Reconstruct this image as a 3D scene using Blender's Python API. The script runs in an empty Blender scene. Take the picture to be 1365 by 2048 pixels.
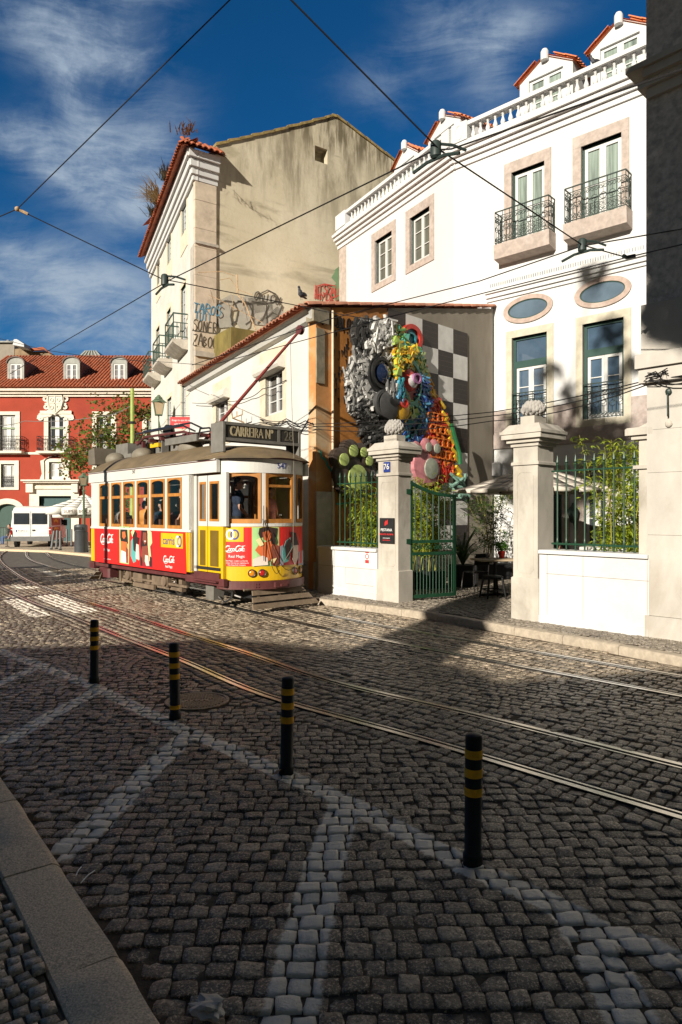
import bpy, bmesh, math, random
import numpy as np
from mathutils import Vector, Matrix, noise
R = math.radians
random.seed(7)
SC = bpy.context.scene
COL = SC.collection
# ------------------------------------------------------------------ camera, sky, sun
FPX, CX, CY, EYE = 1365.0, 682.5, 1027.0, 1.85      # focal length in photo pixels, optical centre, eye height
cam = bpy.data.cameras.new('camera'); cam_o = bpy.data.objects.new('camera', cam); COL.objects.link(cam_o)
cam.sensor_fit = 'VERTICAL'; cam.sensor_height = 36.0; cam.lens = 36.0*FPX/2048.0
cam.shift_y = 3/2048.0; cam.clip_start = .05; cam.clip_end = 3000
cam_o.location = (0, 0, EYE); cam_o.rotation_euler = (R(90), 0, 0)
SC.camera = cam_o
SUN_AZ, SUN_EL = 33.0, 21.0                          # light travels toward +Y, turned 33 degrees to +X
sl = bpy.data.lights.new('sun', 'SUN'); so = bpy.data.objects.new('sun', sl); COL.objects.link(so)
sl.energy = 5.0; sl.angle = R(.5); sl.color = (1.0, .92, .80)
a, e = R(SUN_AZ), R(SUN_EL)
LDIR = Vector((math.sin(a)*math.cos(e), math.cos(a)*math.cos(e), -math.sin(e)))
so.rotation_euler = LDIR.to_track_quat('-Z', 'Y').to_euler(); so.location = (-30, -40, 40)
SC.view_settings.view_transform = 'Standard'; SC.view_settings.look = 'None'
SC.view_settings.exposure = 0.55; SC.view_settings.gamma = 1.0; SC.view_settings.use_curve_mapping = False
SC.render.film_transparent = False
SC.cycles.max_bounces = 7; SC.cycles.transparent_max_bounces = 12; SC.cycles.caustics_reflective = False
SC.cycles.caustics_refractive = False
SC.cycles.use_denoising = True

class NT:
    """small helper for writing node trees"""
    def __init__(s, tree): s.t = tree; s.n = tree.nodes; s.l = tree.links
    def new(s, kind, **kw):
        x = s.n.new(kind)
        for k, v in kw.items(): setattr(x, k, v)
        return x
    def put(s, sock, v):
        if isinstance(v, bpy.types.NodeSocket): s.l.new(v, sock)
        elif isinstance(v, bpy.types.Node): s.l.new(v.outputs[0], sock)
        elif isinstance(v, tuple) and len(v) == 3 and sock.type == 'RGBA': sock.default_value = (*v, 1)
        else: sock.default_value = v
    def math(s, op, *a):
        x = s.new('ShaderNodeMath', operation=op)
        for i, v in enumerate(a): s.put(x.inputs[i], v)
        return x.outputs[0]
    def mix(s, f, a, b, mode='MIX'):
        x = s.new('ShaderNodeMix', data_type='RGBA', blend_type=mode)
        s.put(x.inputs[0], f); s.put(x.inputs[6], a); s.put(x.inputs[7], b)
        return x.outputs[2]
    def noise(s, vec, scale, detail=4, rough=.55, dist=0.0):
        x = s.new('ShaderNodeTexNoise'); s.put(x.inputs['Vector'], vec); x.inputs['Scale'].default_value = scale
        x.inputs['Detail'].default_value = detail; x.inputs['Roughness'].default_value = rough
        x.inputs['Distortion'].default_value = dist
        return x.outputs['Fac']
    def ramp(s, f, lo, hi, a=0.0, b=1.0):
        x = s.new('ShaderNodeMapRange', interpolation_type='SMOOTHSTEP'); s.put(x.inputs[0], f)
        for i, v in enumerate((lo, hi, a, b)): s.put(x.inputs[i+1], v)
        return x.outputs[0]
    def scale(s, vec, sc, rot=(0, 0, 0)):
        x = s.new('ShaderNodeMapping'); s.put(x.inputs[0], vec); x.inputs[3].default_value = sc; x.inputs[2].default_value = rot
        return x.outputs[0]

world = bpy.data.worlds.new('World'); SC.world = world; world.use_nodes = True
W = NT(world.node_tree); W.n.clear()
wo = W.new('ShaderNodeOutputWorld'); bg = W.new('ShaderNodeBackground'); bg.inputs[1].default_value = .052
sky = W.new('ShaderNodeTexSky', sky_type='NISHITA'); sky.sun_disc = False
sky.sun_elevation = R(SUN_EL); sky.sun_rotation = R(180+SUN_AZ); sky.altitude = 100; sky.air_density = 1.0
sky.dust_density = .4; sky.ozone_density = 2.5
tc = W.new('ShaderNodeTexCoord'); sep = W.new('ShaderNodeSeparateXYZ'); W.l.new(tc.outputs['Generated'], sep.inputs[0])
yy = W.math('MAXIMUM', sep.outputs[1], .05)
U = W.math('DIVIDE', sep.outputs[0], yy); V = W.math('DIVIDE', sep.outputs[2], yy)
cmb = W.new('ShaderNodeCombineXYZ'); W.l.new(U, cmb.inputs[0]); W.l.new(V, cmb.inputs[1]); UV = cmb.outputs[0]
def blob(px, py, lx, ly, ang, amp):
    u0, v0 = (px-CX)/FPX, (CY-py)/FPX
    du, dv = W.math('SUBTRACT', U, u0), W.math('SUBTRACT', V, v0)
    ca, sa = math.cos(R(ang)), math.sin(R(ang))
    p = W.math('ADD', W.math('MULTIPLY', du, ca*FPX/lx), W.math('MULTIPLY', dv, sa*FPX/lx))
    q = W.math('ADD', W.math('MULTIPLY', du, -sa*FPX/ly), W.math('MULTIPLY', dv, ca*FPX/ly))
    r2 = W.math('ADD', W.math('MULTIPLY', p, p), W.math('MULTIPLY', q, q))
    return W.math('MULTIPLY', W.math('EXPONENT', W.math('MULTIPLY', r2, -1.0)), amp)
tot = None
for b in [(120, 75, 190, 75, -18, 1.0), (150, 130, 45, 150, 10, .55), (270, 30, 110, 90, 50, .9), (215, 300, 160, 110, -40, .75),
          (60, 285, 140, 45, -22, .95), (250, 385, 190, 60, -18, .95), (330, 300, 80, 120, -35, .55), (60, 560, 230, 95, -15, .95), (230, 640, 260, 120, -10, .9),
          (860, 95, 150, 60, 25, .6), (985, 105, 75, 130, -20, .62), (1060, 50, 160, 40, 22, .45), (760, 210, 130, 70, -25, .32), (1010, 210, 60, 90, 0, .3), (860, -10, 90, 60, 0, .5)]:
    c = blob(*b); tot = c if tot is None else W.math('ADD', tot, c)
wd = W.noise(UV, 2.2, 3, .5)
wc = W.new('ShaderNodeCombineXYZ'); W.l.new(wd, wc.inputs[0]); W.l.new(W.noise(W.scale(UV, (1, 1, 1), (0, 0, 1.0)), 1.7, 3), wc.inputs[1])
va = W.new('ShaderNodeVectorMath', operation='ADD'); W.l.new(UV, va.inputs[0])
vs = W.new('ShaderNodeVectorMath', operation='SCALE'); W.l.new(wc.outputs[0], vs.inputs[0]); vs.inputs['Scale'].default_value = .22
W.l.new(vs.outputs[0], va.inputs[1])
n1 = W.noise(W.scale(va.outputs[0], (1.6, 5.5, 1), (0, 0, R(32))), 3.4, 12, .66, .35)
n2 = W.noise(W.scale(va.outputs[0], (7.0, 2.0, 1), (0, 0, R(-14))), 2.8, 12, .68, .2)
n3 = W.noise(va.outputs[0], 5.5, 12, .64, .25)
wisps = W.math('ADD', W.math('MULTIPLY', n1, .50), W.math('ADD', W.math('MULTIPLY', n3, .46), W.math('MULTIPLY', n2, .08)))
cl = W.math('MULTIPLY', W.ramp(tot, .0, 1.25), W.ramp(wisps, .40, .70))
cl = W.math('ADD', cl, W.math('MULTIPLY', W.ramp(tot, .35, 1.6), .22))
front = W.ramp(sep.outputs[1], .05, .2)
cl = W.math('MULTIPLY', W.math('MINIMUM', cl, .92), front)
skyc = W.mix(W.ramp(sep.outputs[1], -.1, .45), W.mix(1.0, sky.outputs[0], (.36, .31, .24), 'MULTIPLY'), W.mix(1.0, sky.outputs[0], (.09, .62, 1.03), 'MULTIPLY'))
W.l.new(W.mix(cl, skyc, (5.0, 6.2, 7.6)), bg.inputs[0]); W.l.new(bg.outputs[0], wo.inputs[0])

# ------------------------------------------------------------------ helpers
def P(px, py, Y): return Vector(((px-CX)/FPX*Y, Y, EYE+(CY-py)/FPX*Y))
def G(px, py, z=0.0):
    Y = FPX*(EYE-z)/(py-CY)
    return Vector(((px-CX)/FPX*Y, Y, z))
Z = Vector((0, 0, 1))
class Fr:
    """a local frame: ex along, ey outward, ez up"""
    def __init__(s, o, ex, ey=None, ez=Z):
        s.o = Vector((*o, 0)) if len(o) == 2 else Vector(o)
        s.ex = (Vector((*ex, 0)) if len(ex) == 2 else Vector(ex)).normalized(); s.ez = Vector(ez)
        s.ey = Vector((s.ex.y, -s.ex.x, 0)) if ey is None else (Vector((*ey, 0)) if len(ey) == 2 else Vector(ey)).normalized()
    def p(s, x, y, z): return s.o+s.ex*x+s.ey*y+s.ez*z
    def s_at(s, px, d=0.0):
        k = (px-CX)/FPX; o = s.o+s.ey*d
        return (k*o.y-o.x)/(s.ex.x-k*s.ex.y)
    def z_at(s, px, py, d=0.0):
        Y = (s.o+s.ey*d+s.ex*s.s_at(px, d)).y
        return EYE+(CY-py)/FPX*Y
    def sz(s, px, py, d=0.0): return s.s_at(px, d), s.z_at(px, py, d)
    def rect(s, pl, pr, pt, pb, d=0.0):
        m = (pl+pr)/2
        return s.s_at(pl, d), s.s_at(pr, d), s.z_at(m, pb, d), s.z_at(m, pt, d)
    def at(s, x, y, z, ang=0.0):
        ex = s.ex*math.cos(ang)+s.ey*math.sin(ang); ey = s.ey*math.cos(ang)-s.ex*math.sin(ang)
        return Fr(s.p(x, y, z), ex, ey, s.ez)
WORLD = Fr((0, 0, 0), (1, 0, 0), (0, 1, 0))
def arc(cx, cz, rx, rz, a0, a1, n=12):
    return [(cx+rx*math.cos(R(a0+(a1-a0)*i/n)), cz+rz*math.sin(R(a0+(a1-a0)*i/n))) for i in range(n+1)]
ORG = {}
class MB:
    def __init__(s): s.v = []; s.f = []; s.mi = []; s.cur = 0
    def add(s, vs, fs):
        b = len(s.v); s.v += [tuple(v) for v in vs]
        for f in fs: s.f.append([b+i for i in f]); s.mi.append(s.cur)
    def quad(s, a, b, c, d): s.add([a, b, c, d], [(0, 1, 2, 3)])
    def box(s, fr, x0, x1, y0, y1, z0, z1, tp=0.0):
        vs = [fr.p(x, y, z) for z, t in ((z0, 0), (z1, tp)) for x, y in ((x0+t, y0+t), (x1-t, y0+t), (x1-t, y1-t), (x0+t, y1-t))]
        s.add(vs, [(3, 2, 1, 0), (4, 5, 6, 7), (0, 1, 5, 4), (1, 2, 6, 5), (2, 3, 7, 6), (3, 0, 4, 7)]); return s
    def bbox(s, fr, x0, x1, y0, y1, z0, z1, b=.01):
        """box with chamfered top and sides"""
        xs = [(x0, x0+b), (x1, x1-b)]
        r = []
        for z, k in ((z0, 0), (z1-b, 0), (z1, 1)):
            bb = b if k else 0
            X0, X1, Y0, Y1 = x0+bb, x1-bb, y0+bb, y1-bb; c = b*.8
            r.append([fr.p(X0+c, Y0, z), fr.p(X1-c, Y0, z), fr.p(X1, Y0+c, z), fr.p(X1, Y1-c, z), fr.p(X1-c, Y1, z), fr.p(X0+c, Y1, z), fr.p(X0, Y1-c, z), fr.p(X0, Y0+c, z)])
        fs = []
        for k in range(2):
            for i in range(8): fs.append((k*8+i, k*8+(i+1) % 8, k*8+8+(i+1) % 8, k*8+8+i))
        fs += [tuple(range(7, -1, -1)), tuple(range(16, 24))]
        s.add(r[0]+r[1]+r[2], fs); return s
    def prism(s, fr, poly, y0, y1):
        """polygon of (x, z) extruded along ey"""
        n = len(poly)
        s.add([fr.p(x, y0, z) for x, z in poly]+[fr.p(x, y1, z) for x, z in poly],
              [tuple(range(n)), tuple(range(2*n-1, n-1, -1))]+[(i, (i+1) % n, n+(i+1) % n, n+i) for i in range(n)]); return s
    def prismx(s, fr, poly, x0, x1):
        """polygon of (y, z) extruded along ex"""
        n = len(poly)
        s.add([fr.p(x0, y, z) for y, z in poly]+[fr.p(x1, y, z) for y, z in poly],
              [tuple(range(n)), tuple(range(2*n-1, n-1, -1))]+[(i, (i+1) % n, n+(i+1) % n, n+i) for i in range(n)]); return s
    def prismz(s, fr, poly, z0, z1):
        n = len(poly)
        s.add([fr.p(x, y, z0) for x, y in poly]+[fr.p(x, y, z1) for x, y in poly],
              [tuple(range(n)), tuple(range(2*n-1, n-1, -1))]+[(i, (i+1) % n, n+(i+1) % n, n+i) for i in range(n)]); return s
    def tube(s, pts, r, n=8, cap=True):
        pts = [Vector(p) for p in pts]; m = len(pts); rs = r if isinstance(r, (list, tuple)) else [r]*m
        b = []; up = None
        for i, p in enumerate(pts):
            d = (pts[min(i+1, m-1)]-pts[max(i-1, 0)])
            d = d.normalized() if d.length > 1e-9 else Vector((0, 0, 1))
            if up is None: up = Vector((0, 0, 1)) if abs(d.z) < .9 else Vector((1, 0, 0))
            u = d.cross(up); u = u.normalized() if u.length > 1e-6 else Vector((1, 0, 0)); w = d.cross(u).normalized(); up = -w if False else u.cross(d)
            for k in range(n):
                t = 2*math.pi*k/n; b.append(p+(u*math.cos(t)+w*math.sin(t))*rs[i])
        fs = [(i*n+k, i*n+(k+1) % n, (i+1)*n+(k+1) % n, (i+1)*n+k) for i in range(m-1) for k in range(n)]
        if cap: fs += [tuple(range(n-1, -1, -1)), tuple(range((m-1)*n, m*n))]
        s.add(b, fs); return s
    def lathe(s, fr, prof, n=12, ax='z'):
        b = []
        for r_, h in prof:
            for k in range(n):
                t = 2*math.pi*k/n; c, d = r_*math.cos(t), r_*math.sin(t)
                b.append(fr.p(c, d, h) if ax == 'z' else fr.p(c, h, d) if ax == 'y' else fr.p(h, c, d))
        m = len(prof)
        fs = [(i*n+k, i*n+(k+1) % n, (i+1)*n+(k+1) % n, (i+1)*n+k) for i in range(m-1) for k in range(n)]
        fs += [tuple(range(n-1, -1, -1)), tuple(range((m-1)*n, m*n))]
        s.add(b, fs); return s
    def ribbon(s, fr, pts, w, y0, y1):
        """a painted stroke or flat bar: polyline of (x, z) with width, lying between y0 and y1"""
        pts = [Vector(p) for p in pts]; L = []; Rr = []
        ws = w if isinstance(w, (list, tuple)) else [w]*len(pts)
        for i, p in enumerate(pts):
            d = pts[min(i+1, len(pts)-1)]-pts[max(i-1, 0)]
            d = d.normalized() if d.length > 1e-9 else Vector((1, 0)); q = Vector((-d.y, d.x))*ws[i]/2
            L.append(p+q); Rr.append(p-q)
        b = []
        for l, r_ in zip(L, Rr): b += [fr.p(l.x, y0, l.y), fr.p(r_.x, y0, r_.y), fr.p(r_.x, y1, r_.y), fr.p(l.x, y1, l.y)]
        fs = []
        for i in range(len(pts)-1):
            for k in range(4): fs.append((i*4+k, i*4+(k+1) % 4, i*4+4+(k+1) % 4, i*4+4+k))
        m = (len(pts)-1)*4; fs += [(0, 1, 2, 3), (m+3, m+2, m+1, m)]
        s.add(b, fs); return s
    def ball(s, fr, c, r, nu=14, nv=9):
        rx, ry, rz = r if isinstance(r, tuple) else (r, r, r)
        b = [fr.p(c[0], c[1], c[2]-rz)]
        for j in range(1, nv):
            t = math.pi*j/nv
            for k in range(nu):
                q = 2*math.pi*k/nu; b.append(fr.p(c[0]+rx*math.sin(t)*math.cos(q), c[1]+ry*math.sin(t)*math.sin(q), c[2]-rz*math.cos(t)))
        b.append(fr.p(c[0], c[1], c[2]+rz)); fs = []
        for k in range(nu):
            fs.append((0, 1+(k+1) % nu, 1+k)); e = 1+(nv-2)*nu; fs.append((e+k, e+(k+1) % nu, len(b)-1))
            for j in range(nv-2): fs.append((1+j*nu+k, 1+j*nu+(k+1) % nu, 1+(j+1)*nu+(k+1) % nu, 1+(j+1)*nu+k))
        s.add(b, fs); return s
    def text(s, fr, txt, size, x, z, y=0.0, th=.004, align='CENTER', sx=1.0, shear=0.0):
        cu = bpy.data.curves.new('t', 'FONT'); cu.body = txt; cu.size = size; cu.align_x = align; cu.align_y = 'CENTER'; cu.resolution_u = 3
        cu.extrude = th/2; cu.shear = shear
        ob = bpy.data.objects.new('t', cu); COL.objects.link(ob)
        dg = bpy.context.evaluated_depsgraph_get(); me = bpy.data.meshes.new_from_object(ob.evaluated_get(dg))
        s.add([fr.p(x+v.co.x*sx, y+th/2+v.co.z, z+v.co.y) for v in me.vertices], [tuple(p.vertices) for p in me.polygons])
        bpy.data.objects.remove(ob); bpy.data.curves.remove(cu); bpy.data.meshes.remove(me); return s
    def holes(s, fr, x0, x1, z0, z1, hs, depth=.2, y=0.0):
        """a wall face with rectangular openings and their reveals"""
        xs = sorted({x0, x1, *[min(max(h[i], x0), x1) for h in hs for i in (0, 1)]}); zs = sorted({z0, z1, *[min(max(h[i], z0), z1) for h in hs for i in (2, 3)]})
        for i in range(len(xs)-1):
            for j in range(len(zs)-1):
                mx, mz = (xs[i]+xs[i+1])/2, (zs[j]+zs[j+1])/2
                if any(h[0] < mx < h[1] and h[2] < mz < h[3] for h in hs): continue
                s.quad(fr.p(xs[i], y, zs[j]), fr.p(xs[i+1], y, zs[j]), fr.p(xs[i+1], y, zs[j+1]), fr.p(xs[i], y, zs[j+1]))
        for a, b, c, d in hs:
            for q in (((a, c), (b, c)), ((b, c), (b, d)), ((b, d), (a, d)), ((a, d), (a, c))):
                (p0, q0), (p1, q1) = q
                s.quad(fr.p(p0, y, q0), fr.p(p1, y, q1), fr.p(p1, y-depth, q1), fr.p(p0, y-depth, q0))
        return s
    def build(s, name, mat, parent=None, smooth=False, recalc=True, origin=None):
        me = bpy.data.meshes.new(name)
        o = ORG.get(parent.name, Vector((0, 0, 0))) if parent is not None else (Vector(origin) if origin else Vector((0, 0, 0)))
        me.from_pydata([(v[0]-o.x, v[1]-o.y, v[2]-o.z) for v in s.v], [], s.f)
        mats = mat if isinstance(mat, (list, tuple)) else [mat]
        for m in mats: me.materials.append(m)
        if len(mats) > 1: me.polygons.foreach_set('material_index', s.mi)
        if recalc:
            bm = bmesh.new(); bm.from_mesh(me); bmesh.ops.recalc_face_normals(bm, faces=bm.faces); bm.to_mesh(me); bm.free()
        if smooth:
            me.polygons.foreach_set('use_smooth', [True]*len(me.polygons))
            if smooth != 'all':
                bm = bmesh.new(); bm.from_mesh(me)
                for ed in bm.edges:
                    if len(ed.link_faces) == 2 and ed.calc_face_angle(0) > R(40): ed.smooth = False
                bm.to_mesh(me); bm.free()
        me.update()
        ob = bpy.data.objects.new(name, me); COL.objects.link(ob)
        if parent is not None: ob.parent = parent
        else: ob.location = o
        ORG[ob.name] = o
        return ob
def tag(o, label, cat, group=None):
    o['label'] = label; o['category'] = cat
    if group: o['group'] = group
    return o
def thing(name, label, cat, loc=(0, 0, 0), group=None):
    o = bpy.data.objects.new(name, None); COL.objects.link(o); o.location = loc; o.empty_display_size = .2
    ORG[o.name] = Vector(loc); return tag(o, label, cat, group)
def struct(o): o['kind'] = 'structure'; return o
def dup(root, loc, rz=0.0, label=None, scale=None):
    def cp(o, par):
        c = o.copy(); COL.objects.link(c)
        if par is not None: c.parent = par
        for ch in [x for x in o.children]: cp(ch, c)
        return c
    r_ = cp(root, None); r_.location = loc; r_.rotation_euler = (0, 0, rz)
    if scale: r_.scale = scale
    if label: r_['label'] = label
    return r_
# ------------------------------------------------------------------ materials
def M(name, col, rough=.75, var=.12, vs=2.0, bump=.0, bs=60.0, metal=0.0, spec=.4, col2=None, amt=.5, vdet=6, stretch=None, bdist=.01):
    m = bpy.data.materials.new(name); m.use_nodes = True; t = NT(m.node_tree); b = t.n['Principled BSDF']
    geo = t.new('ShaderNodeNewGeometry'); pos = geo.outputs['Position']
    p2 = t.scale(pos, stretch) if stretch else pos
    n = t.noise(p2, vs, vdet, .6)
    c = t.mix(t.ramp(n, .3, .7), tuple(x*(1-var) for x in col), tuple(min(1, x*(1+var)) for x in col))
    if col2 is not None: c = t.mix(t.math('MULTIPLY', t.ramp(t.noise(p2, vs*.37, 8, .65, .3), .5, .68), amt), c, col2)
    t.put(b.inputs['Base Color'], c); b.inputs['Roughness'].default_value = rough; b.inputs['Metallic'].default_value = metal
    b.inputs['Specular IOR Level'].default_value = spec
    if bump:
        bn = t.new('ShaderNodeBump'); bn.inputs['Strength'].default_value = bump; bn.inputs['Distance'].default_value = bdist
        t.put(bn.inputs['Height'], t.noise(pos, bs, 6, .6)); t.l.new(bn.outputs[0], b.inputs['Normal'])
    return m
def glassy(name, col, rough=.03, spec=.8):
    m = M(name, col, rough, .25, .8, spec=spec); return m
def clear_glass(name):
    m = bpy.data.materials.new(name); m.use_nodes = True; t = NT(m.node_tree); t.n.clear()
    o = t.new('ShaderNodeOutputMaterial'); tr = t.new('ShaderNodeBsdfTransparent'); gl = t.new('ShaderNodeBsdfGlossy')
    tr.inputs[0].default_value = (.965, .97, .96, 1); gl.inputs['Roughness'].default_value = .02
    fr = t.new('ShaderNodeFresnel'); fr.inputs[0].default_value = 1.5
    mx = t.new('ShaderNodeMixShader'); bk = t.new('ShaderNodeNewGeometry').outputs['Backfacing']; t.l.new(t.math('MULTIPLY', t.math('ADD', fr.outputs[0], .01), t.math('SUBTRACT', 1.0, bk)), mx.inputs[0]); t.l.new(tr.outputs[0], mx.inputs[1]); t.l.new(gl.outputs[0], mx.inputs[2])
    t.l.new(mx.outputs[0], o.inputs[0]); return m
def leafmat(name, c1, c2, sc=9):
    m = bpy.data.materials.new(name); m.use_nodes = True; t = NT(m.node_tree); b = t.n['Principled BSDF']
    geo = t.new('ShaderNodeNewGeometry'); n = t.noise(geo.outputs['Position'], sc, 3)
    c = t.mix(t.ramp(n, .35, .65), c1, c2); t.put(b.inputs['Base Color'], c); b.inputs['Roughness'].default_value = .5
    tl = t.new('ShaderNodeBsdfTranslucent'); t.put(tl.inputs[0], c); mx = t.new('ShaderNodeMixShader'); mx.inputs[0].default_value = .35
    out = t.n['Material Output']; t.l.new(b.outputs[0], mx.inputs[1]); t.l.new(tl.outputs[0], mx.inputs[2]); t.l.new(mx.outputs[0], out.inputs[0]); return m
m_white = M('white_plaster', (.60, .60, .59), .85, .03, .6, .12, 25, spec=.2, col2=(.53, .52, .50), amt=.4, stretch=(1, 1, .35))
m_cream = M('cream_plaster', (.59, .58, .53), .9, .07, 1.2, .25, 18, spec=.2, col2=(.55, .47, .34), amt=.35)
m_cream2 = M('cream_wall', (.60, .595, .555), .9, .06, .8, .2, 18, spec=.2, col2=(.44, .40, .32), amt=.5)
m_lime = M('pink_limestone', (.40, .335, .29), .8, .16, 7, .15, 50, spec=.3, col2=(.50, .45, .41), amt=.5)
m_grime = M('weathered_limestone', (.46, .42, .36), .85, .14, 4, .3, 35, spec=.3, col2=(.33, .28, .22), amt=.55)
m_pil = M('pillar_stone', (.46, .425, .365), .85, .12, 3, .3, 40, spec=.3, col2=(.27, .235, .19), amt=.7, stretch=(1, 1, .5))
m_pale = M('pale_stone', (.47, .44, .39), .8, .10, 2.2, .25, 45, spec=.3, col2=(.33, .28, .22), amt=.6, stretch=(1, 1, .6))
m_grey = M('grey_marble', (.50, .46, .42), .7, .3, 11, .1, 50, spec=.4, col2=(.60, .54, .48), amt=.6)
m_wwall = M('white_painted_wall', (.60, .595, .58), .8, .04, 1.5, .15, 30, spec=.25, col2=(.46, .44, .40), amt=.45)
m_conc = M('grey_render', (.27, .24, .195), .9, .10, 2.0, .3, 20, spec=.2, col2=(.36, .33, .28), amt=.45, stretch=(1, 1, .4))
m_orange = M('orange_plaster', (.42, .175, .045), .9, .16, 2.5, .35, 15, spec=.2, col2=(.26, .13, .06), amt=.8)
m_strip = M('peeling_plaster', (.50, .24, .09), .9, .15, 2.5, .35, 15, spec=.2, col2=(.50, .40, .26), amt=.9)
m_tile = M('clay_tile', (.36, .11, .055), .85, .25, 3.0, .2, 30, spec=.2, col2=(.34, .16, .10), amt=.6)
m_tileold = M('old_clay_tile', (.42, .19, .12), .9, .25, 4.0, .2, 30, spec=.2, col2=(.22, .17, .13), amt=.6)
m_tilenew = M('new_clay_tile', (.62, .20, .085), .85, .12, 3.0, .1, 30, spec=.2)
m_redw = M('red_plaster', (.33, .056, .032), .9, .12, .5, .2, 10, spec=.2, col2=(.22, .04, .03), amt=.6)
m_iron = M('dark_green_iron', (.018, .035, .028), .5, .1, 5, spec=.5)
m_green = M('green_painted_iron', (.010, .046, .023), .4, .15, 5, spec=.5)
m_gpole = M('lime_green_paint', (.30, .37, .08), .5, .15, 4, spec=.4, col2=(.22, .26, .10), amt=.5)
m_black = M('black_paint', (.010, .010, .010), .45, .2, 8, spec=.25)
m_blackm = M('matt_black', (.015, .015, .016), .7, .2, 8, spec=.3)
m_cable = M('cable_black', (.012, .011, .011), .6, .1, 8)
m_yel = M('band_yellow', (.85, .42, .015), .5, .15, 20, spec=.4, col2=(.45, .22, .02), amt=.5)
m_wood = M('window_wood', (.42, .175, .035), .5, .2, 6, spec=.4, stretch=(1, 1, .3))
m_tyel = M('tram_yellow', (.68, .42, .008), .35, .06, 2, spec=.5, col2=(.6, .34, .02), amt=.3)
m_twhite = M('tram_white', (.60, .585, .54), .4, .04, 2, spec=.45, col2=(.6, .56, .47), amt=.35)
m_tred = M('advert_red', (.66, .022, .018), .38, .03, 2, spec=.45)
m_troof = M('tram_roof', (.17, .125, .07), .65, .2, 2.5, .1, 20, spec=.35, col2=(.09, .075, .055), amt=.7)
m_tgrey = M('roof_gear_grey', (.17, .16, .14), .6, .15, 5, spec=.4)
m_maroon = M('maroon_paint', (.10, .028, .028), .5, .15, 4, spec=.4, col2=(.14, .075, .05), amt=.5)
m_truck = M('dusty_brown_steel', (.17, .125, .085), .7, .2, 6, spec=.3, col2=(.09, .065, .045), amt=.6)
m_steel = M('worn_steel', (.30, .28, .26), .35, .2, 12, metal=1.0, col2=(.16, .12, .09), amt=.4)
m_railtop = M('polished_rail', (.55, .54, .52), .25, .15, 25, metal=1.0)
m_raildark = M('rail_groove', (.018, .016, .014), .6, .2, 10)
m_txtw = M('white_lettering', (.80, .80, .78), .5, .02)
m_txtk = M('dark_lettering', (.03, .03, .04), .5, .02)
m_txtb = M('blue_lettering', (.03, .05, .22), .5, .05)
m_frame = M('white_window_frame', (.58, .58, .56), .5, .04, 3, spec=.4)
m_gframe = M('dark_green_frame', (.02, .06, .05), .45, .1, 3, spec=.45)
m_glass = glassy('window_glass', (.030, .036, .042))
m_glassg = M('curtained_glass', (.22, .27, .235), .12, .38, 1.6, spec=.7, stretch=(7, 7, .35), col2=(.07, .09, .085), amt=.6)
m_glassb = glassy('sky_tinted_glass', (.06, .10, .15), .02, 1.0)
m_glassw = glassy('white_curtain_glass', (.40, .40, .38), .08)
m_clear = clear_glass('clear_glass')
m_dark = M('dark_interior', (.02, .018, .016), .9, .2, 3)
m_canvas = M('beige_canvas', (.55, .50, .43), .9, .05, 3, .1, 60, spec=.1)
m_wcanvas = M('white_canvas', (.76, .74, .68), .9, .05, 3, spec=.1)
m_skin = M('skin', (.46, .25, .17), .55, .08, 12)
m_hair = M('dark_hair', (.02, .013, .010), .6, .2, 40)
m_ghair = M('grey_hair', (.35, .32, .28), .7, .2, 40)
m_navy = M('navy_cloth', (.018, .028, .055), .9, .15, 12)
def C(name, col, rough=.6, **k): return M(name, col, rough, .08, 4, **k)
m_bark = M('bark', (.12, .09, .06), .95, .25, 8, .6, 25, spec=.1)
# ------------------------------------------------------------------ ground, cobbles, kerbs, rails
rng = np.random.default_rng(3)
def gp(px, py, z=0.0): v = G(px, py, z); return (v.x, v.y)
def smooth_line(pts, n=6):
    """Catmull-Rom through points"""
    P_ = [np.array(p, float) for p in pts]; P_ = [2*P_[0]-P_[1]]+P_+[2*P_[-1]-P_[-2]]; out = []
    for i in range(1, len(P_)-2):
        a, b, c, d = P_[i-1:i+3]
        for k in range(n):
            t = k/n; out.append(.5*((2*b)+(-a+c)*t+(2*a-5*b+4*c-d)*t*t+(-a+3*b-3*c+d)*t**3))
    out.append(P_[-2]); return np.array(out)
def offset(line, d):
    t = np.gradient(line, axis=0); t /= np.linalg.norm(t, axis=1)[:, None]
    return line+np.stack([-t[:, 1], t[:, 0]], 1)*d
near_c = smooth_line([(6.3, 1.15), (4.0, 2.9), (2.27, 4.6), (.93, 5.95), (-.45, 7.25), (-1.62, 8.82), (-2.98, 10.55), (-4.5, 12.55), (-6.6, 15.2), (-10.1, 20.3), (-15.5, 30), (-20, 42)])
far_c = smooth_line([(8.5, 2.9), (5.6, 5.35), (3.62, 7.38), (1.66, 9.47), (.9, 10.33), (-.08, 11.5), (-1.42, 13.3), (-3.2, 15.65), (-4.6, 17.3), (-7.5, 20.9), (-12.3, 28), (-17, 38)])
GA = .44
def dist_line(x, y, line):
    """signed distance (positive on the left of the line's direction) and arc position to a polyline"""
    best = np.full(x.shape, 1e9); sg = np.zeros(x.shape)
    for (ax, ay), (bx, by) in zip(line[:-1], line[1:]):
        dx, dy = bx-ax, by-ay; l2 = dx*dx+dy*dy
        t = np.clip(((x-ax)*dx+(y-ay)*dy)/l2, 0, 1); ex, ey = x-ax-t*dx, y-ay-t*dy
        d = np.hypot(ex, ey); m = d < best; best = np.where(m, d, best); sg = np.where(m, np.sign(dx*(y-ay)-dy*(x-ax)), sg)
    return best*sg
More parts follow.
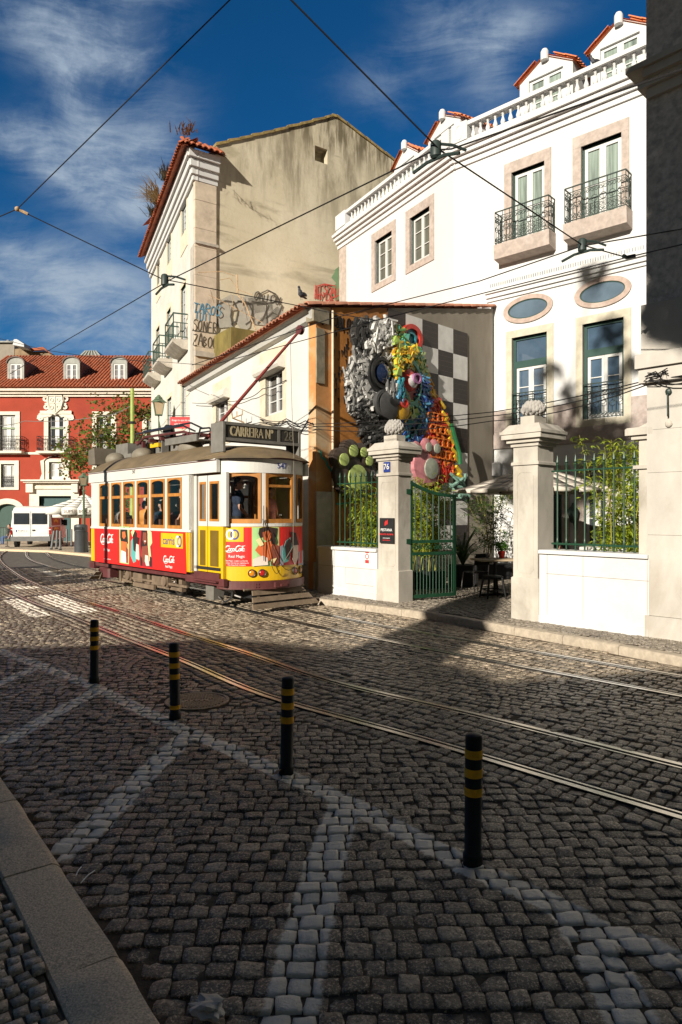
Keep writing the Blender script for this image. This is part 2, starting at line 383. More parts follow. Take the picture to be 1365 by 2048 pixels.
# painted lines: photo points on the road, half width
MARK = []
def mark(px, hw):
    pts = [gp(*p) for p in px]
    for a_, b_ in zip(pts[:-1], pts[1:]): MARK.append((a_, b_, hw))
mark([(-60, 1288), (0, 1302), (80, 1330), (195, 1376), (340, 1447), (440, 1490), (560, 1545), (700, 1606), (940, 1735), (1080, 1795), (1180, 1850), (1290, 1890), (1420, 1960)], .085)
mark([(78, 1332), (0, 1366), (-80, 1400)], .08); mark([(195, 1380), (100, 1432), (15, 1480)], .085)
mark([(372, 1472), (270, 1570), (170, 1672), (118, 1705)], .095); mark([(690, 1610), (655, 1710), (615, 1860), (575, 2060)], .105)
mark([(1150, 1842), (1215, 1940), (1275, 2060)], .10)

def quadmark(c):
    (a, b, c_, d) = [np.array(gp(*p)) for p in c]; m0, m1 = (a+d)/2, (b+c_)/2
    hw = (np.linalg.norm(a-d)+np.linalg.norm(b-c_))/4*.95; MARK.append((tuple(m0), tuple(m1), hw))
quadmark([(4, 1197), (54, 1233), (106, 1228), (37, 1195)]); quadmark([(68, 1193), (134, 1223), (198, 1220), (116, 1189)])
quadmark([(68, 1137), (100, 1151), (128, 1151), (82, 1137)]); quadmark([(48, 1131), (60, 1134), (70, 1134), (58, 1131)]); quadmark([(20, 1172), (30, 1176), (85, 1174), (72, 1171)])
for px_, py_ in ((42, 1127), (26, 1121), (12, 1117), (0, 1112)): quadmark([(px_-8, py_-2), (px_, py_+1.5), (px_+10, py_+1.5), (px_+2, py_-2)])
MK = np.array([(a[0], a[1], b[0], b[1], h) for a, b, h in MARK])
def paint_sd(x, y):
    best = np.full(x.shape, 9.0)
    for ax, ay, bx, by, h in MK:
        dx, dy = bx-ax, by-ay; l2 = dx*dx+dy*dy+1e-9; t = np.clip(((x-ax)*dx+(y-ay)*dy)/l2, 0, 1)
        best = np.minimum(best, np.hypot(x-ax-t*dx, y-ay-t*dy)-h)
    return best
def stone_mat(name, lo, hi, rough, bump):
    m = bpy.data.materials.new(name); m.use_nodes = True; t = NT(m.node_tree); b = t.n['Principled BSDF']
    pos = t.new('ShaderNodeNewGeometry').outputs['Position']
    ti = t.new('ShaderNodeAttribute', attribute_name='tint').outputs['Fac']; pa = t.new('ShaderNodeAttribute', attribute_name='paint').outputs['Fac']
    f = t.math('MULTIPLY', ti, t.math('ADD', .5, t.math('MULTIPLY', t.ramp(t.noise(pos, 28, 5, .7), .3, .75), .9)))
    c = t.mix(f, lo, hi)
    c = t.mix(t.math('MULTIPLY', t.ramp(t.noise(pos, 75, 4, .75), .50, .64), .75), c, tuple(min(1, x*1.5) for x in hi))
    c = t.mix(t.math('MULTIPLY', t.ramp(t.noise(pos, 58, 5, .75), .49, .38), .8), c, tuple(x*.3 for x in lo))
    c = t.mix(t.math('MULTIPLY', t.ramp(t.noise(pos, 1.1, 5, .6), .45, .72), .45), c, tuple(x*.62 for x in lo))
    sd = t.math('ADD', pa, t.math('MULTIPLY', t.math('SUBTRACT', t.noise(pos, 14, 5, .7), .5), .09))
    wear = t.ramp(t.noise(pos, 42, 6, .72), .17, .37)
    wear = t.math('MULTIPLY', wear, t.ramp(t.noise(pos, 3.0, 4, .6), .25, .5, .75, 1.0))
    pm = t.math('MULTIPLY', t.ramp(sd, .012, -.012), t.math('MULTIPLY', wear, .95))
    c = t.mix(pm, c, (.90, .83, .70)); t.put(b.inputs['Base Color'], c)
    t.put(b.inputs['Roughness'], t.ramp(t.noise(pos, 20, 4), .3, .7, rough-.12, rough+.12)); b.inputs['Specular IOR Level'].default_value = .5
    bn = t.new('ShaderNodeBump'); bn.inputs['Strength'].default_value = bump; bn.inputs['Distance'].default_value = .02
    h = t.math('ADD', t.noise(pos, 38, 9, .78), t.math('MULTIPLY', t.noise(pos, 150, 3, .6), .3)); t.put(bn.inputs['Height'], h); t.l.new(bn.outputs[0], b.inputs['Normal'])
    return m
m_cob = stone_mat('basalt_cobble', (.075, .062, .047), (.62, .50, .36), .40, .9)
m_lcob = stone_mat('limestone_cobble', (.30, .24, .165), (.60, .49, .35), .5, .5)
m_joint = M('joint_sand', (.10, .078, .055), .95, .35, 20, .6, 120, spec=.1)
def ground_mat():
    m = bpy.data.materials.new('far_cobbles'); m.use_nodes = True; t = NT(m.node_tree); b = t.n['Principled BSDF']
    pos = t.new('ShaderNodeNewGeometry').outputs['Position']
    br = t.new('ShaderNodeTexBrick'); t.put(br.inputs['Vector'], t.scale(pos, (1, 1, 1), (0, 0, R(40)))); br.inputs['Scale'].default_value = 1
    br.inputs['Color1'].default_value = (.11, .10, .085, 1); br.inputs['Color2'].default_value = (.20, .18, .15, 1); br.inputs['Mortar'].default_value = (.05, .04, .03, 1)
    br.inputs['Brick Width'].default_value = .14; br.inputs['Row Height'].default_value = .12; br.inputs['Mortar Size'].default_value = .012
    c = t.mix(t.ramp(t.noise(pos, .8, 6), .35, .7), br.outputs['Color'], t.mix(.6, br.outputs['Color'], (.10, .095, .085)))
    t.put(b.inputs['Base Color'], c); b.inputs['Roughness'].default_value = .7
    bn = t.new('ShaderNodeBump'); bn.inputs['Distance'].default_value = .02; t.put(bn.inputs['Height'], t.math('SUBTRACT', 1.0, br.outputs['Fac'])); t.l.new(bn.outputs[0], b.inputs['Normal'])
    return m
m_far = ground_mat()
def cobble_mesh(name, stones, mat, top=0.0, kerf=.03):
    """stones: array of cx, cy, angle, half width, half depth, detail flag"""
    allv = []; allf = []; tint = []; pid = []; base = 0
    for det in (1, 0):
        S = stones[stones[:, 5] == det]
        if not len(S): continue
        g = np.array([-1, -.955, -.5, -.1, .4, .955, 1]) if det else np.array([-1, -.90, .90, 1]); n = len(g)
        u, v = np.meshgrid(g, g); u, v = u.ravel(), v.ravel(); N = len(S); K = n*n
        edge = np.maximum(abs(u), abs(v))
        px = u*(1-.09*v**6)[None]; py = v*(1-.09*u**6)[None]
        X = px*S[:, 3:4]*(1+rng.normal(0, .03, (N, K))*(edge > .8)); Y = py*S[:, 4:5]*(1+rng.normal(0, .03, (N, K))*(edge > .8))
        skew = rng.normal(0, .07, (N, 1)); X = X+skew*Y
        h = np.where(edge > .99, -kerf, np.where(edge > .6, -.0022, 0.0))[None]+rng.normal(0, .0017 if det else .0012, (N, K))+rng.normal(0, .0032, (N, 1))
        h = h+rng.normal(0, .055, (N, 1))*X+rng.normal(0, .055, (N, 1))*Y
        ca, sa = np.cos(S[:, 2:3]), np.sin(S[:, 2:3])
        wx = S[:, 0:1]+X*ca-Y*sa; wy = S[:, 1:2]+X*sa+Y*ca
        allv.append(np.stack([wx, wy, h+top], 2).reshape(-1, 3))
        q = np.array([(j*n+i, j*n+i+1, (j+1)*n+i+1, (j+1)*n+i) for j in range(n-1) for i in range(n-1)])
        allf.append((q[None]+(np.arange(N)*K)[:, None, None]).reshape(-1, 4)+base); base += N*K
        tint.append(np.repeat(np.clip(rng.normal(0, .22, N)+(S[:, 6] if S.shape[1] > 6 else .4), 0, 1), K))
    v = np.concatenate(allv); f = np.concatenate(allf); tn = np.concatenate(tint)
    me = bpy.data.meshes.new(name); me.vertices.add(len(v)); me.vertices.foreach_set('co', v.ravel())
    me.loops.add(f.size); me.loops.foreach_set('vertex_index', f.ravel().astype(np.int32)); me.polygons.add(len(f))
    me.polygons.foreach_set('loop_start', np.arange(0, f.size, 4, dtype=np.int32))
    me.polygons.foreach_set('use_smooth', np.ones(len(f), bool))
    me.update(calc_edges=True)
    a_ = me.attributes.new('tint', 'FLOAT', 'POINT'); a_.data.foreach_set('value', tn.astype(np.float32))
    a_ = me.attributes.new('paint', 'FLOAT', 'POINT'); a_.data.foreach_set('value', paint_sd(v[:, 0], v[:, 1]).astype(np.float32))
    me.materials.append(mat); ob = bpy.data.objects.new(name, me); COL.objects.link(ob); ORG[ob.name] = Vector((0, 0, 0)); return ob
def grid_stones(ang, cx, cy, ext, row, wmean, curve=0.0):
    out = []; y = -ext
    while y < ext:
        d = row*rng.uniform(.92, 1.08); n = int(2*ext/wmean)
        w = wmean*rng.uniform(.78, 1.25, n); xs = np.cumsum(w)-ext+rng.uniform(0, wmean); c = xs-w/2
        out.append(np.stack([c, np.full(n, y+d/2)+rng.normal(0, .004, n)+curve*np.sin(c*1.4), rng.normal(0, .03, n), w/2-.0024, np.full(n, d/2-.0024)], 1)); y += d
    S = np.concatenate(out); ca, sa = math.cos(ang), math.sin(ang)
    x, y = S[:, 0]*ca-S[:, 1]*sa+cx, S[:, 0]*sa+S[:, 1]*ca+cy
    return np.stack([x, y, S[:, 2]+ang, S[:, 3], S[:, 4]], 1)
def in_view(S, ymax, m=.9): return (S[:, 1] > 1.7) & (S[:, 1] < ymax) & (abs(S[:, 0]) < .5*S[:, 1]+m+.05*S[:, 1])
kerb_near = np.array([gp(*p, .13) for p in ((420, 2190), (340, 2048), (165, 1790), (0, 1540), (-240, 1290), (-520, 1200))])
kf = [gp(1500, 1368), gp(1365, 1333), gp(1100, 1282), gp(863, 1240), gp(659, 1211), (-1.05, 14.4), (-1.5, 15.3), (-2.6, 17.2), (-4.4, 20.5), (-6.3, 24.0), (-9.6, 31.5)]
kerb_far = np.array(kf)
Ymax = 23.0
def dN(S): return dist_line(S[:, 0], S[:, 1], near_c)
def dF(S): return dist_line(S[:, 0], S[:, 1], far_c)
kn = lambda S: dist_line(S[:, 0], S[:, 1], kerb_near)     # positive: left of the near kerb (pavement)
kfd = lambda S: dist_line(S[:, 0], S[:, 1], kerb_far)     # positive: road side
parts = []
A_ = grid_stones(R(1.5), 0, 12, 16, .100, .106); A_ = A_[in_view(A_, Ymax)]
d = dN(A_); A_ = A_[(d > .74) & (kn(A_) < -.06)]; parts.append(A_); TM = [np.full(len(A_), .20)]  # tint per zone: near darker, far lighter, partly shade and sun put into colour
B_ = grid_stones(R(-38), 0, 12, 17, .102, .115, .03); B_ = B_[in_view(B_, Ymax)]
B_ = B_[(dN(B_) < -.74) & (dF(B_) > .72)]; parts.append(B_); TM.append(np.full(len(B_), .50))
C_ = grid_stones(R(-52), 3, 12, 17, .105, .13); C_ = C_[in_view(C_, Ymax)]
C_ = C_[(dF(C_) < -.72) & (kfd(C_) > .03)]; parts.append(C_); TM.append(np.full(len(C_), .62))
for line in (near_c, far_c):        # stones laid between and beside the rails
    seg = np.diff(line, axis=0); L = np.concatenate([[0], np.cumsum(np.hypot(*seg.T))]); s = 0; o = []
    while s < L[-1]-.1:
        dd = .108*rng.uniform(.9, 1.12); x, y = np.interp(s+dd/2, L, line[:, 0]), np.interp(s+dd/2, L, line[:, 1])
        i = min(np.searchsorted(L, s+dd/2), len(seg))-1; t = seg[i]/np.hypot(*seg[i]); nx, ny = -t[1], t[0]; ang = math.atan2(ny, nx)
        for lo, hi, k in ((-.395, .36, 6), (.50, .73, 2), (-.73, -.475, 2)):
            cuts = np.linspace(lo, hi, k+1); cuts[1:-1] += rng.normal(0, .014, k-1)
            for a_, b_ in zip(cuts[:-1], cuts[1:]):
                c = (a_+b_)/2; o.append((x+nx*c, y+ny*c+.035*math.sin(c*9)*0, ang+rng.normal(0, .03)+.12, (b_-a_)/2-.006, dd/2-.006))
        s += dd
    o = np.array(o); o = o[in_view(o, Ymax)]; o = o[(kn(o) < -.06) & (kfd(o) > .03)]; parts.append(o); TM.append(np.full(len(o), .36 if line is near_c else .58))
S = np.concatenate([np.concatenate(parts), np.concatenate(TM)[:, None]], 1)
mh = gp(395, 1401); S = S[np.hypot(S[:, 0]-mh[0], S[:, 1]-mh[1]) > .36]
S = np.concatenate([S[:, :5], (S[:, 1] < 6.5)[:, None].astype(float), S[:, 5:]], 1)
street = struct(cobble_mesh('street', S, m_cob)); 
g = MB(); g.quad((-900, -300, -.028), (900, -300, -.028), (900, 1500, -.028), (-900, 1500, -.028)); struct(g.build('ground', m_far))
g = MB(); g.quad((-9, .5, -.010), (14, .5, -.010), (14, 22.6, -.010), (-14, 22.6, -.010)); struct(g.build('road_bed', m_joint))
# near pavement
Q = grid_stones(R(38), -2, 3, 6, .058, .062); Q = Q[(Q[:, 1] > 1.4) & (Q[:, 1] < 9) & (Q[:, 0] > -.5*Q[:, 1]-1.2)]
Q = Q[kn(Q) > .275]; Q = np.concatenate([Q, np.zeros((len(Q), 1))], 1)
struct(cobble_mesh('near_pavement', Q, m_lcob, .125, .02))
inn = offset(kerb_near, .27)
g = MB(); pl = [tuple(p) for p in inn]+[(-20, 12), (-20, -8), (3, -8)]; g.prismz(WORLD, pl, -.02, .112); struct(g.build('pavement_bed', m_joint))
m_kerb = M('kerb_granite', (.64, .50, .34), .75, .35, 110, .5, 120, spec=.4, col2=(.34, .26, .17), amt=.7)
def kerb_blocks(line, w, h, step, name, mat, side=1):
    g = MB(); seg = np.diff(line, axis=0); L = np.concatenate([[0], np.cumsum(np.hypot(*seg.T))]); s = 0.0
    while s < L[-1]-.05:
        e_ = min(s+step*random.uniform(.9, 1.1), L[-1]); q = [Vector((np.interp(t, L, line[:, 0]), np.interp(t, L, line[:, 1]), 0)) for t in (s, e_)]
        dv = (q[1]-q[0]); l = dv.length
        if l < .05: break
        fr = Fr(q[0], dv, Vector((-dv.y, dv.x, 0))*side); hh = h+random.uniform(-.004, .004)
        nseg = 7; prof = [(0, -.03), (-.004, hh-.035), (.012, hh-.008), (.04, hh), (w-.01, hh), (w, hh-.01), (w, -.03)]
        b = []; 
        for k in range(nseg+1):
            x = .004+(l-.008)*k/nseg; r_ = .0 if 0 < k < nseg else .006
            for j, (y, z) in enumerate(prof): b.append(fr.p(x, y+random.uniform(-.004, .004)*(0 < j < 4), z-r_*(1 < j < 6)+random.uniform(-.0025, .0025)*(0 < j < 6)))
        m = len(prof); fs = [(k*m+j, k*m+(j+1) % m, (k+1)*m+(j+1) % m, (k+1)*m+j) for k in range(nseg) for j in range(m)]+[tuple(range(m)), tuple(range(nseg*m+m-1, nseg*m-1, -1))]
        g.add(b, fs); s = e_
    return struct(g.build(name, mat, smooth=True))
kerb_blocks(kerb_near, .26, .13, .85, 'near_kerb', m_kerb)
kerb_blocks(kerb_far, .16, .12, .9, 'far_kerb', M('pale_kerb', (.40, .34, .26), .85, .15, 15, .3, 60, col2=(.26, .21, .16), amt=.6), -1)
Q = grid_stones(R(-44), 3, 12, 14, .085, .09); fo = offset(kerb_far, -.165)
kk = -dist_line(Q[:, 0], Q[:, 1], fo)*-1; Q = Q[(dist_line(Q[:, 0], Q[:, 1], fo) < -.05) & (Q[:, 1] < 24) & (Q[:, 1] > 3)]
dk = dist_line(Q[:, 0], Q[:, 1], fo); Q = Q[(dk > -9) & (abs(Q[:, 0]) < .5*Q[:, 1]+1)]; Q = np.concatenate([Q, np.zeros((len(Q), 1))], 1)
m_mos = stone_mat('mosaic_cobble', (.20, .17, .13), (.36, .31, .25), .6, .5)
struct(cobble_mesh('far_pavement', Q, m_mos, .122, .015))
fi = [tuple(p) for p in offset(kerb_far, -.155)]
g = MB(); g.prismz(WORLD, fi+[(-9, 33), (14, 33), (14, 2)], -.02, .108); struct(g.build('courtyard_bed', m_joint))
# tram rails: running head, groove, guard lip
def rail(line, off, label):
    ln = offset(line, off); sg = -1 if off > 0 else 1
    g = MB(); n = len(ln)
    def strip(o0, o1, z, cur):
        g.cur = cur; a_, b_ = offset(ln, o0*sg), offset(ln, o1*sg)
        for i in range(n-1): g.quad((*a_[i], z), (*a_[i+1], z), (*b_[i+1], z), (*b_[i], z))
    def wall(o0, z0, z1, cur):
        g.cur = cur; a_ = offset(ln, o0*sg)
        for i in range(n-1): g.quad((*a_[i], z0), (*a_[i+1], z0), (*a_[i+1], z1), (*a_[i], z1))
    strip(-.05, .0, .006, 0); wall(-.05, -.03, .006, 1); wall(0, -.03, .006, 0); strip(.0, .036, -.016, 1); strip(.036, .058, .004, 0); wall(.036, -.016, .004, 0); wall(.058, -.03, .004, 1)
    return tag(g.build('tram_rail', [m_railtop, m_raildark], recalc=False), label, 'rail', 'tram rails set in the cobbles')
rail(near_c, GA, 'worn steel rail set in the cobbles just behind the row of black bollards'); rail(near_c, -GA, 'shiny steel rail set in the cobbles, second from the bollards')
rail(far_c, GA, 'steel rail in the cobbles running under the near side of the tram'); rail(far_c, -GA, 'steel rail in the cobbles nearest the far kerb and gate')
# manhole cover
t_ = thing('manhole_cover', 'round rusty iron manhole cover in the cobbles behind the second bollard', 'manhole', (mh[0], mh[1], 0))
m_rust = M('rusty_iron', (.44, .30, .17), .55, .25, 20, .3, 80, spec=.4, col2=(.10, .07, .05), amt=.6)
fr = Fr((mh[0], mh[1], 0), (1, .1, 0), (-.1, 1, 0)); g = MB(); g.lathe(fr, [(.30, -.03), (.315, .002), (.30, .006), (.285, .003), (.28, -.004), (.0001, -.004)], 48); g.build('rim', m_rust, t_, True)
g = MB()
for i in range(-9, 10):
    for j in range(-9, 10):
        x, y = i*.028, j*.028
        if math.hypot(x, y) < .262 and not (abs(y) < .05 and abs(x) < .15): g.box(fr, x-.009, x+.009, y-.009, y+.009, -.006, .005)
g.build('tread_pattern', m_rust, t_)
g = MB()
for k in range(5): g.box(fr, -.12+k*.05, -.09+k*.05, -.03, .03, -.006, .004)
for k in range(4): g.box(fr, -.09+k*.05, -.07+k*.05, .0, .03, -.006, .004)
g.build('raised_mark', m_rust, t_)
# bollards
def bollard():
    t = thing('bollard', '', 'bollard', (0, 0, 0), 'black bollards with yellow bands along the white line'); h, r_ = .685, .045
    MB().lathe(WORLD, [(r_+.007, -.02), (r_+.008, .045), (r_+.004, .055), (r_, .06), (r_, h-.02), (r_-.004, h-.006), (r_-.014, h), (.001, h+.004)], 24).build('post', m_black, t, True)
    for z in (.56, .46, .36): MB().lathe(WORLD, [(r_, z), (r_+.0025, z), (r_+.0025, z+.045), (r_, z+.045)], 24).build('band', m_yel, t, True)
    return t
bo = bollard()
labs = ['black bollard with yellow bands farthest along the white line, in front of the crossing', 'black bollard with a fourth yellow band at its foot, beside the manhole cover',
        'black bollard with three whole yellow bands and an orange leaf at its foot', 'nearest and largest black bollard, its lowest yellow band torn']
for i, (px, py) in enumerate(((189, 1364), (351, 1437), (573, 1546), (946, 1725))):
    p = G(px, py); b = bo if i == 0 else dup(bo, (p.x, p.y, 0), i*.7); b.location = (p.x, p.y, 0); b.rotation_euler = ((.012, -.008, .015, .004)[i], (.008, -.014, .018, -.008)[i], i*.7); b['label'] = labs[i]
    if i == 1: MB().lathe(WORLD, [(.045, .09), (.0478, .09), (.0478, .125), (.045, .125)], 24).build('band', m_yel, None, True).parent = b
    for ch in list(b.children):
        if i == 3 and ch.name.startswith('band') and abs(ch.data.vertices[0].co.z-.36) < .001:
            g = MB(); n = 24
            for k in range(n):
                t0, t1 = 2*math.pi*k/n, 2*math.pi*(k+1)/n; lo0, lo1 = .362+.03*max(0, math.sin(t0*1.0+2.6)), .362+.03*max(0, math.sin(t1+2.6))
                g.quad(*[Vector((.0478*math.cos(t), .0478*math.sin(t), z)) for t, z in ((t0, lo0), (t1, lo1), (t1, .405), (t0, .405))])
            me = g.build('tmp', m_yel, None, True); ch.data = me.data; bpy.data.objects.remove(me)
# litter
p = G(420, 2035); rr = random.Random(4); bm = bmesh.new(); bmesh.ops.create_icosphere(bm, subdivisions=3, radius=.05)
for v in bm.verts:
    n_ = noise.noise(v.co*28)*.035+noise.noise(v.co*60)*.018; v.co += v.co.normalized()*n_; v.co.z = max(v.co.z*.5, -.015)+.012; v.co.x *= 1.15
me = bpy.data.meshes.new('crumpled_bag'); bm.to_mesh(me); bm.free(); me.materials.append(C('thin_plastic', (.36, .34, .30), .35)); lb = bpy.data.objects.new('crumpled_bag', me); COL.objects.link(lb); lb.location = (p.x, p.y, .02)
tag(lb, 'crumpled translucent plastic bag lying on the cobbles beside the near kerb', 'litter')
def straw(px0, py0, px1, py1, lab, col, r_=.003):
    a_, b_ = G(px0, py0, .015), G(px1, py1, .012); o = MB().tube([a_, (a_+b_)/2+Vector((0, 0, .008)), b_], r_, 6).build('straw', col, origin=a_); tag(o, lab, 'litter', 'scraps of litter by the near kerb')
straw(162, 1766, 190, 1741, 'thin white straw on the cobbles beside the near kerb', m_txtw); straw(152, 1752, 163, 1734, 'short bent pale twig next to the white straw by the kerb', m_txtw)
p = G(553, 1553); g = MB(); g.add([(p.x-.03, p.y, .012), (p.x, p.y-.015, .02), (p.x+.035, p.y+.01, .05), (p.x, p.y+.03, .035), (p.x, p.y+.008, .028)], [(0, 1, 4), (1, 2, 4), (2, 3, 4), (3, 0, 4)])
tag(g.build('dry_leaf', C('orange_leaf', (.42, .20, .05)), origin=p), 'curled orange leaf at the foot of the third bollard', 'leaf')
# ------------------------------------------------------------------ buildings
HF = Fr((-.57, 15.5), (.474, -.880)); PW = Fr((-.57, 15.5), (.712, .702))
TF = Fr((-5.57, 26.0), (.397, -.918)); TG = Fr((-5.57, 26.0), (.829, .559))
HR = Fr((4.587, 20.7), (.736, -.677)); sb = HR.s_at(908); HL = Fr(HR.p(sb, 0, 0), (.49, -.872))
FN = Fr((4.32, 9.58), (.66, -.751)); RB = Fr((4.33, 9.57), (.685, -.729))
RD = Fr((-22, 44), (1, 0))
def frame_win(par, fr, a, b, c, d, y, mf, mg, cols=2, rows=(.33, .66), bar=.05, name='window', outer=None, ow=.05):
    """a casement: outer frame, sashes and bars as one mesh, its panes a child"""
    g = MB()
    if outer is not None:
        o = MB(); o.box(fr, a, a+ow, y-.02, y+.04, c, d); o.box(fr, b-ow, b, y-.02, y+.04, c, d); o.box(fr, a+ow, b-ow, y-.02, y+.04, d-ow, d); o.box(fr, a+ow, b-ow, y-.02, y+.04, c, c+ow*.6)
        a, b, c, d = a+ow+.002, b-ow-.002, c+ow*.6+.002, d-ow-.002
    w = (b-a)/cols
    for k in range(cols):
        x0, x1 = a+k*w, a+(k+1)*w
        g.box(fr, x0+.002, x0+bar, y-.015, y+.03, c, d); g.box(fr, x1-bar, x1-.002, y-.015, y+.03, c, d)
        g.box(fr, x0+bar, x1-bar, y-.014, y+.029, d-bar, d); g.box(fr, x0+bar, x1-bar, y-.014, y+.029, c, c+bar*1.5)
        for r_ in rows: zz = c+(d-c)*r_; g.box(fr, x0+bar, x1-bar, y-.006, y+.02, zz-.014, zz+.014)
    f = g.build(name, mf, par)
    if outer is not None: o.build('outer_frame', outer, f)
    g = MB(); g.box(fr, a, b, y-.03, y-.012, c, d); g.build('pane', mg, f)
    return f
def surround(fr, a, b, c, d, A, B, C0, D, y0=-.12, y1=.035):
    """stone frame round an opening (a,b,c,d), outer size (A,B,C0,D)"""
    g = MB(); g.bbox(fr, A, a, y0, y1, C0, D, .004) if False else g.box(fr, A, a, y0, y1, c, d); g.box(fr, b, B, y0, y1, c, d); g.box(fr, A, B, y0, y1+.003, d, D)
    if c-C0 > .01: g.box(fr, A, B, y0, y1+.004, C0, c)
    return g
def scroll(g, fr, cx, cz, r, y, flip=1, w=.014):
    pts = [(cx+flip*(r*(1-t*.8))*math.cos(t*7.5+1.2), cz+(r*(1-t*.8))*math.sin(t*7.5+1.2)) for t in [i/14 for i in range(15)]]
    g.ribbon(fr, pts, w, y-.006, y+.006)
def grille(g, fr, a, b, c, d, y, n, style='scroll'):
    """wrought iron panel: rails, bars and ornament"""
    g.box(fr, a, b, y-.014, y+.014, d-.03, d); g.box(fr, a, b, y-.010, y+.010, c, c+.022); g.box(fr, a, b, y-.009, y+.009, d-.16, d-.145)
    w = (b-a)/n
    for k in range(n+1):
        x = a+k*w; g.box(fr, x-.008, x+.008, y-.008, y+.008, c, d-.02)
    for k in range(n):
        x = a+(k+.5)*w; h = d-c
        if style == 'scroll':
            scroll(g, fr, x-w*.2, c+.11, w*.26, y); scroll(g, fr, x+w*.2, c+.11, w*.26, y, -1); scroll(g, fr, x-w*.2, d-.26, w*.26, y); scroll(g, fr, x+w*.2, d-.26, w*.26, y, -1)
            m = c+h*.47; g.ribbon(fr, arc(x, m, w*.36, w*.36, 0, 360, 14), .013, y-.006, y+.006)
            g.ribbon(fr, [(x, m+w*.36), (x, d-.17)], .012, y-.005, y+.005); g.ribbon(fr, [(x, c+.03), (x, m-w*.36)], .012, y-.005, y+.005)
GL = {'T': [[(0, 1), (.8, 1)], [(.4, 1), (.35, 0)]], 'A': [[(0, 0), (.4, 1), (.75, 0)], [(.15, .4), (.65, .38)]], 'R': [[(.05, 0), (.1, 1), (.6, .9), (.6, .6), (.1, .5), (.75, 0)]], 'O': [[(.4, 1), (.05, .7), (.1, .15), (.45, 0), (.75, .35), (.7, .85), (.4, 1)]], 'S': [[(.75, .9), (.3, 1), (.1, .7), (.6, .45), (.65, .15), (.25, 0), (0, .15)]], 'N': [[(.05, 0), (.1, 1), (.65, 0), (.7, 1)]], 'E': [[(.7, 1), (.1, .95), (.05, .05), (.7, 0)], [(.1, .5), (.6, .52)]], 'Z': [[(.05, 1), (.75, .95), (.05, .05), (.8, 0)]], 'B': [[(.1, 0), (.1, 1), (.6, .85), (.2, .55), (.7, .3), (.1, 0)]], 'I': [[(.3, 1), (.3, 0)]], 'M': [[(0, 0), (.1, 1), (.4, .3), (.7, 1), (.8, 0)]], 'H': [[(.1, 1), (.05, 0)], [(.7, 1), (.7, 0)], [(.05, .5), (.7, .5)]], 'Y': [[(0, 1), (.4, .5), (.75, 1)], [(.4, .5), (.3, 0)]], 'D': [[(.1, 0), (.1, 1), (.7, .6), (.6, .15), (.1, 0)]], 'U': [[(.05, 1), (.1, .1), (.5, 0), (.7, 1)]], 'V': [[(.05, 1), (.35, 0), (.7, 1)]], 'L': [[(.1, 1), (.1, 0), (.6, .05)]], '!': [[(.3, 1), (.3, .35)], [(.3, .12), (.3, .0)]], '.': [[(.2, .1), (.3, 0)]], 'C': [[(.7, .9), (.3, 1), (.05, .5), (.3, 0), (.7, .1)]]}
def spray(g, fr, txt, cx, cz, h, w, wd, y0, y1, seed=1, slant=.12):
    """hand-drawn capitals as painted strokes"""
    rr = random.Random(seed); k = w/(len(txt)*.95)
    for i, ch in enumerate(txt):
        x0 = cx-w/2+i*.95*k; dz = rr.uniform(-.08, .08)*h; sc = rr.uniform(.88, 1.15)
        for st in GL.get(ch, []):
            p = [(x0+(x+slant*z)*k*sc+rr.uniform(-.03, .03)*k, cz-h/2+dz+z*h*sc+rr.uniform(-.03, .03)*h) for x, z in st]
            sm = smooth_line(p, 4) if len(p) > 2 else p
            g.ribbon(fr, [tuple(q) for q in sm], wd, y0, y1)
# ---- low cream house with the relief on its gable
pt_eave = 6.42
s_l = HF.s_at(385)-.3
hz = .13
s_r = PW.s_at(985)                                    # right end of the gable wall
rise = (8.1-6.62)/s_r
H_ = thing('low_house', 'low cream rendered house with tiled lean-to roof behind the tram', 'house', HF.p(0, 0, 0))
wins = []
a, b, c, d = HF.rect(531.6, 566, 742.6, 829); wA = (a, b, c, d); a2, b2, c2, d2 = HF.rect(432.7, 457, 800, 868); wB = (a2, b2, d2-(d-c), d2)
gA = (HF.s_at(470), HF.s_at(485), .5, 2.2)
g = MB(); g.holes(HF, s_l, 0, -.03, pt_eave-.02, [wA, wB], .18)
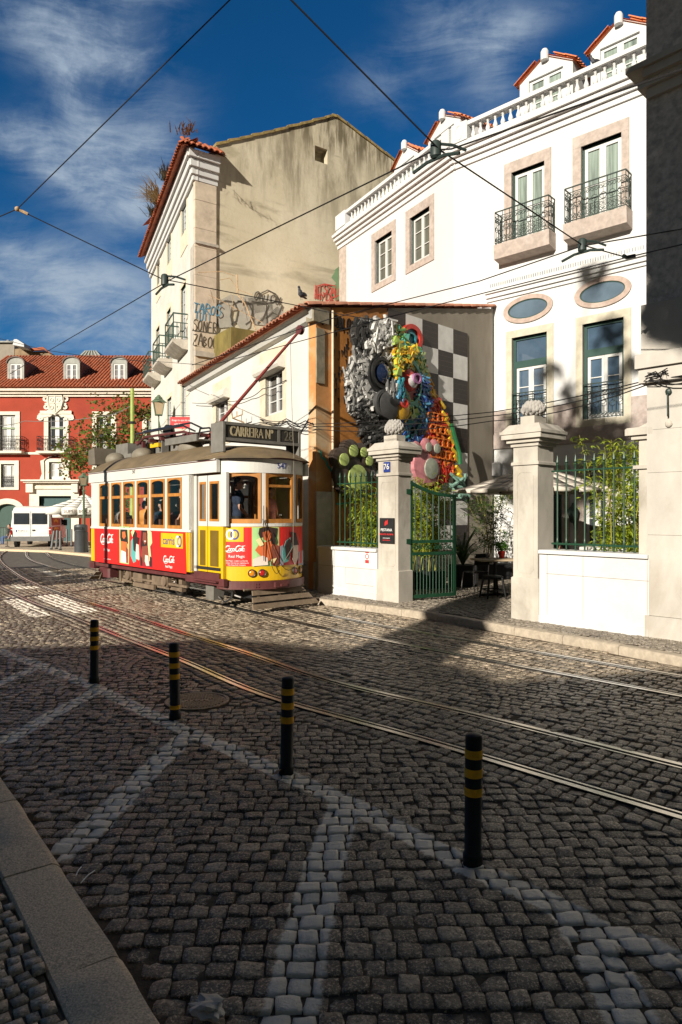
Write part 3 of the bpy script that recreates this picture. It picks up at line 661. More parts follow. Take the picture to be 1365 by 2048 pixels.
# back and far side of the house so that it is a closed volume
back = [PW.p(s_r, 0, z) for z in (0, 8.0)]; lb_, = [HF.p(s_l, 0, 0)]; off = PW.ex*s_r
g.quad(HF.p(s_l, 0, 0), HF.p(s_l, 0, 0)+off, HF.p(s_l, 0, 7.95)+off, HF.p(s_l, 0, pt_eave))
g.quad(HF.p(s_l, 0, 0)+off, PW.p(s_r, 0, 0), PW.p(s_r, 0, 7.95), HF.p(s_l, 0, 7.95)+off)
g.build('facade_wall', m_cream2, H_)
g = MB(); g.box(HF, s_l-.02, .02, .0, .025, 0.0, .75); g.box(HF, -.18, .0, .002, .02, .8, 6.2) if False else None
g.build('wall_base', m_grime, H_)
for i, (q, (pl, pr)) in enumerate(((wA, (520.6, 573.4)), (wB, (427, 462)))):
    A, B = HF.s_at(pl), HF.s_at(pr); a, b, c, d = q
    surround(HF, a, b, c, d, A, B, c-.28, d+.62, -.1, .012).build('window_surround', M('surround_stone', (.62, .54, .41), .85, .08, 4, .2, 40, col2=(.5, .42, .3), amt=.5), H_)
    f = frame_win(H_, HF, a, b, c, d, -.13, m_frame, glassy('old_glass', (.07, .065, .06)), 2, (.34, .67), .06)
    g = MB(); g.prismx(HF, [(-.02, d-.05), (.2, d-.02), (.24, d+.05), (.24, d+.16), (.15, d+.26), (-.02, d+.28)], A+.02, B-.03); g.build('shutter_box', M('painted_box', (.62, .59, .52), .6, .06, 5, col2=(.42, .38, .32), amt=.5), H_)
# gable wall: peeling strip, orange field, chequered tiles, grey render
zr = lambda s: 6.55+rise*s
s1, s2, s3 = PW.s_at(650), PW.s_at(663), PW.s_at(775)
def wallpoly(s0, s1_, z0, m, nm, y=0.0, ztop=None):
    g = MB(); g.prism(PW, [(s0, z0), (s1_, z0), (s1_, zr(s1_)-.02), (s0, zr(s0)-.02)], y-.25, y); return g.build(nm, m, H_)
wallpoly(0.0, s2, 0, m_strip, 'peeling_wall_strip'); wallpoly(s2, s3, 0, m_orange, 'orange_wall', .02); wallpoly(s3, s_r, 0, m_conc, 'grey_wall', .015)
MB().tube([PW.p(s2, .05, .3), PW.p(s2, .05, 3), PW.p(s2, .05, zr(s2)-.1)], .028, 8).build('downpipe', M('cream_pipe', (.62, .50, .36), .6, .1, 5), H_)
sc0 = PW.s_at(774); ztop = PW.z_at(774, 617); cs = (PW.s_at(933)-sc0)/5
m_tk = M('dark_brown_tile', (.032, .024, .022), .5, .15, 6, spec=.4); m_tw = M('off_white_tile', (.66, .65, .62), .6, .08, 4, spec=.4, col2=(.5, .48, .45), amt=.5)
g = MB(); x_ = 0
for i in range(5):
    for j in range(9):
        g.cur = (i+j) % 2
        g.box(PW, sc0+i*cs+.003, sc0+(i+1)*cs-.003, .0, .045, ztop-(j+1)*cs+.003, ztop-j*cs-.003)
g.cur = 2
for i in range(5):
    for j in range(9):
        if (i+j) % 2 == 0:
            for k in (1, 2, 3, 4): g.box(PW, sc0+i*cs+.01, sc0+(i+1)*cs-.01, .044, .0465, ztop-j*cs-k*cs/5-.003, ztop-j*cs-k*cs/5+.001)
g.build('chequered_tiles', [m_tk, m_tw, C('pale_scratch', (.12, .10, .095))], H_)
g = MB(); g.box(PW, .0, .55, -.05, .05, 0, 2.35); g.box(PW, .0, .45, .04, .055, 0, 1.1) ; g.build('corner_plinth', m_grime, H_)
g = MB()
def mono_tile(g, p0, p1, up, side, r_, n=5):
    """one barrel tile strip as a half tube from p0 to p1"""
    b = []
    for p, rr in ((p0, r_), (p1, r_*.86)):
        for k in range(n+1):
            t = math.pi*k/n; b.append(p+side*(rr*math.cos(t))+up*(rr*math.sin(t)*.8))
        for k in range(n, -1, -1):
            t = math.pi*k/n; b.append(p+side*(rr*.8*math.cos(t))+up*(rr*.68*math.sin(t)*.8))
    m = 2*(n+1)
    g.add(b, [(k, (k+1) % m, m+(k+1) % m, m+k) for k in range(m)]+[tuple(range(m)), tuple(range(2*m-1, m-1, -1))])
def tiled(g, o, along, up_slope, length, depth, pitch=.2, row=.42, r_=.1):
    """tiled slope: o is the left lower corner, along the eave, up_slope up the roof"""
    nrm = along.cross(up_slope).normalized(); nrm = nrm if nrm.z > 0 else -nrm
    n = int(length/pitch); rows = max(1, int(depth/row))
    for i in range(n+1):
        for j in range(rows):
            p = o+along*(i*pitch)+up_slope*(j*row-.04)+nrm*(.03+random.uniform(-.008, .008)); mono_tile(g, p, p+up_slope*(row+.05)+nrm*.02, nrm, along, r_)
    g.add([o, o+along*length, o+along*length+up_slope*depth, o+up_slope*depth], [(0, 1, 2, 3)])
    g.add([v-nrm*.05 for v in (o, o+along*length, o+along*length+up_slope*depth, o+up_slope*depth)], [(0, 1, 2, 3)])
ups = Vector((PW.ex.x, PW.ex.y, rise)).normalized()
eo = HF.p(s_l-.2, 0, pt_eave+.13)-ups*.38
g = MB(); tiled(g, eo, HF.ex, ups, -s_l+.2, s_r*1.02+.3, .21, .45, .1); rf = g.build('roof', m_tileold, H_, True)
g = MB()
for i in range(int(s_r/.42)+1):
    s = i*.42-.3; mono_tile(g, PW.p(s, -.02, zr(s)+.03), PW.p(s+.47, -.02, zr(s+.47)+.05), Z, PW.ey, .115)
g.build('verge_tiles', m_tileold, rf, True)
g = MB(); g.prismx(HF, [(-.05, pt_eave-.22), (.13, pt_eave-.16), (.2, pt_eave-.04), (.28, pt_eave+.03), (-.05, pt_eave+.06)], s_l, .04); g.build('eave_cornice', m_cream2, H_)
g = MB(); g.box(PW, -.12, .36, -.2, .06, pt_eave-.22, pt_eave+.09); g.box(PW, .0, .25, .0, .03, pt_eave-1.6, pt_eave-.35); g.build('corner_block', M('mossy_concrete', (.24, .21, .15), .9, .25, 5, .4, 25, col2=(.14, .12, .07), amt=.6), H_)
g = MB()       # marks on the wall
spray(g, PW, 'BROALOII', PW.s_at(684), PW.z_at(684, 645), .26, 1.1, .035, .022, .032, 4); g.build('black_graffiti', m_blackm, H_); g = MB()
g.ribbon(PW, [PW.sz(672, 655), PW.sz(690, 657), PW.sz(676, 660), PW.sz(700, 656)], .035, .022, .032)
g.ribbon(PW, [PW.sz(640, 640), PW.sz(645, 648), PW.sz(652, 642), PW.sz(650, 632)], .06, .01, .02)
g.build('black_graffiti', m_blackm, H_); g = MB()
rr = random.Random(5)
for k in range(70):
    px = rr.uniform(664, 705); py = rr.uniform(660, 800); s, z = PW.sz(px, py); l = rr.uniform(.03, .2)
    g.ribbon(PW, [(s, z), (s+rr.uniform(-.03, .03), z-l)], [rr.uniform(.02, .06), .006], .022, .026)
g.build('paint_drips', m_blackm, H_)
g = MB(); g.ribbon(PW, [PW.sz(*p) for p in ((638, 900), (643, 915), (650, 920), (655, 932), (664, 945), (673, 962), (690, 985), (710, 998))], .05, .022, .03)
g.ribbon(PW, [PW.sz(*p) for p in ((672, 1008), (700, 1006), (730, 990), (755, 985))], .045, .022, .03); g.build('teal_graffiti', C('teal_paint', (.04, .32, .26)), H_)
# ---- tall beige house with rendered gable
eT = TF.z_at(388, 312)-.05
T_ = thing('tall_house', 'tall pale house with a stained beige blank gable and green balconies', 'house', TF.p(0, 0, 0))
sl_ = TF.s_at(303); q0 = TG.s_at(432)
rows_ = {'top': [(364, 374, 408, 466), (335.4, 343, 464.6, 531), (315, 320.6, 526, 577)], 'bal': [(362.5, 373, 571, 690), (334.5, 342.5, 621.5, 718), (313, 320, 663, 748)], 'low': [(364, 373, 769, 858), (335, 344, 794, 872)]}
hs = []; meta = []
for kind, L in rows_.items():
    z0 = z1 = None
    for i, r_ in enumerate(L):
        a, b, c, d = TF.rect(*r_)
        if i == 0: z0, z1 = c, d
        c, d = z0, z1; hs.append((a, b, c, d)); meta.append(kind)
g = MB(); g.holes(TF, sl_, 0, 0, eT, hs, .16)
far = TG.p(12, 0, 0)-TG.o
for z0, z1 in ((0, eT),): g.quad(TF.p(sl_, 0, z0), TF.p(sl_, 0, z0)+far, TF.p(sl_, 0, z1)+far, TF.p(sl_, 0, z1))
g.build('facade_wall', m_cream, T_)
def gable_mat():
    m = bpy.data.materials.new('stained_beige_render'); m.use_nodes = True; t = NT(m.node_tree); b = t.n['Principled BSDF']
    pos = t.new('ShaderNodeNewGeometry').outputs['Position']; sp = t.new('ShaderNodeSeparateXYZ'); t.l.new(pos, sp.inputs[0]); zz = sp.outputs[2]
    c = t.mix(t.ramp(t.noise(pos, .5, 6), .3, .7), (.56, .50, .36), (.66, .60, .46)); c = t.mix(t.math('MULTIPLY', t.ramp(t.noise(pos, 6, 6, .7), .45, .75), .25), c, (.40, .33, .20))
    st = t.ramp(t.noise(t.scale(pos, (1.3, 1.3, .28)), 1.0, 8, .66, .2), .42, .68); hi = t.ramp(zz, 12.2, 17.5); band = t.ramp(t.noise(t.scale(pos, (.16, .16, .9)), 1.0, 6, .6, .5), .5, .66)
    f = t.math('MULTIPLY', t.math('MAXIMUM', t.math('MULTIPLY', st, hi), t.math('MULTIPLY', t.math('MULTIPLY', band, .75), t.ramp(zz, 9.0, 12.5))), .85)
    f = t.math('MAXIMUM', f, t.math('MULTIPLY', t.ramp(t.noise(t.scale(pos, (1.4, 1.4, .2)), 2, 6, .6), .42, .62), t.ramp(zz, 16.2, 18.2)))
    c = t.mix(f, c, (.17, .145, .095)); t.put(b.inputs['Base Color'], c); b.inputs['Roughness'].default_value = .92; b.inputs['Specular IOR Level'].default_value = .15
    bn = t.new('ShaderNodeBump'); bn.inputs['Strength'].default_value = .35; bn.inputs['Distance'].default_value = .02; t.put(bn.inputs['Height'], t.noise(pos, 12, 7, .65)); t.l.new(bn.outputs[0], b.inputs['Normal']); return m
m_gable = gable_mat()
gp_ = [TG.sz(432, 289), TG.sz(548, 262), TG.sz(650, 236), TG.sz(664, 231), TG.sz(674, 233), TG.sz(712, 262), TG.sz(790, 322)]
gr_ = TG.s_at(796)
zend = gp_[-1][1]
g = MB(); vx, vz = TG.sz(643, 310); vh = .32
poly = [(0.0, 0)]+[(0.0, eT)]+[(q0-.02, eT)]+gp_+[(gr_+2.6, zend-1.6), (gr_+2.6, 0)]
# gable face with a small square vent: split the polygon in horizontal strips round the hole
def strip(poly, z0, z1, x0=-99, x1=99):
    def clip(P_, ax, v, keep_ge):
        out = []
        for i in range(len(P_)):
            p, q = P_[i], P_[(i+1) % len(P_)]; ip, iq = (p[ax] >= v) == keep_ge, (q[ax] >= v) == keep_ge
            if ip: out.append(p)
            if ip != iq and p[ax] != q[ax]: t = (v-p[ax])/(q[ax]-p[ax]); out.append((p[0]+t*(q[0]-p[0]), p[1]+t*(q[1]-p[1])))
        return out
    P_ = poly
    for ax, v, k in ((1, z0, True), (1, z1, False), (0, x0, True), (0, x1, False)):
        if len(P_) > 2: P_ = clip(P_, ax, v, k)
    return P_
for z0, z1, x0, x1 in ((0, vz-vh, -9, 99), (vz-vh, vz+vh, -9, vx-vh), (vz-vh, vz+vh, vx+vh, 99), (vz+vh, 99, -9, 99)):
    P_ = strip(poly, z0, z1, x0, x1); g.add([TG.p(x, 0, z) for x, z in P_], [tuple(range(len(P_)))])
for q in (((-1, -1), (1, -1)), ((1, -1), (1, 1)), ((1, 1), (-1, 1)), ((-1, 1), (-1, -1))):
    (p0, q0_), (p1, q1) = q; g.quad(*[TG.p(vx+x*vh, y, vz+z*vh) for x, z, y in ((p0, q0_, 0), (p1, q1, 0), (p1, q1, -.5), (p0, q0_, -.5))])
g.quad(*[TG.p(vx+x*vh, -.5, vz+z*vh) for x, z in ((-1, -1), (1, -1), (1, 1), (-1, 1))])
g.build('gable_wall', m_gable, T_)
g = MB()       # roof slopes behind the gable
for (x0, z0), (x1, z1) in zip(gp_[:-1], gp_[1:]): g.quad(TG.p(x0, -.02, z0-.02), TG.p(x1, -.02, z1-.02), TG.p(x1, -9, z1-.02), TG.p(x0, -9, z0-.02))
g.build('roof', m_tileold, T_)
g = MB(); m_lich = M('lichen_capping', (.30, .22, .08), .9, .3, 6, .4, 25, col2=(.15, .12, .07), amt=.8)
for (x0, z0), (x1, z1) in zip(gp_[:-1], gp_[1:]):
    n = max(1, int((x1-x0)/.5))
    for k in range(n):
        t0, t1 = k/n, (k+1)/n; A = (x0+(x1-x0)*t0, z0+(z1-z0)*t0+.02*(k % 2)); B = (x0+(x1-x0)*t1+.03, z0+(z1-z0)*t1)
        g.prism(TG, [(A[0], A[1]-.05), (B[0], B[1]-.05), (B[0], B[1]+.05), (A[0], A[1]+.07)], -.3, .06)
g.build('gable_capping', m_lich, T_)
g = MB(); zz_ = 0; rr = random.Random(2)
while zz_ < eT-1.0:      # quoin of large stones
    h = rr.uniform(.7, 1.5); z1 = min(zz_+h, eT-1.0); g.bbox(TG, -.02, q0, -.1, .07+rr.uniform(0, .01), zz_+.004, z1-.004, .01); zz_ = z1
g.build('corner_quoin', M('weathered_quoin', (.56, .47, .36), .85, .12, 3, .35, 30, col2=(.36, .29, .22), amt=.6), T_)
g = MB(); zq = TG.z_at(410, 487); g.box(TG, -.03, q0+.06, -.05, .14, zq-.1, zq); zq2 = TG.z_at(410, 705); g.box(TG, -.03, q0+.06, -.05, .15, zq2-.2, zq2)
g.box(TF, -.62, .025, -.05, .05, 0, zq-.1) ; g.build('quoin_band', m_grime, T_)
g = MB()
for dz, w in ((-1.0, .10), (-.8, .17), (-.55, .26), (-.25, .36)):
    g.box(TF, sl_, w, -.1, w, eT+dz, eT+dz+(.2 if dz < -.9 else .27)); g.box(TG, -w, q0+.04, -.1, w, eT+dz+.004, eT+dz+(.2 if dz < -.9 else .27)-.004)
g.build('eave_cornice', m_white, T_)
upT = Vector((-TF.ey.x*.86, -TF.ey.y*.86, .52)).normalized(); g = MB()
eo = TF.p(sl_, .62, eT+.04); tiled(g, eo, TF.ex, upT, -sl_+.5, .75, .23, .38, .11)
upG = (-TG.ey*.7+Z*.5).normalized(); tiled(g, TG.p(-.5, .55, eT+.02), TG.ex, upG, q0+.75, .7, .23, .35, .11)
g.build('eave_tiles', m_tile, T_, True)
m_apron = M('window_apron', (.66, .57, .43), .85, .08, 4, .2, 30)
wz = {}
for (a, b, c, d), k in zip(hs, meta):
    surround(TF, a, b, c, d, a-.2, b+.2, c-(.75 if k == 'top' else .05), d+.18, -.1, .02).build('window_surround', m_apron, T_)
    frame_win(T_, TF, a, b, c, d, -.1, m_frame, m_glassb, 2, (.25, .5, .75), .07, outer=m_gframe, ow=.08)
m_biron = M('balcony_green_iron', (.04, .075, .06), .5, .15, 5)
for (a, b, c, d), k in zip(hs, meta):
    if k != 'bal': continue
    m0, m1 = a-.42, b+.42; pd = .62
    bt = MB().prismx(TF, [(0, c-.42), (.25, c-.38), (pd-.08, c-.2), (pd, c-.14), (pd, c-.02), (0, c-.02)], m0, m1).build('balcony', m_grime, T_)
    g = MB(); zt = c+1.02
    g.box(TF, m0, m1, pd-.06, pd-.02, zt-.05, zt); g.box(TF, m0, m1, pd-.055, pd-.025, zt-.4, zt-.37); g.box(TF, m0, m1, pd-.055, pd-.025, c+.06, c+.09)
    for x in (m0, m1-.04): g.box(TF, x, x+.04, .02, pd-.06, zt-.05, zt); g.box(TF, x+.005, x+.035, .02, pd-.06, zt-.4, zt-.37); g.box(TF, x+.005, x+.035, .02, pd-.06, c+.06, c+.09); g.box(TF, x, x+.04, pd-.06, pd-.02, c-.02, zt-.05)
    n = 8
    for i in range(1, n): x = m0+(m1-m0)*i/n; g.box(TF, x-.012, x+.012, pd-.052, pd-.028, c+.09, zt-.4)
    for i in range(1, 4):
        y = .02+(pd-.06)*i/4
        for x in (m0, m1-.03): g.box(TF, x+.003, x+.027, y-.012, y+.012, c+.09, zt-.4)
    g.build('railing', m_biron, bt)
g = MB(); g.box(TG, q0-.1, TG.s_at(508), .02, 1.6, 0, TG.z_at(470, 655, 1.6)); g.build('mossy_outbuilding', M('mossy_render', (.17, .135, .04), .95, .25, 3, .5, 20, col2=(.09, .07, .035), amt=.7, stretch=(1, 1, .4)), T_)
gw = MB(); gk = MB(); gb = MB(); gr2 = MB()
def gs(px, py): return TG.sz(px, py, .03)
sv = lambda L: [gs(*p) for p in L]
for L in ([(452, 655), (448, 635), (452, 612), (466, 605), (483, 607), (492, 625), (488, 645), (478, 652)], [(490, 605), (520, 612), (522, 650)], [(500, 612), (545, 606), (552, 614), (541, 640), (530, 650)], [(546, 640), (560, 628), (572, 634), (556, 645), (566, 650)]):
    gw.ribbon(TG, sv(L), .62, .022, .03); gk.ribbon(TG, [(s+.3, z+.1) for s, z in sv(L)], .07, .03, .036); gk.ribbon(TG, [(s-.32, z) for s, z in sv(L)], .08, .03, .036)
gk.ribbon(TG, sv([(512, 602), (520, 588), (536, 580), (552, 588), (562, 605)]), .04, .03, .036)
spray(gk, TG, 'ONIOU', gs(535, 596)[0], gs(535, 596)[1], .3, 1.2, .05, .03, .036, 5, .3)
qs = (TG.s_at(393)+TG.s_at(432))/2
for txt, py, sz_ in (('SONER', 652, .40), ('ZABOO', 682, .40)): spray(gk, TG, txt, TG.s_at(411, .09), TG.z_at(410, py, .09), .42, 1.0, .035, .087, .092, py)
gk.ribbon(TG, [(qs-.6, TG.z_at(410, 666)), (qs+.6, TG.z_at(412, 665))], .04, .086, .09)
spray(gb, TG, 'TAROS', TG.s_at(415, .09), TG.z_at(413, 619, .09), .36, 1.15, .04, .087, .092, 3, .2); spray(gb, TG, 'IUII', TG.s_at(408, .09), TG.z_at(410, 634, .09), .28, .7, .035, .087, .092, 6)
spray(gr2, TG, 'IISOM!', *gs(655, 580), .34, 1.35, .045, .03, .036, 7); spray(gr2, TG, 'HYDRO', *gs(656, 594), .34, 1.35, .045, .03, .036, 8)
gr2.ribbon(TG, sv([(634, 598), (635, 572), (650, 568), (672, 572), (672, 598)]), .05, .03, .036)
gw.build('silver_graffiti', C('silver_paint', (.42, .40, .34)), T_); gk.build('black_graffiti', C('faded_black_paint', (.10, .09, .07)), T_); gb.build('blue_graffiti', C('blue_paint', (.10, .28, .42)), T_); gr2.build('red_graffiti', C('red_paint', (.60, .10, .08)), T_)
g = MB()
for L in ([(676, 535), (682, 545), (674, 556), (684, 570), (672, 580), (680, 598)],): g.ribbon(TG, sv(L), .55, .025, .032)
g.build('green_graffiti', C('pale_green_paint', (.20, .32, .18)), T_)
# ---- hotel, white, two wings of one building
K_ = thing('white_hotel', 'white rendered hotel with balustraded roof, pink stone windows and oval lights', 'hotel', HR.p(0, 0, 0))
zb, zt_, zc = HR.z_at(908, 302), HR.z_at(908, 260), HR.z_at(908, 337)
hl_l = HL.s_at(680); hr_r = HR.s_at(1283)+3.5
# upper windows
U1 = HR.rect(1024, 1090, 334, 480); U2 = HR.rect(1163, 1244, 270, 430)
zsl = HR.z_at(1045, 474, .42); zit = HR.z_at(1057, 334); zot = HR.z_at(1054, 310)
U1 = (U1[0], U1[1], zsl, zit); U2 = (U2[0], U2[1], zsl, zit)
D1 = HR.rect(1024.6, 1095, 670, 850); D2 = HR.rect(1166, 1248.5, 640, 835); zdb, zdt = D1[2], D1[3]; D1 = (*D1[:2], zdb, zdt); D2 = (*D2[:2], zdb, zdt)
zdo = HR.z_at(1059, 657)
V1 = HL.rect(751, 785, 472, 561); V2 = HL.rect(820.5, 860.5, 424, 520); V2 = (*V2[:2], V1[2], V1[3])
E1 = (HR.s_at(1170, 0), HR.s_at(1215), .15, 3.0); E2 = (HR.s_at(1095), HR.s_at(1125), .15, 3.0)
g = MB(); g.holes(HR, sb, hr_r, 0, zb-.1, [U1, U2, D1, D2, E1, E2], .22); g.holes(HL, hl_l, 0, 0, zb-.1, [V1, V2], .22)
bk = -HR.ey*9; g.quad(HR.p(hr_r, 0, 0), HR.p(hr_r, 0, 0)+bk, HR.p(hr_r, 0, zb)+bk, HR.p(hr_r, 0, zb)); bk2 = HL.p(hl_l, -2.5, 0)
g.quad(HL.p(hl_l, 0, 0), bk2, bk2+Z*zb, HL.p(hl_l, 0, zb-.1))
g.build('facade_wall', m_white, K_)
# flat roof terrace and back wall closing the volume
roofpts = [HL.p(hl_l, 0, zb-.12), HL.p(0, 0, zb-.12), HR.p(hr_r, 0, zb-.12), HR.p(hr_r, -9, zb-.12), HL.p(-2, -9, zb-.12), HL.p(hl_l, -2.5, zb-.12)]
g = MB(); g.add(roofpts, [tuple(range(6))]); g.build('roof_terrace', m_white, K_)
def corn(g, fr, a, b, z, prof):
    for y1, z0, z1 in prof: g.box(fr, a, b, -.02, y1, z+z0, z+z1)
g = MB(); pr = ((.06, -.62, -.46), (.14, -.459, -.33), (.24, -.329, -.2), (.32, -.199, -.10), (.20, -.099, .02))
corn(g, HR, sb-.08, hr_r, zb, pr); corn(g, HL, hl_l-.1, .12, zb+.0015, pr); g.build('roof_cornice', m_white, K_)
zm = HR.z_at(985, 592)
g = MB(); corn(g, HR, HR.s_at(975), hr_r, zm, ((.05, -.18, -.08), (.11, -.079, .04), (.17, .041, .13), (.10, .131, .22)))
n_ = 46; s0_ = HR.s_at(975)+.1
for i in range(n_*2): x = s0_+i*.07; g.box(HR, x, x+.035, .0, .06, zm+.22, zm+.36)
g.build('floor_cornice', m_white, K_)
# balustrade
def bal_prof(h): return [(.055, 0), (.055, .06*h), (.035, .08*h), (.04, .12*h), (.075, .3*h), (.07, .38*h), (.035, .62*h), (.03, .72*h), (.048, .78*h), (.03, .82*h), (.055, .92*h), (.055, h)]
bz0, bz1 = zb+.10, zt_-.12
bl = MB(); bl.box(HR, sb+.05, hr_r, -.16, .16, zb+.021, bz0); bl.box(HR, sb+.05, hr_r, -.15, .15, bz1, zt_); bl.box(HL, hl_l, -.05, -.16, .16, zb+.021, bz0); bl.box(HL, hl_l, -.05, -.15, .15, bz1, zt_)
B_ = bl.build('balustrade', m_white, K_)
pr_ = bal_prof(bz1-bz0)
def baluster(fr, s):
    p = fr.p(s, 0, bz0); g = MB(); g.lathe(Fr(p, (1, 0)), pr_, 10); g.box(Fr(p, fr.ex), -.06, .06, -.06, .06, .92*(bz1-bz0), (bz1-bz0)); g.build('baluster', m_white, B_, True)
s = sb+.72
while s < HR.s_at(1283)+.6: baluster(HR, s); s += .255
s = hl_l+1.0
while s < -.5: baluster(HL, s); s += .255
g = MB(); g.bbox(HL, hl_l-.03, hl_l+.75, -.2, .2, bz0+.002, zt_+.03, .02); g.build('balustrade_pier', m_white, B_)
g = MB(); g.bbox(HR, sb+.03, sb+.6, -.2, .2, bz0+.002, zt_+.03, .02); g.ribbon(HR, arc(sb+.315, (bz0+zt_)/2, .13, .22, 0, 360, 20), .03, .2, .215)
g.bbox(HL, -.4, -.03, -.2, .2, bz0+.002, zt_+.02, .02); g.build('balustrade_pier', m_white, B_)
g = MB(); g.box(HL, hl_l-.012, hl_l+.55, -.2, .02, 0, zb-.63); g.build('corner_pilaster', m_lime, K_)
for fr, q in ((HL, V1), (HL, V2)):
    a, b, c, d = q; surround(fr, a, b, c, d, a-.24, b+.24, c-.22, d+.32, -.16, .03).build('window_surround', m_lime, K_)
    frame_win(K_, fr, a, b, c, d, -.15, m_frame, glassy('dim_glass', (.10, .105, .085), .05), 2, (.34, .68), .065, outer=m_gframe, ow=.06)
for q, mg in ((U1, m_glassg), (U2, m_glassg)):
    a, b, c, d = q; surround(HR, a, b, c, d, a-.24, b+.2, c, d+.32, -.16, .03).build('window_surround', m_lime, K_)
    frame_win(K_, HR, a, b, c, d, -.15, m_frame, mg, 2, (.5,), .09, outer=m_gframe, ow=.05)
for (px0, px1), q in (((988, 1099), U1), ((1127, 1254), U2)):
    m0, m1 = HR.s_at(px0, .42), HR.s_at(px1, .42)
    bt = MB().prismx(HR, [(0, zsl-.48), (.42, zsl-.42), (.44, zsl-.05), (.44, zsl), (0, zsl)], m0, m1).build('balcony', m_lime, K_)
    g = MB(); grille(g, HR, m0+.03, m1-.03, zsl+.04, zsl+.98, .4, 7)
    for x in (m0+.03, m1-.03):
        f2 = Fr(HR.p(x, 0, 0), HR.ey, HR.ex); grille(g, f2, .02, .4, zsl+.04, zsl+.975, 0, 2)
    g.build('railing', m_iron, bt)
for q in (D1, D2):
    a, b, c, d = q; surround(HR, a, b, c, d, a-.19, b+.19, c-.2, zdo+.02, -.16, .03).build('door_surround', M('cream_limestone', (.50, .46, .36), .8, .1, 5, .15, 40, col2=(.42, .37, .28), amt=.5), K_)
    zt2 = c+(d-c)*.66
    f = frame_win(K_, HR, a+.09, b-.09, c+.02, zt2, -.15, m_frame, m_glassb, 2, (.66,), .08, name='french_door')
    g = MB(); g.box(HR, a, a+.08, -.17, -.1, c, d); g.box(HR, b-.08, b, -.17, -.1, c, d); g.box(HR, a+.08, b-.08, -.17, -.1, d-.08, d); g.box(HR, a+.08, b-.08, -.17, -.1, zt2, zt2+.2)
    fl = g.build('fanlight', m_gframe, K_); MB().box(HR, a+.08, b-.08, -.16, -.14, zt2+.2, d-.08).build('pane', m_glassb, fl)
    g = MB(); grille(g, HR, a+.01, b-.01, c+.02, c+.98, .0, 5); g.build('railing', m_iron, K_)
m_ov = M('oval_stone', (.40, .31, .26), .8, .14, 8, .15, 50, col2=(.55, .46, .4), amt=.5)
for pxa, pxb, pcx, pcy in ((1008, 1107, 1058, 617), (1150, 1264, 1206.5, 585)):
    a, b = HR.s_at(pxa), HR.s_at(pxb); cs_, cz_ = (a+b)/2, HR.z_at(pcx, pcy); rx, rz = (b-a)/2, .40
    if pxa < 1100: zov = cz_
    cz_ = zov
    g = MB(); n = 40; b_ = []
    for (fx, y) in ((1.0, -.02), (1.0, .045), (.74, .045), (.74, -.02)):
        for k in range(n): t = 2*math.pi*k/n; b_.append(HR.p(cs_+rx*(fx if fx == 1 else .80)*math.cos(t), y, cz_+rz*(fx if fx == 1 else .68)*math.sin(t)))
    g.add(b_, [(i*n+k, i*n+(k+1) % n, ((i+1) % 4)*n+(k+1) % n, ((i+1) % 4)*n+k) for i in range(4) for k in range(n)])
    ow = g.build('oval_window', m_ov, K_, True)
    g = MB(); b_ = []
    for (fx, fz, y) in ((.80, .68, -.015), (.80, .68, .015), (.75, .6, .015), (.75, .6, -.015)):
        for k in range(n): t = 2*math.pi*k/n; b_.append(HR.p(cs_+rx*fx*math.cos(t), y, cz_+rz*fz*math.sin(t)))
    g.add(b_, [(i*n+k, i*n+(k+1) % n, ((i+1) % 4)*n+(k+1) % n, ((i+1) % 4)*n+k) for i in range(4) for k in range(n)]); g.build('frame', m_gframe, ow, True)
    g = MB(); g.prism(HR, [(cs_+rx*.76*math.cos(2*math.pi*k/n), cz_+rz*.62*math.sin(2*math.pi*k/n)) for k in range(n)], .002, .008); g.build('pane', glassy('oval_glass', (.10, .14, .18), .05), ow)
g = MB(); z1_, z2_ = HR.z_at(1000, 831), HR.z_at(1000, 862); z3_ = HR.z_at(1000, 898)
x0_, x1_ = HR.s_at(984)-.3, hr_r
for a, b in ((x0_, D1[0]-.19), (D1[1]+.19, D2[0]-.19), (D2[1]+.19, x1_)): g.box(HR, a, b, -.05, .02, zdb-.2, z1_+.12)
g.box(HR, x0_, x1_, -.05, .06, z3_, zdb-.2); g.build('stone_band', M('mauve_limestone', (.36, .30, .27), .8, .15, 8, .15, 50, col2=(.46, .41, .38), amt=.5), K_)
for q in (E1, E2):
    a, b, c, d = q; surround(HR, a, b, c, d, a-.22, b+.22, c-.01, d+.2, -.16, .03).build('door_surround', m_lime, K_)
    frame_win(K_, HR, a, b, c, d, -.12, m_frame if q is E1 else m_gframe, m_glass, 2, (.3, .55, .75), .09, name='glazed_door')
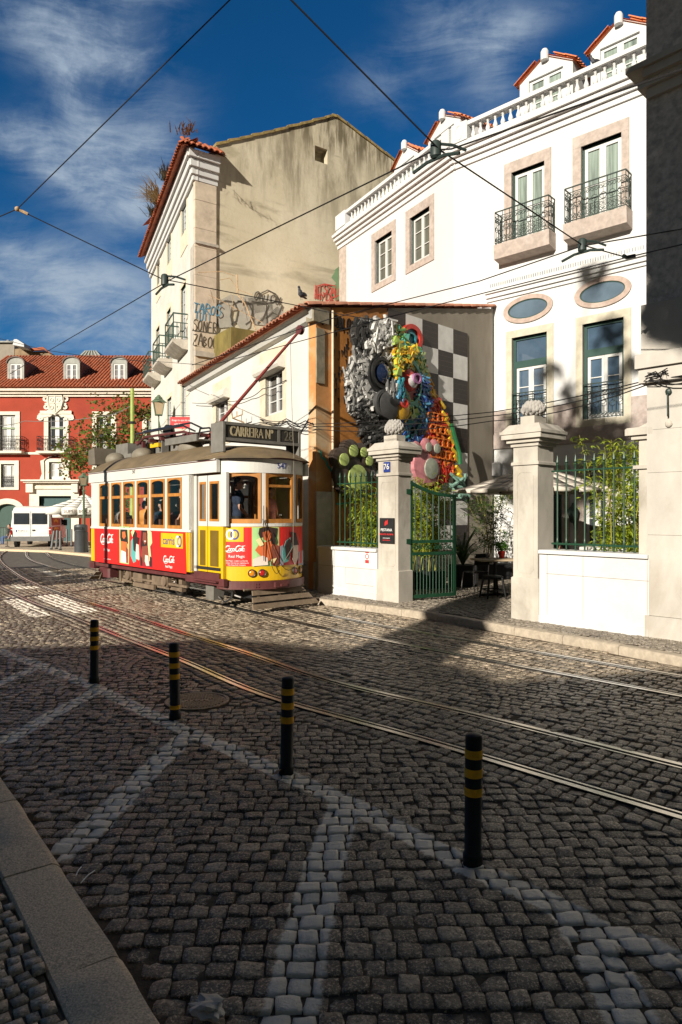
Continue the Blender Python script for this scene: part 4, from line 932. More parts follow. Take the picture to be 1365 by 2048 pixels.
# dormers on the hotel roof
for i, (fr, pl_, pr_x, ye, yp, dd) in enumerate(((HL, 789, 836, 336, 289, .9), (HL, 857, 921, 281, 228, .9), (HR, 1040, 1146, 165, 109, 1.0), (HR, 1182, 1300, 100, 37, 1.0))):
    sl0, sr0 = fr.s_at(pl_, -dd), fr.s_at(pr_x, -dd); w = sr0-sl0; z0 = zb-.12; zw = fr.z_at(pl_, ye, -dd); zp = fr.z_at((pl_+pr_x)/2, yp, -dd)
    f2 = Fr(fr.p((sl0+sr0)/2, -dd, 0), fr.ex, fr.ey); hw = w/2
    g = MB(); g.holes(f2, -hw, hw, z0, zw, [(-.55, .55, z0+.1, zw-.1)], .15); g.add([f2.p(-hw, 0, zw), f2.p(hw, 0, zw), f2.p(0, 0, zp)], [(0, 1, 2)])
    for x in (-hw, hw): g.quad(f2.p(x, 0, z0), f2.p(x, -3, z0), f2.p(x, -3, zw), f2.p(x, 0, zw))
    g.lathe(Fr(f2.p(0, .06, zp-.0), (1, 0)), [(.12, -.2), (.12, .05), (.08, .13), (.03, .16)], 12)
    dm = g.build('dormer', m_white, K_)
    frame_win(K_, f2, -.55, .55, z0+.1, zw-.1, -.1, m_frame, m_glassg, 2, (.6,), .09)
    g = MB()
    for sx in (-1, 1):
        ex_ = Vector(f2.ex)*sx; al = -f2.ey; o = f2.p(sx*(hw+.10), .05, zw-.09); us = (Vector(f2.p(0, .05, zp+.03))-o); L = us.length; us.normalize()
        tiled(g, o, al, us, 3.0, L, .16, .4, .06)
    g.build('roof', m_tilenew, dm, True)
# ---- red palace
X44 = lambda px: (px-CX)/FPX*44+22
zR = lambda py: EYE+(CY-py)/FPX*44
A_ = thing('red_palace', 'red rendered palace with white stone windows and tiled dormer roof', 'palace', (-14, 44, 0))
ow = [(X44(1), X44(32), zR(903), zR(830)), (X44(97.6), X44(129.5), zR(903), zR(830)), (X44(194), X44(225), zR(903), zR(830)), (X44(294), X44(318), zR(903), zR(830))]
lw = [(X44(3), X44(30), zR(975), zR(928)), (X44(99), X44(126), zR(959), zR(924)), (X44(194), X44(222), zR(975), zR(928))]
dr = [(X44(80), X44(144), 0, zR(992)), (X44(-8), X44(39), 0, zR(1006))]
g = MB(); g.holes(RD, X44(-60), X44(345), 0, zR(794), ow+lw+dr, .3); x0, x1 = X44(-60), X44(345)
g.quad(RD.p(x0, 0, 0), RD.p(x0, -10, 0), RD.p(x0, -10, zR(794)), RD.p(x0, 0, zR(794))); g.quad(RD.p(x1, 0, 0), RD.p(x1, -10, 0), RD.p(x1, -10, zR(794)), RD.p(x1, 0, zR(794)))
g.build('facade_wall', m_redw, A_)
m_wst = M('white_stone_trim', (.68, .63, .53), .85, .08, 4, .2, 30, col2=(.50, .45, .36), amt=.5)
for i, q in enumerate(ow+lw):
    a, b, c, d = q; surround(RD, a, b, c, d, a-.28, b+.28, c-(.0 if i < 4 else .15), d+.22, -.2, .06).build('window_surround', m_wst, A_)
    f = frame_win(A_, RD, a, b, c, d, -.15, m_frame, m_glass if i in (1, 2) else m_glassw, 2, (.35, .68) if i < 4 else (.5,), .13)
    if i < 4: MB().box(RD, a, b, -.14, -.08, c+(d-c)*.62, c+(d-c)*.66).build('green_transom', C('sage_green', (.22, .28, .17)), f)
    if i in (0, 1, 2, 4, 6):
        g = MB(); y = .45 if i < 3 else .03; e_ = .55 if i < 3 else 0; grille(g, RD, a-e_, b+e_, c+.05, c+(.95 if i < 3 else .75), y, 8)
        if i < 3:
            for x in (a-e_, b+e_): grille(g, Fr(RD.p(x, 0, 0), RD.ey, RD.ex), 0, .45, c+.05, c+.95, 0, 2)
            MB().box(RD, a-e_-.05, b+e_+.05, .061, .52, c-.14, c).build('balcony', m_wst, A_)
        g.build('railing', m_blackm, A_)
g = MB(); g.box(RD, x0, x1, -.1, .05, zR(909), zR(904.5)); g.box(RD, x0, x1, -.1, .16, zR(794), zR(789)); g.box(RD, x0, x1, -.1, .32, zR(789), zR(784)); g.box(RD, x0, x1, -.1, .5, zR(784), zR(779))
for i in range(130): x = x0+i*.1*1.0; g.box(RD, x, x+.05, .3, .48, zR(779)-.0, zR(779)+.06) if x < x1 else None
g.build('eave_cornice', m_wst, A_)
# portal, gable window and crest
g = MB(); a, b, c, d = dr[0]
g.box(RD, a-.62, a, -.2, .12, 0, zR(978)); g.box(RD, b, b+.5, -.2, .12, 0, zR(978)); g.box(RD, a, b, -.2, .12, d, zR(978)); g.box(RD, a-.7, b+.6, -.1, .22, zR(978), zR(972)); g.box(RD, a-.5, b+.45, -.1, .16, zR(972), zR(966))
g.box(RD, a-.85, b+.6, -.1, .5, zR(966), zR(963)); g.box(RD, a-.95, b+.7, -.1, .62, zR(963), zR(960)); g.box(RD, a-.75, a-.3, .12, .35, zR(985), zR(966)); g.box(RD, b+.1, b+.5, .12, .35, zR(985), zR(966))
cx_ = X44(112.5); w_ = lw[1]
g.prism(RD, [(cx_-1.0, zR(960)), (w_[0]-.28, zR(960)), (w_[0]-.28, w_[3]-.1), (w_[0]-.3, zR(922))]+arc(cx_, zR(926), .75, .45, 160, 20, 8)+[(w_[1]+.3, zR(922)), (w_[1]+.28, zR(960)), (cx_+1.0, zR(960)), (cx_+.85, zR(948)), (cx_+.95, zR(922)), (cx_+.5, zR(916)), (cx_, zR(911)), (cx_-.5, zR(916)), (cx_-.95, zR(922)), (cx_-.85, zR(948))], -.05, .15)
g.build('portal_stonework', m_wst, A_)
g = MB(); g.box(RD, dr[0][0], dr[0][1], -.25, -.2, 0, dr[0][3]); m_ = (dr[0][0]+dr[0][1])/2
for s_ in (-1, 1):
    for z0, z1 in ((.3, 1.5), (1.7, 2.5)): x = m_+s_*.5; g.box(RD, x-.36, x+.36, -.2, -.17, z0, z1)
g.build('portal_door', C('dark_teal_paint', (.028, .075, .075)), A_)
a, b, c, d = dr[1]; g = MB(); g.prism(RD, [(a, c), (b, c), (b, d-.45)]+arc((a+b)/2, d-.45, (b-a)/2, .42, 0, 180, 10)[1:], -.25, -.2); g.build('arched_door', C('dark_green_paint', (.025, .065, .05)), A_)
g = MB(); o_ = arc((a+b)/2, d-.45, (b-a)/2, .42, 0, 180, 14); g.ribbon(RD, [(b+.15, 0), (b+.15, d-.45)]+arc((a+b)/2, d-.45, (b-a)/2+.15, .57, 0, 180, 14), .34, -.2, .06)
g.build('arch_surround', m_wst, A_)
g = MB(); cz_ = zR(809)
shd = [(-.52, .62), (.52, .62), (.56, .2), (.42, -.35), (0, -.72), (-.42, -.35), (-.56, .2)]
g.prism(RD, [(cx_+x, cz_+z) for x, z in shd], .0, .16); g.ribbon(RD, [(cx_+x*.86, cz_+z*.86) for x, z in shd+shd[:1]], .07, .16, .21)
g.box(RD, cx_-.03, cx_+.03, .16, .2, cz_-.5, cz_+.5); g.box(RD, cx_-.4, cx_+.4, .16, .2, cz_+.02, cz_+.08)
for k in range(4): g.ribbon(RD, arc(cx_-.21+.42*(k % 2), cz_-.2+.47*(k//2), .1, .12, 0, 360, 10), .05, .16, .2)
for s_ in (-1, 1):
    for (x, z, r_) in ((.66, .38, .24), (.62, -.15, .2), (.45, -.62, .22), (1.0, -.85, .22)): scroll(g, Fr(RD.p(0, .06, 0), RD.ex, RD.ey), cx_+s_*x, cz_+z, r_, .02, s_, .12)
    g.prism(RD, [(cx_+s_*.3, cz_-.75), (cx_+s_*1.2, cz_-.95), (cx_+s_*1.15, cz_-.7), (cx_+s_*.75, cz_-.5), (cx_+s_*.5, cz_-.45)], .0, .1)
g.box(RD, cx_-.42, cx_+.42, .0, .22, cz_+.66, cz_+.8)
for k in range(5): g.prism(RD, [(cx_-.5+k*.2, cz_+.8), (cx_-.34+k*.2, cz_+.8), (cx_-.3+k*.2, cz_+.96), (cx_-.42+k*.2, cz_+1.06), (cx_-.53+k*.2, cz_+.96)], .02, .18)
g.box(RD, ow[1][0]-.5, ow[1][1]+.5, .06, .14, ow[1][3]+.05, ow[1][3]+.26); g.build('stone_crest', m_wst, A_)
ez, rz_ = zR(778), EYE+(CY-712)/FPX*49.5
us = Vector((0, 5.9, rz_-ez)); Lr = us.length; us.normalize(); g = MB()
tiled(g, Vector((RD.p(x0, .55, ez))), Vector((1, 0, 0)), us, x1-x0, Lr, .22, .5, .1); g.build('roof', m_tile, A_, True)
m_zinc = M('weathered_zinc', (.30, .31, .28), .7, .15, 4, spec=.3)
for pa, pb in ((6, 40), (119.6, 153), (216, 249)):
    a, b = X44(pa), X44(pb); y0 = -.6; f2 = Fr(RD.p(a, y0, 0), (1, 0)); w = b-a; zd0, zd1 = zR(768), zR(722)
    g = MB(); g.holes(f2, 0, w, zd0, zd1, [(.17, w-.17, zd0+.25, zd1-.05)], .1); g.add([f2.p(x, 0, z) for x, z in [(0, zd1), (w, zd1)]+arc(w/2, zd1, w/2, .36, 0, 180, 10)[1:-1]], [tuple(range(11))])
    dm = g.build('dormer', m_zinc, A_); frame_win(A_, f2, .17, w-.17, zd0+.25, zd1-.05, -.06, m_frame, glassy('dormer_glass', (.20, .20, .20), .1), 2, (.33, .67), .08)
    g = MB(); pr2 = [(0, zd0), (w, zd0), (w, zd1)]+arc(w/2, zd1, w/2+.06, .42, 0, 180, 10)+[(0, zd1)]; g.prism(f2, [(0.01, zd0)]+[(0.01, zd1)]+arc(w/2, zd1, w/2, .37, 180, 0, 10)[1:-1]+[(w-.01, zd1), (w-.01, zd0)], -3.4, -.101); g.prism(f2, arc(w/2, zd1, w/2+.07, .45, 0, 180, 12)+arc(w/2, zd1, w/2-.0, .37, 180, 0, 12), -.25, .08)
    g.build('dormer_body', M('dormer_side', (.14, .10, .085), .8, .1, 5), dm)
# far skyline behind the palace
sk = Fr((0, 72), (1, 0)); xs = lambda px: (px-CX)/FPX*72; zs = lambda py: EYE+(CY-py)/FPX*72
t = thing('far_house', 'grey house on the hill beyond the palace roof, at the left edge', 'house', (xs(12), 72, 0)); MB().box(sk, xs(-60), xs(29), -8, 0, 0, zs(686)).build('wall', m_conc, t); MB().box(sk, xs(-60), xs(30), -8, .3, zs(686), zs(683)).build('roof', m_zinc, t)
for px in (6, 20): MB().box(sk, xs(px-2), xs(px+2), -2, -1, zs(683), zs(675)).build('chimney', m_white, t)
t = thing('far_ruin', 'brown stone wall and white chimney house on the hill beyond the palace roof', 'house', (xs(60), 72, 0)); MB().prism(sk, [(xs(29), 0), (xs(112), 0), (xs(112), zs(711)), (xs(92), zs(702)), (xs(66), zs(703)), (xs(40), zs(697)), (xs(30), zs(698))], -8, 0).build('wall', M('brown_rubble', (.24, .17, .10), .9, .25, 1.5, .4, 5), t)
MB().prism(sk, [(xs(66), zs(703)), (xs(66), zs(699)), (xs(90), zs(696)), (xs(110), zs(711)), (xs(92), zs(702))], .1, .5).build('roof', m_tile, t); MB().prism(sk, [(xs(44), zs(699)), (xs(47), zs(688)), (xs(52), zs(688)), (xs(66), zs(697)), (xs(66), zs(703))], .0, 2).build('white_gable', m_white, t)
t = thing('glass_lantern', 'hipped glass roof lantern rising behind the palace ridge', 'skylight', (xs(180), 72, 0)); g = MB()
base = [(xs(148), zs(722)), (xs(212), zs(722)), (xs(193), zs(701)), (xs(170), zs(701))]; g.prism(sk, base, -4, 0); g.box(sk, xs(146), xs(214), -4.2, .2, 0, zs(722)); g.build('glass_roof', glassy('lantern_glass', (.10, .11, .09), .2), t)
g = MB()
for k in range(6): g.ribbon(sk, [(xs(153+k*11), zs(720)), (xs(172+k*4), zs(701.5))], .12, .0, .08)
g.build('glazing_bar', m_zinc, t)
# ---- right-hand building
Q_ = thing('grey_stone_house', 'grey marble faced building with pale stone base at the right edge', 'building', (4.33, 9.57, 0)); L_ = 5.0
zl = RB.z_at(1330, 745); z9 = RB.z_at(1300, 690)
g = MB(); g.box(RB, -.05, L_, -4, .0, RB.z_at(1285, 748), 14); g.build('marble_wall', m_grey, Q_)
g = MB(); zk = RB.z_at(1283, 165); corn(g, RB, -.02, L_, zk, ((.06, -.30, -.16), (.12, -.159, -.06), (.19, -.059, .06), (.24, .061, .14))); g.box(RB, -.24, -.02, -4, .24, zk+.0612, zk+.14); g.box(RB, -.12, -.021, -4, .12, zk-.16, zk-.058); g.build('cornice', m_pale, Q_)
g = MB(); z5, z6 = RB.z_at(1285, 712), RB.z_at(1285, 748); g.box(RB, -.11, L_, -3.9, .035, z5, RB.z_at(1285, 612)); g.bbox(RB, -.16, L_, -3.9, .14, z5-.2, z5-.001, .012); g.box(RB, -.12, L_, -3.9, .09, z5-.4, z5-.201); g.build('string_course', m_pale, Q_)
g = MB(); zz0 = .1
for z1 in (.42, 1.55, 2.42, 3.02, z5-.4): g.box(RB, -.04 if zz0 > .2 else -.06, L_, -4.0, .0 if zz0 > .2 else .03, zz0+.003, z1-.001); zz0 = z1
g.build('stone_base', m_pale, Q_)
p = RB.sz(1339, 830); g = MB(); g.tube([RB.p(p[0], .02, p[1]+.3), RB.p(p[0], .06, p[1]+.28), RB.p(p[0]+.01, .08, p[1]), RB.p(p[0], .05, p[1]-.02)], .011, 6); g.ball(RB, (p[0], .03, p[1]+.32), (.045, .03, .045), 8, 6); g.build('iron_hook', m_iron, Q_)
g = MB(); g.ball(RB, (p[0], .02, p[1]-.12), (.05, .03, .05), 8, 6); g.build('mortar_lump', m_grime, Q_)
# ---- street wall with pillars, railings and gate
def pillar(s0, s1, depth, z1, z2, z3, label, loc):
    t = thing('gate_pillar', label, 'gate pillar', FN.p((s0+s1)/2, 0, .1), 'stone gate pillars with pineapple finials'); m = .03
    g = MB(); g.bbox(FN, s0-m, s1+m, -depth-m, m, .08, z1, .015); g.build('plinth', m_pil, t)
    g = MB(); g.box(FN, s0, s1, -depth, 0, z1, z2-.28); g.box(FN, s0+.002, s1-.002, -depth+.002, -.002, z2-.27, z2)
    g.bbox(FN, s0-.03, s1+.03, -depth-.03, .03, z2-.3, z2-.25, .01); pts = [(s0+.08, z1+.14), (s0+.08, z2-.48), (s0+.13, z2-.42), (s1-.13, z2-.42), (s1-.08, z2-.48), (s1-.08, z1+.14), (s1-.13, z1+.08), (s0+.13, z1+.08), (s0+.08, z1+.14)]
    g.ribbon(FN, pts, .012, -.002, .006); g.build('shaft', m_pil, t)
    g = MB()
    for k, (w, za, zb_) in enumerate(((.03, 0, .06), (.08, .061, .12), (.14, .121, .2), (.16, .201, .25))): g.box(FN, s0-w, s1+w, -depth-w, w, z2+za, z2+zb_)
    g.box(FN, s0-.14, s1+.14, -depth-.14, .14, z2+.251, z2+.36, .09); g.box(FN, s0+.1, s1-.1, -depth+.06, -.06, z2+.361, z2+.5); g.build('capital', m_pil, t)
    c = FN.p((s0+s1)/2, -depth/2, z2+.5); h = z3-(z2+.5); fr = Fr(c, FN.ex)
    pf = [(.11, 0), (.08, .05*h), (.06, .1*h), (.10, .16*h), (.16, .28*h), (.175, .45*h), (.15, .65*h), (.10, .85*h), (.03, .98*h)]
    g = MB(); n = 14; g.lathe(fr, pf, n); 
    for j in range(7):
        zz = h*(.22+.105*j); r_ = np.interp(zz, [q[1] for q in pf], [q[0] for q in pf])
        for k in range(10): a = 2*math.pi*(k+.5*(j % 2))/10; g.ball(fr, ((r_)*math.cos(a), (r_)*math.sin(a), zz), (.035, .035, .05), 6, 5)
    g.build('pineapple_finial', M('grey_stone', (.36, .34, .31), .85, .12, 8, .3, 40), t, True)
    return t
pl0, pl1 = FN.s_at(757), FN.s_at(797); pr0, pr1 = FN.s_at(1027), FN.s_at(1076)
z_w = 1.14; z_w2 = FN.z_at(1190, 1104)
pL = pillar(pl0, pl1, .36, FN.z_at(777, 1140), FN.z_at(777, 921), FN.z_at(777, 838), 'stone gate pillar with house number plate and black hotel sign', None)
pR = pillar(pr0, pr1, .46, FN.z_at(1050, 1155), FN.z_at(1050, 893), FN.z_at(1050, 800), 'stone gate pillar to the right of the open gateway, without any sign', None)
sp_, zp_ = FN.sz(775, 934); bl_ = C('enamel_blue', (.025, .045, .20), .35)
t = tag(MB().bbox(FN, sp_-.09, sp_+.09, -.0, .022, zp_-.10, zp_+.10, .008).build('number_plate', bl_, origin=FN.p(sp_, 0, zp_)), 'blue enamel plate with the number 76 near the top of the left pillar', 'house number')
g = MB(); g.text(FN, '76', .16, sp_, zp_, .022, .006); g.build('numerals', C('cream_enamel', (.70, .66, .50)), t)
sa, sb_, za, zb2 = FN.rect(763, 791, 1036, 1086); t = tag(MB().bbox(FN, sa, sb_, .012, .05, za, zb2, .006).build('hotel_sign', m_blackm, origin=FN.p(sa, 0, za)), 'black rectangular hotel sign with small red and white writing on the left pillar', 'sign'); ms = (sa+sb_)/2
g = MB(); zz = za+(zb2-za)*.52; g.text(FN, 'PESTANA', .075, ms, zz, .05, .004); g.text(FN, 'HOTELS & RESORTS', .022, ms, zz-.16, .05, .004); g.build('white_lettering', m_txtw, t)
g = MB(); g.text(FN, 'PALÁCIO ALFAMA', .047, ms, zz-.085, .05, .004); g.prism(FN, [(ms-.04, zz+.08), (ms-.01, zz+.1), (ms-.01, zz+.19), (ms-.04, zz+.15)], .05, .056); g.prism(FN, [(ms+.005, zz+.1), (ms+.035, zz+.12), (ms+.035, zz+.21), (ms+.005, zz+.17)], .05, .056); g.text(FN, 'LISBOA PORTUGAL', .024, ms, zz-.2, .05, .004); g.build('red_lettering', C('sign_red', (.75, .03, .03)), t)
def street_wall(s0, s1, zt, label, seams):
    t = thing('street_wall', label, 'wall', FN.p((s0+s1)/2, 0, .1)); g = MB(); g.box(FN, s0, s1, -.36, 0, .05, zt-.06); g.build('masonry', m_wwall, t)
    g = MB(); g.bbox(FN, s0, s1, -.4, .05, zt-.06, zt, .012); g.build('coping', m_wwall, t); g = MB(); g.bbox(FN, s0-.0, s1+.0, -.1, .03, .04, .24, .01); g.build('skirting', m_wwall, t)
    g = MB()
    for pts in seams: g.ribbon(FN, pts, .008, -.001, .002)
    g.build('panel_joint', C('joint_grey', (.25, .23, .21)), t); return t
w0, w1 = FN.s_at(637), pl0-.03
sw = street_wall(w0, w1, z_w, 'low white street wall between the house corner and the left gate pillar', [[(w0, .72), (w1, .72)], [(w0+.5, .72), (w0+.5, z_w-.08)], [(w1-.95, .73), (w1-.95, .38), (w1-.1, .38)]])
s_, z_ = FN.sz(735, 1112); t = tag(MB().box(FN, s_-.06, s_+.06, .001, .006, z_-.15, z_+.15).build('notice', C('notice_white', (.7, .68, .66)), origin=FN.p(s_, 0, z_)), 'small red and white no-parking notice on the left white wall', 'notice')
g = MB(); g.box(FN, s_-.055, s_+.055, .006, .008, z_+.06, z_+.145); g.box(FN, s_-.055, s_+.055, .006, .008, z_-.145, z_-.08); g.ribbon(FN, arc(s_, z_-.01, .045, .05, 0, 360, 14), .018, .006, .008); g.build('red_print', C('notice_red', (.45, .04, .04)), t)
v0, v1 = pr1+.03, FN.s_at(1298)
street_wall(v0, v1, z_w2, 'white panelled street wall under the railings beside the grey building', [[(v0+.12, .9), (v1, .9)], [(v0+.14, .24), (v0+.14, z_w2-.08)], [(v0+(v1-v0)*.43, .24), (v0+(v1-v0)*.43, z_w2-.08)]])
def railing(s0, s1, z0, z1, n, label):
    t = thing('iron_railing', label, 'railing', FN.p((s0+s1)/2, -.18, z0), 'green spiked railings on the street wall')
    MB().box(FN, s0-.1, s1+.06, -.195, -.165, z0+.08, z0+.11).build('rail', m_green, t); MB().box(FN, s0-.1, s1+.06, -.195, -.165, z1-.22, z1-.195).build('rail', m_green, t)
    for k in range(n):
        s = s0+(s1-s0)*k/(n-1); fr = Fr(FN.p(s, -.18, 0), FN.ex)
        g = MB(); g.lathe(fr, [(.014, z0), (.014, z0+.1), (.022, z0+.13), (.016, z0+.16), (.014, z0+.2), (.014, z1-.24), (.016, z1-.2), (.016, z1-.12), (.022, z1-.11), (.012, z1-.09), (.03, z1-.07), (.018, z1-.03), (.002, z1+.04)], 8); g.build('bar', m_green, t, True)
railing(FN.s_at(668), FN.s_at(754), z_w, FN.z_at(715, 945), 9, 'green spiked railing with bamboo behind it, left of the pillar with the sign')
railing(FN.s_at(1103), FN.s_at(1279), z_w2, FN.z_at(1190, 909), 10, 'tall green spiked railing above the right white wall, beside the grey building')
GT = Fr((1.36, 13.48), (.893, .45)); gl = 1.1
t = thing('garden_gate', 'green iron garden gate leaf standing open inwards by the left pillar', 'gate', GT.p(0, 0, .15)); zg0 = .17; zgl, zgr = 2.5, 2.24
g = MB(); g.box(GT, 0, .055, -.025, .025, zg0, zgl); g.box(GT, gl-.055, gl, -.025, .025, zg0, zgr)
g.ribbon(GT, [(x, zgl-.03-(zgl-zgr)*(1-(1-x/gl)**2.2)) for x in [gl*i/12 for i in range(13)]], .06, -.026, .026)
for z0, z1 in ((zg0, zg0+.07), (1.02, 1.08), (1.26, 1.32)): g.box(GT, .055, gl-.055, -.024, .024, z0, z1)
g.build('frame', m_green, t)
for i in range(7): x = .055+(gl-.11)*(i+.5)/7; g = MB(); g.tube([GT.p(x, 0, 1.32), GT.p(x, 0, zgl-.03-(zgl-zgr)*(1-(1-x/gl)**2.2)+.06)], .012, 8); g.build('upper_bar', m_green, t, True)
for i in range(13): x = .055+(gl-.11)*(i+.5)/13; g = MB(); g.tube([GT.p(x, 0, zg0+.07), GT.p(x, 0, 1.02)], .011, 8); g.build('lower_bar', m_green, t, True)
g = MB()
for i in range(8): scroll(g, GT, .13+i*.12, 1.17, .055, 0, 1 if i % 2 else -1, .02)
g.build('scroll_panel', m_green, t)
for z in (.55, 1.3, 2.28): MB().box(GT, -.12, .0, -.05, .05, z-.05, z+.05).build('hinge', m_green, t)
g = MB(); s_ = FN.s_at(1276); z0, z1 = FN.z_at(1275, 1105), FN.z_at(1275, 850); g.box(FN, s_-.03, s_+.22, -.4, -.1, .1, z1-.2); g.bbox(FN, s_-.2, s_+.22, -.45, .0, z1-.14, z1-.03, .02); g.box(FN, s_-.12, s_+.22, -.42, -.05, z1-.2, z1-.141); g.box(FN, s_-.1, s_+.22, -.42, -.06, z1-.62, z1-.57); g.prism(FN, [(s_-.05, z1-.03), (s_+.22, z1-.03), (s_+.22, z1+.1), (s_+.1, z1+.04)], -.4, -.1)
tag(g.build('wall_pier', m_pil, origin=FN.p(s_, 0, .1)), 'broken-topped stone pier squeezed between the right railing and grey building', 'pier')
# ------------------------------------------------------------------ the tram
T = Fr((-3.93, 16.5, 0), (.661, -.75), (.75, .661)); HW = 1.1
TS = Fr(T.p(0, -HW, 0), T.ex)                     # near side plane
ts = lambda cx, cy, d=0: TS.sz(160+cx*.3663, 800+cy*.3663, d)
tram = thing('tram', 'red, white and yellow vintage electric tram with brown roof on the far track', 'tram', T.o)
m_pane = m_clear
xr, xf = -2.62, 2.62
FLOOR = .80
# ---- body shell
wx = []
for c0, c1 in ((108, 162), (172, 228), (237, 300), (312, 378), (388, 465), (478, 558)): wx.append((ts(c0, 600)[0], ts(c1, 600)[0]))
zw0, zw1 = 1.53, 2.60
hs = [(a, b, zw0, zw1) for a, b in wx]
for side, fr in ((-1, TS), (1, Fr(T.p(0, HW, 0), T.ex, T.ey))):
    MB().box(fr, xr, xf, -.05, 0, .66, 1.48).build('side_panel', m_tyel, tram)
    g = MB(); g.holes(fr, xr, xf, 1.50, 2.64, hs, .05, .0); g.box(fr, xr, xf, -.06, .025, 1.47, 1.515); g.build('window_band', m_twhite, tram)
    g = MB(); g.bbox(fr, xr-.12, xf+1.0, -.06, .03, 2.645, 2.885, .008); g.box(fr, xr-.1, xf+.98, -.05, .045, 2.885, 2.905); lbd = g.build('letterboard', m_twhite, tram)
    MB().box(fr, xr-.12, xf+1.0, .03, .048, 2.872, 2.884).build('gutter_strip', m_maroon, lbd)
    for a, b in wx:
        g = MB(); w = .055
        g.box(fr, a+.003, a+w, -.035, .012, zw0, zw1); g.box(fr, b-w, b-.003, -.035, .012, zw0, zw1); g.box(fr, a+w, b-w, -.034, .011, zw0, zw0+.07); g.box(fr, a+w, b-w, -.03, .018, 2.21, 2.275)
        top = [(b-w, zw1)]+[((a+b)/2+((b-a)/2-w)*math.cos(t), 2.50+.065*math.sin(t)) for t in [math.pi*k/10 for k in range(11)]]+[(a+w, zw1)]
        g.prism(fr, top, -.034, .011); wf = g.build('wooden_window', m_wood, tram)
        MB().box(fr, a+w, b-w, -.016, -.010, zw0+.07, zw1-.02).build('pane', m_pane, wf)
MB().box(T, xr+.02, xf+1.0, -1.04, 1.04, FLOOR-.06, FLOOR).build('floor', m_dark, tram)
g = MB(); g.box(T, xr, xr+.04, -1.04, -.35, FLOOR, 2.8); g.box(T, xr, xr+.04, .35, 1.04, FLOOR, 2.8); g.box(T, xr, xr+.04, -.35, .35, 2.6, 2.8); g.box(T, xf-.04, xf, -1.04, -.45, FLOOR, 2.8) ; g.box(T, xf-.04, xf, .45, 1.04, FLOOR, 2.8); g.build('bulkhead', m_wood, tram)
MB().box(T, xr-.1, xf+.9, -1.03, 1.03, 2.80, 2.84).build('ceiling', C('cream_ceiling', (.45, .38, .26)), tram)
for k in range(6):
    for sy in (-1, 1):
        x = (wx[k][0]+wx[k][1])/2+.1; y = sy*.68
        g = MB(); g.box(T, x-.22, x+.2, y-.3, y+.3, FLOOR+.36, FLOOR+.46); g.box(T, x-.3, x-.22, y-.3, y+.3, FLOOR+.36, FLOOR+.92); g.box(T, x-.2, x+.15, y-.25, y+.25, FLOOR, FLOOR+.36); g.build('seat', C('seat_leather', (.10, .045, .025)), tram)
# ---- advert on the near side
ya, yb = ts(85, 700)[0], ts(585, 760)[0]
zA = .62
pan = MB().prism(TS, [(ya, zA), (yb, zA), (yb-.06, 1.475), (ya-.03, 1.475)], .004, .016).build('advert_panel', m_tred, tram)
g = MB(); g.box(TS, yb+.03, yb+.06, .0, .02, .66, 1.46); g.box(TS, yb+.13, yb+.16, .0, .02, .66, 1.46); g.build('ribbed_post', m_tyel, tram)
m_agreen = C('advert_green', (.33, .55, .22)); m_askin = C('advert_orange_skin', (.62, .14, .04)); m_adark = C('advert_dark', (.035, .018, .015)); m_ateal = C('advert_teal', (.10, .38, .36)); m_apale = C('advert_pale', (.72, .58, .50)); m_agrey = C('advert_grey', (.28, .28, .32)); m_ayel = C('advert_cream', (.78, .60, .30)); m_amar = C('advert_crimson', (.30, .02, .03)); m_abr = C('advert_brown', (.22, .06, .035))
ADM = {'g': m_agreen, 's': m_askin, 'd': m_adark, 't': m_ateal, 'p': m_apale, 'y': m_agrey, 'c': m_ayel, 'm': m_amar, 'b': m_abr, 'w': m_txtw, 'r': m_tred}
ART = [   # colour, layer, outline in crop pixels (side panel)
 ('g', 0, [(220, 690), (275, 692), (272, 897), (222, 888)]), ('m', 0, [(335, 700), (400, 703), (402, 917), (333, 906)]),
 ('d', 1, [(226, 702), (248, 694), (264, 708), (268, 780), (258, 800), (232, 790), (225, 750)]), ('s', 2, [(236, 720), (252, 718), (256, 745), (246, 760), (236, 748)]), ('s', 2, [(228, 770), (262, 776), (270, 850), (240, 870), (228, 830)]), ('w', 3, [(232, 820), (255, 830), (258, 888), (230, 884)]), ('b', 3, [(256, 800), (268, 815), (268, 890), (258, 888)]),
 ('t', 1, [(284, 770), (302, 740), (316, 760), (312, 880), (298, 890), (282, 850)]), ('d', 2, [(294, 740), (306, 712), (318, 730), (310, 830), (298, 820)]), ('c', 2, [(284, 720), (300, 704), (306, 725), (292, 748)]), ('p', 2, [(312, 780), (326, 790), (330, 870), (318, 895), (310, 860)]), ('d', 3, [(308, 745), (330, 752), (326, 790), (308, 782)]), ('r', 3, [(312, 868), (326, 872), (326, 898), (312, 896)]),
 ('d', 1, [(342, 712), (362, 702), (376, 730), (372, 820), (346, 840), (336, 790)]), ('b', 2, [(350, 722), (368, 724), (370, 775), (358, 790), (348, 765)]), ('w', 3, [(356, 768), (366, 768), (362, 777)]), ('b', 2, [(345, 800), (372, 795), (380, 870), (350, 890), (340, 850)]), ('c', 1, [(374, 706), (396, 720), (400, 780), (388, 800), (396, 880), (384, 880), (376, 790)]), ('p', 3, [(362, 845), (378, 850), (384, 905), (368, 905), (360, 880)]), ('d', 2, [(386, 850), (398, 862), (398, 910), (388, 908)]), ('d', 2, [(336, 850), (346, 866), (346, 905), (336, 903)])]
KEYS = list('gmdstcpwrby')
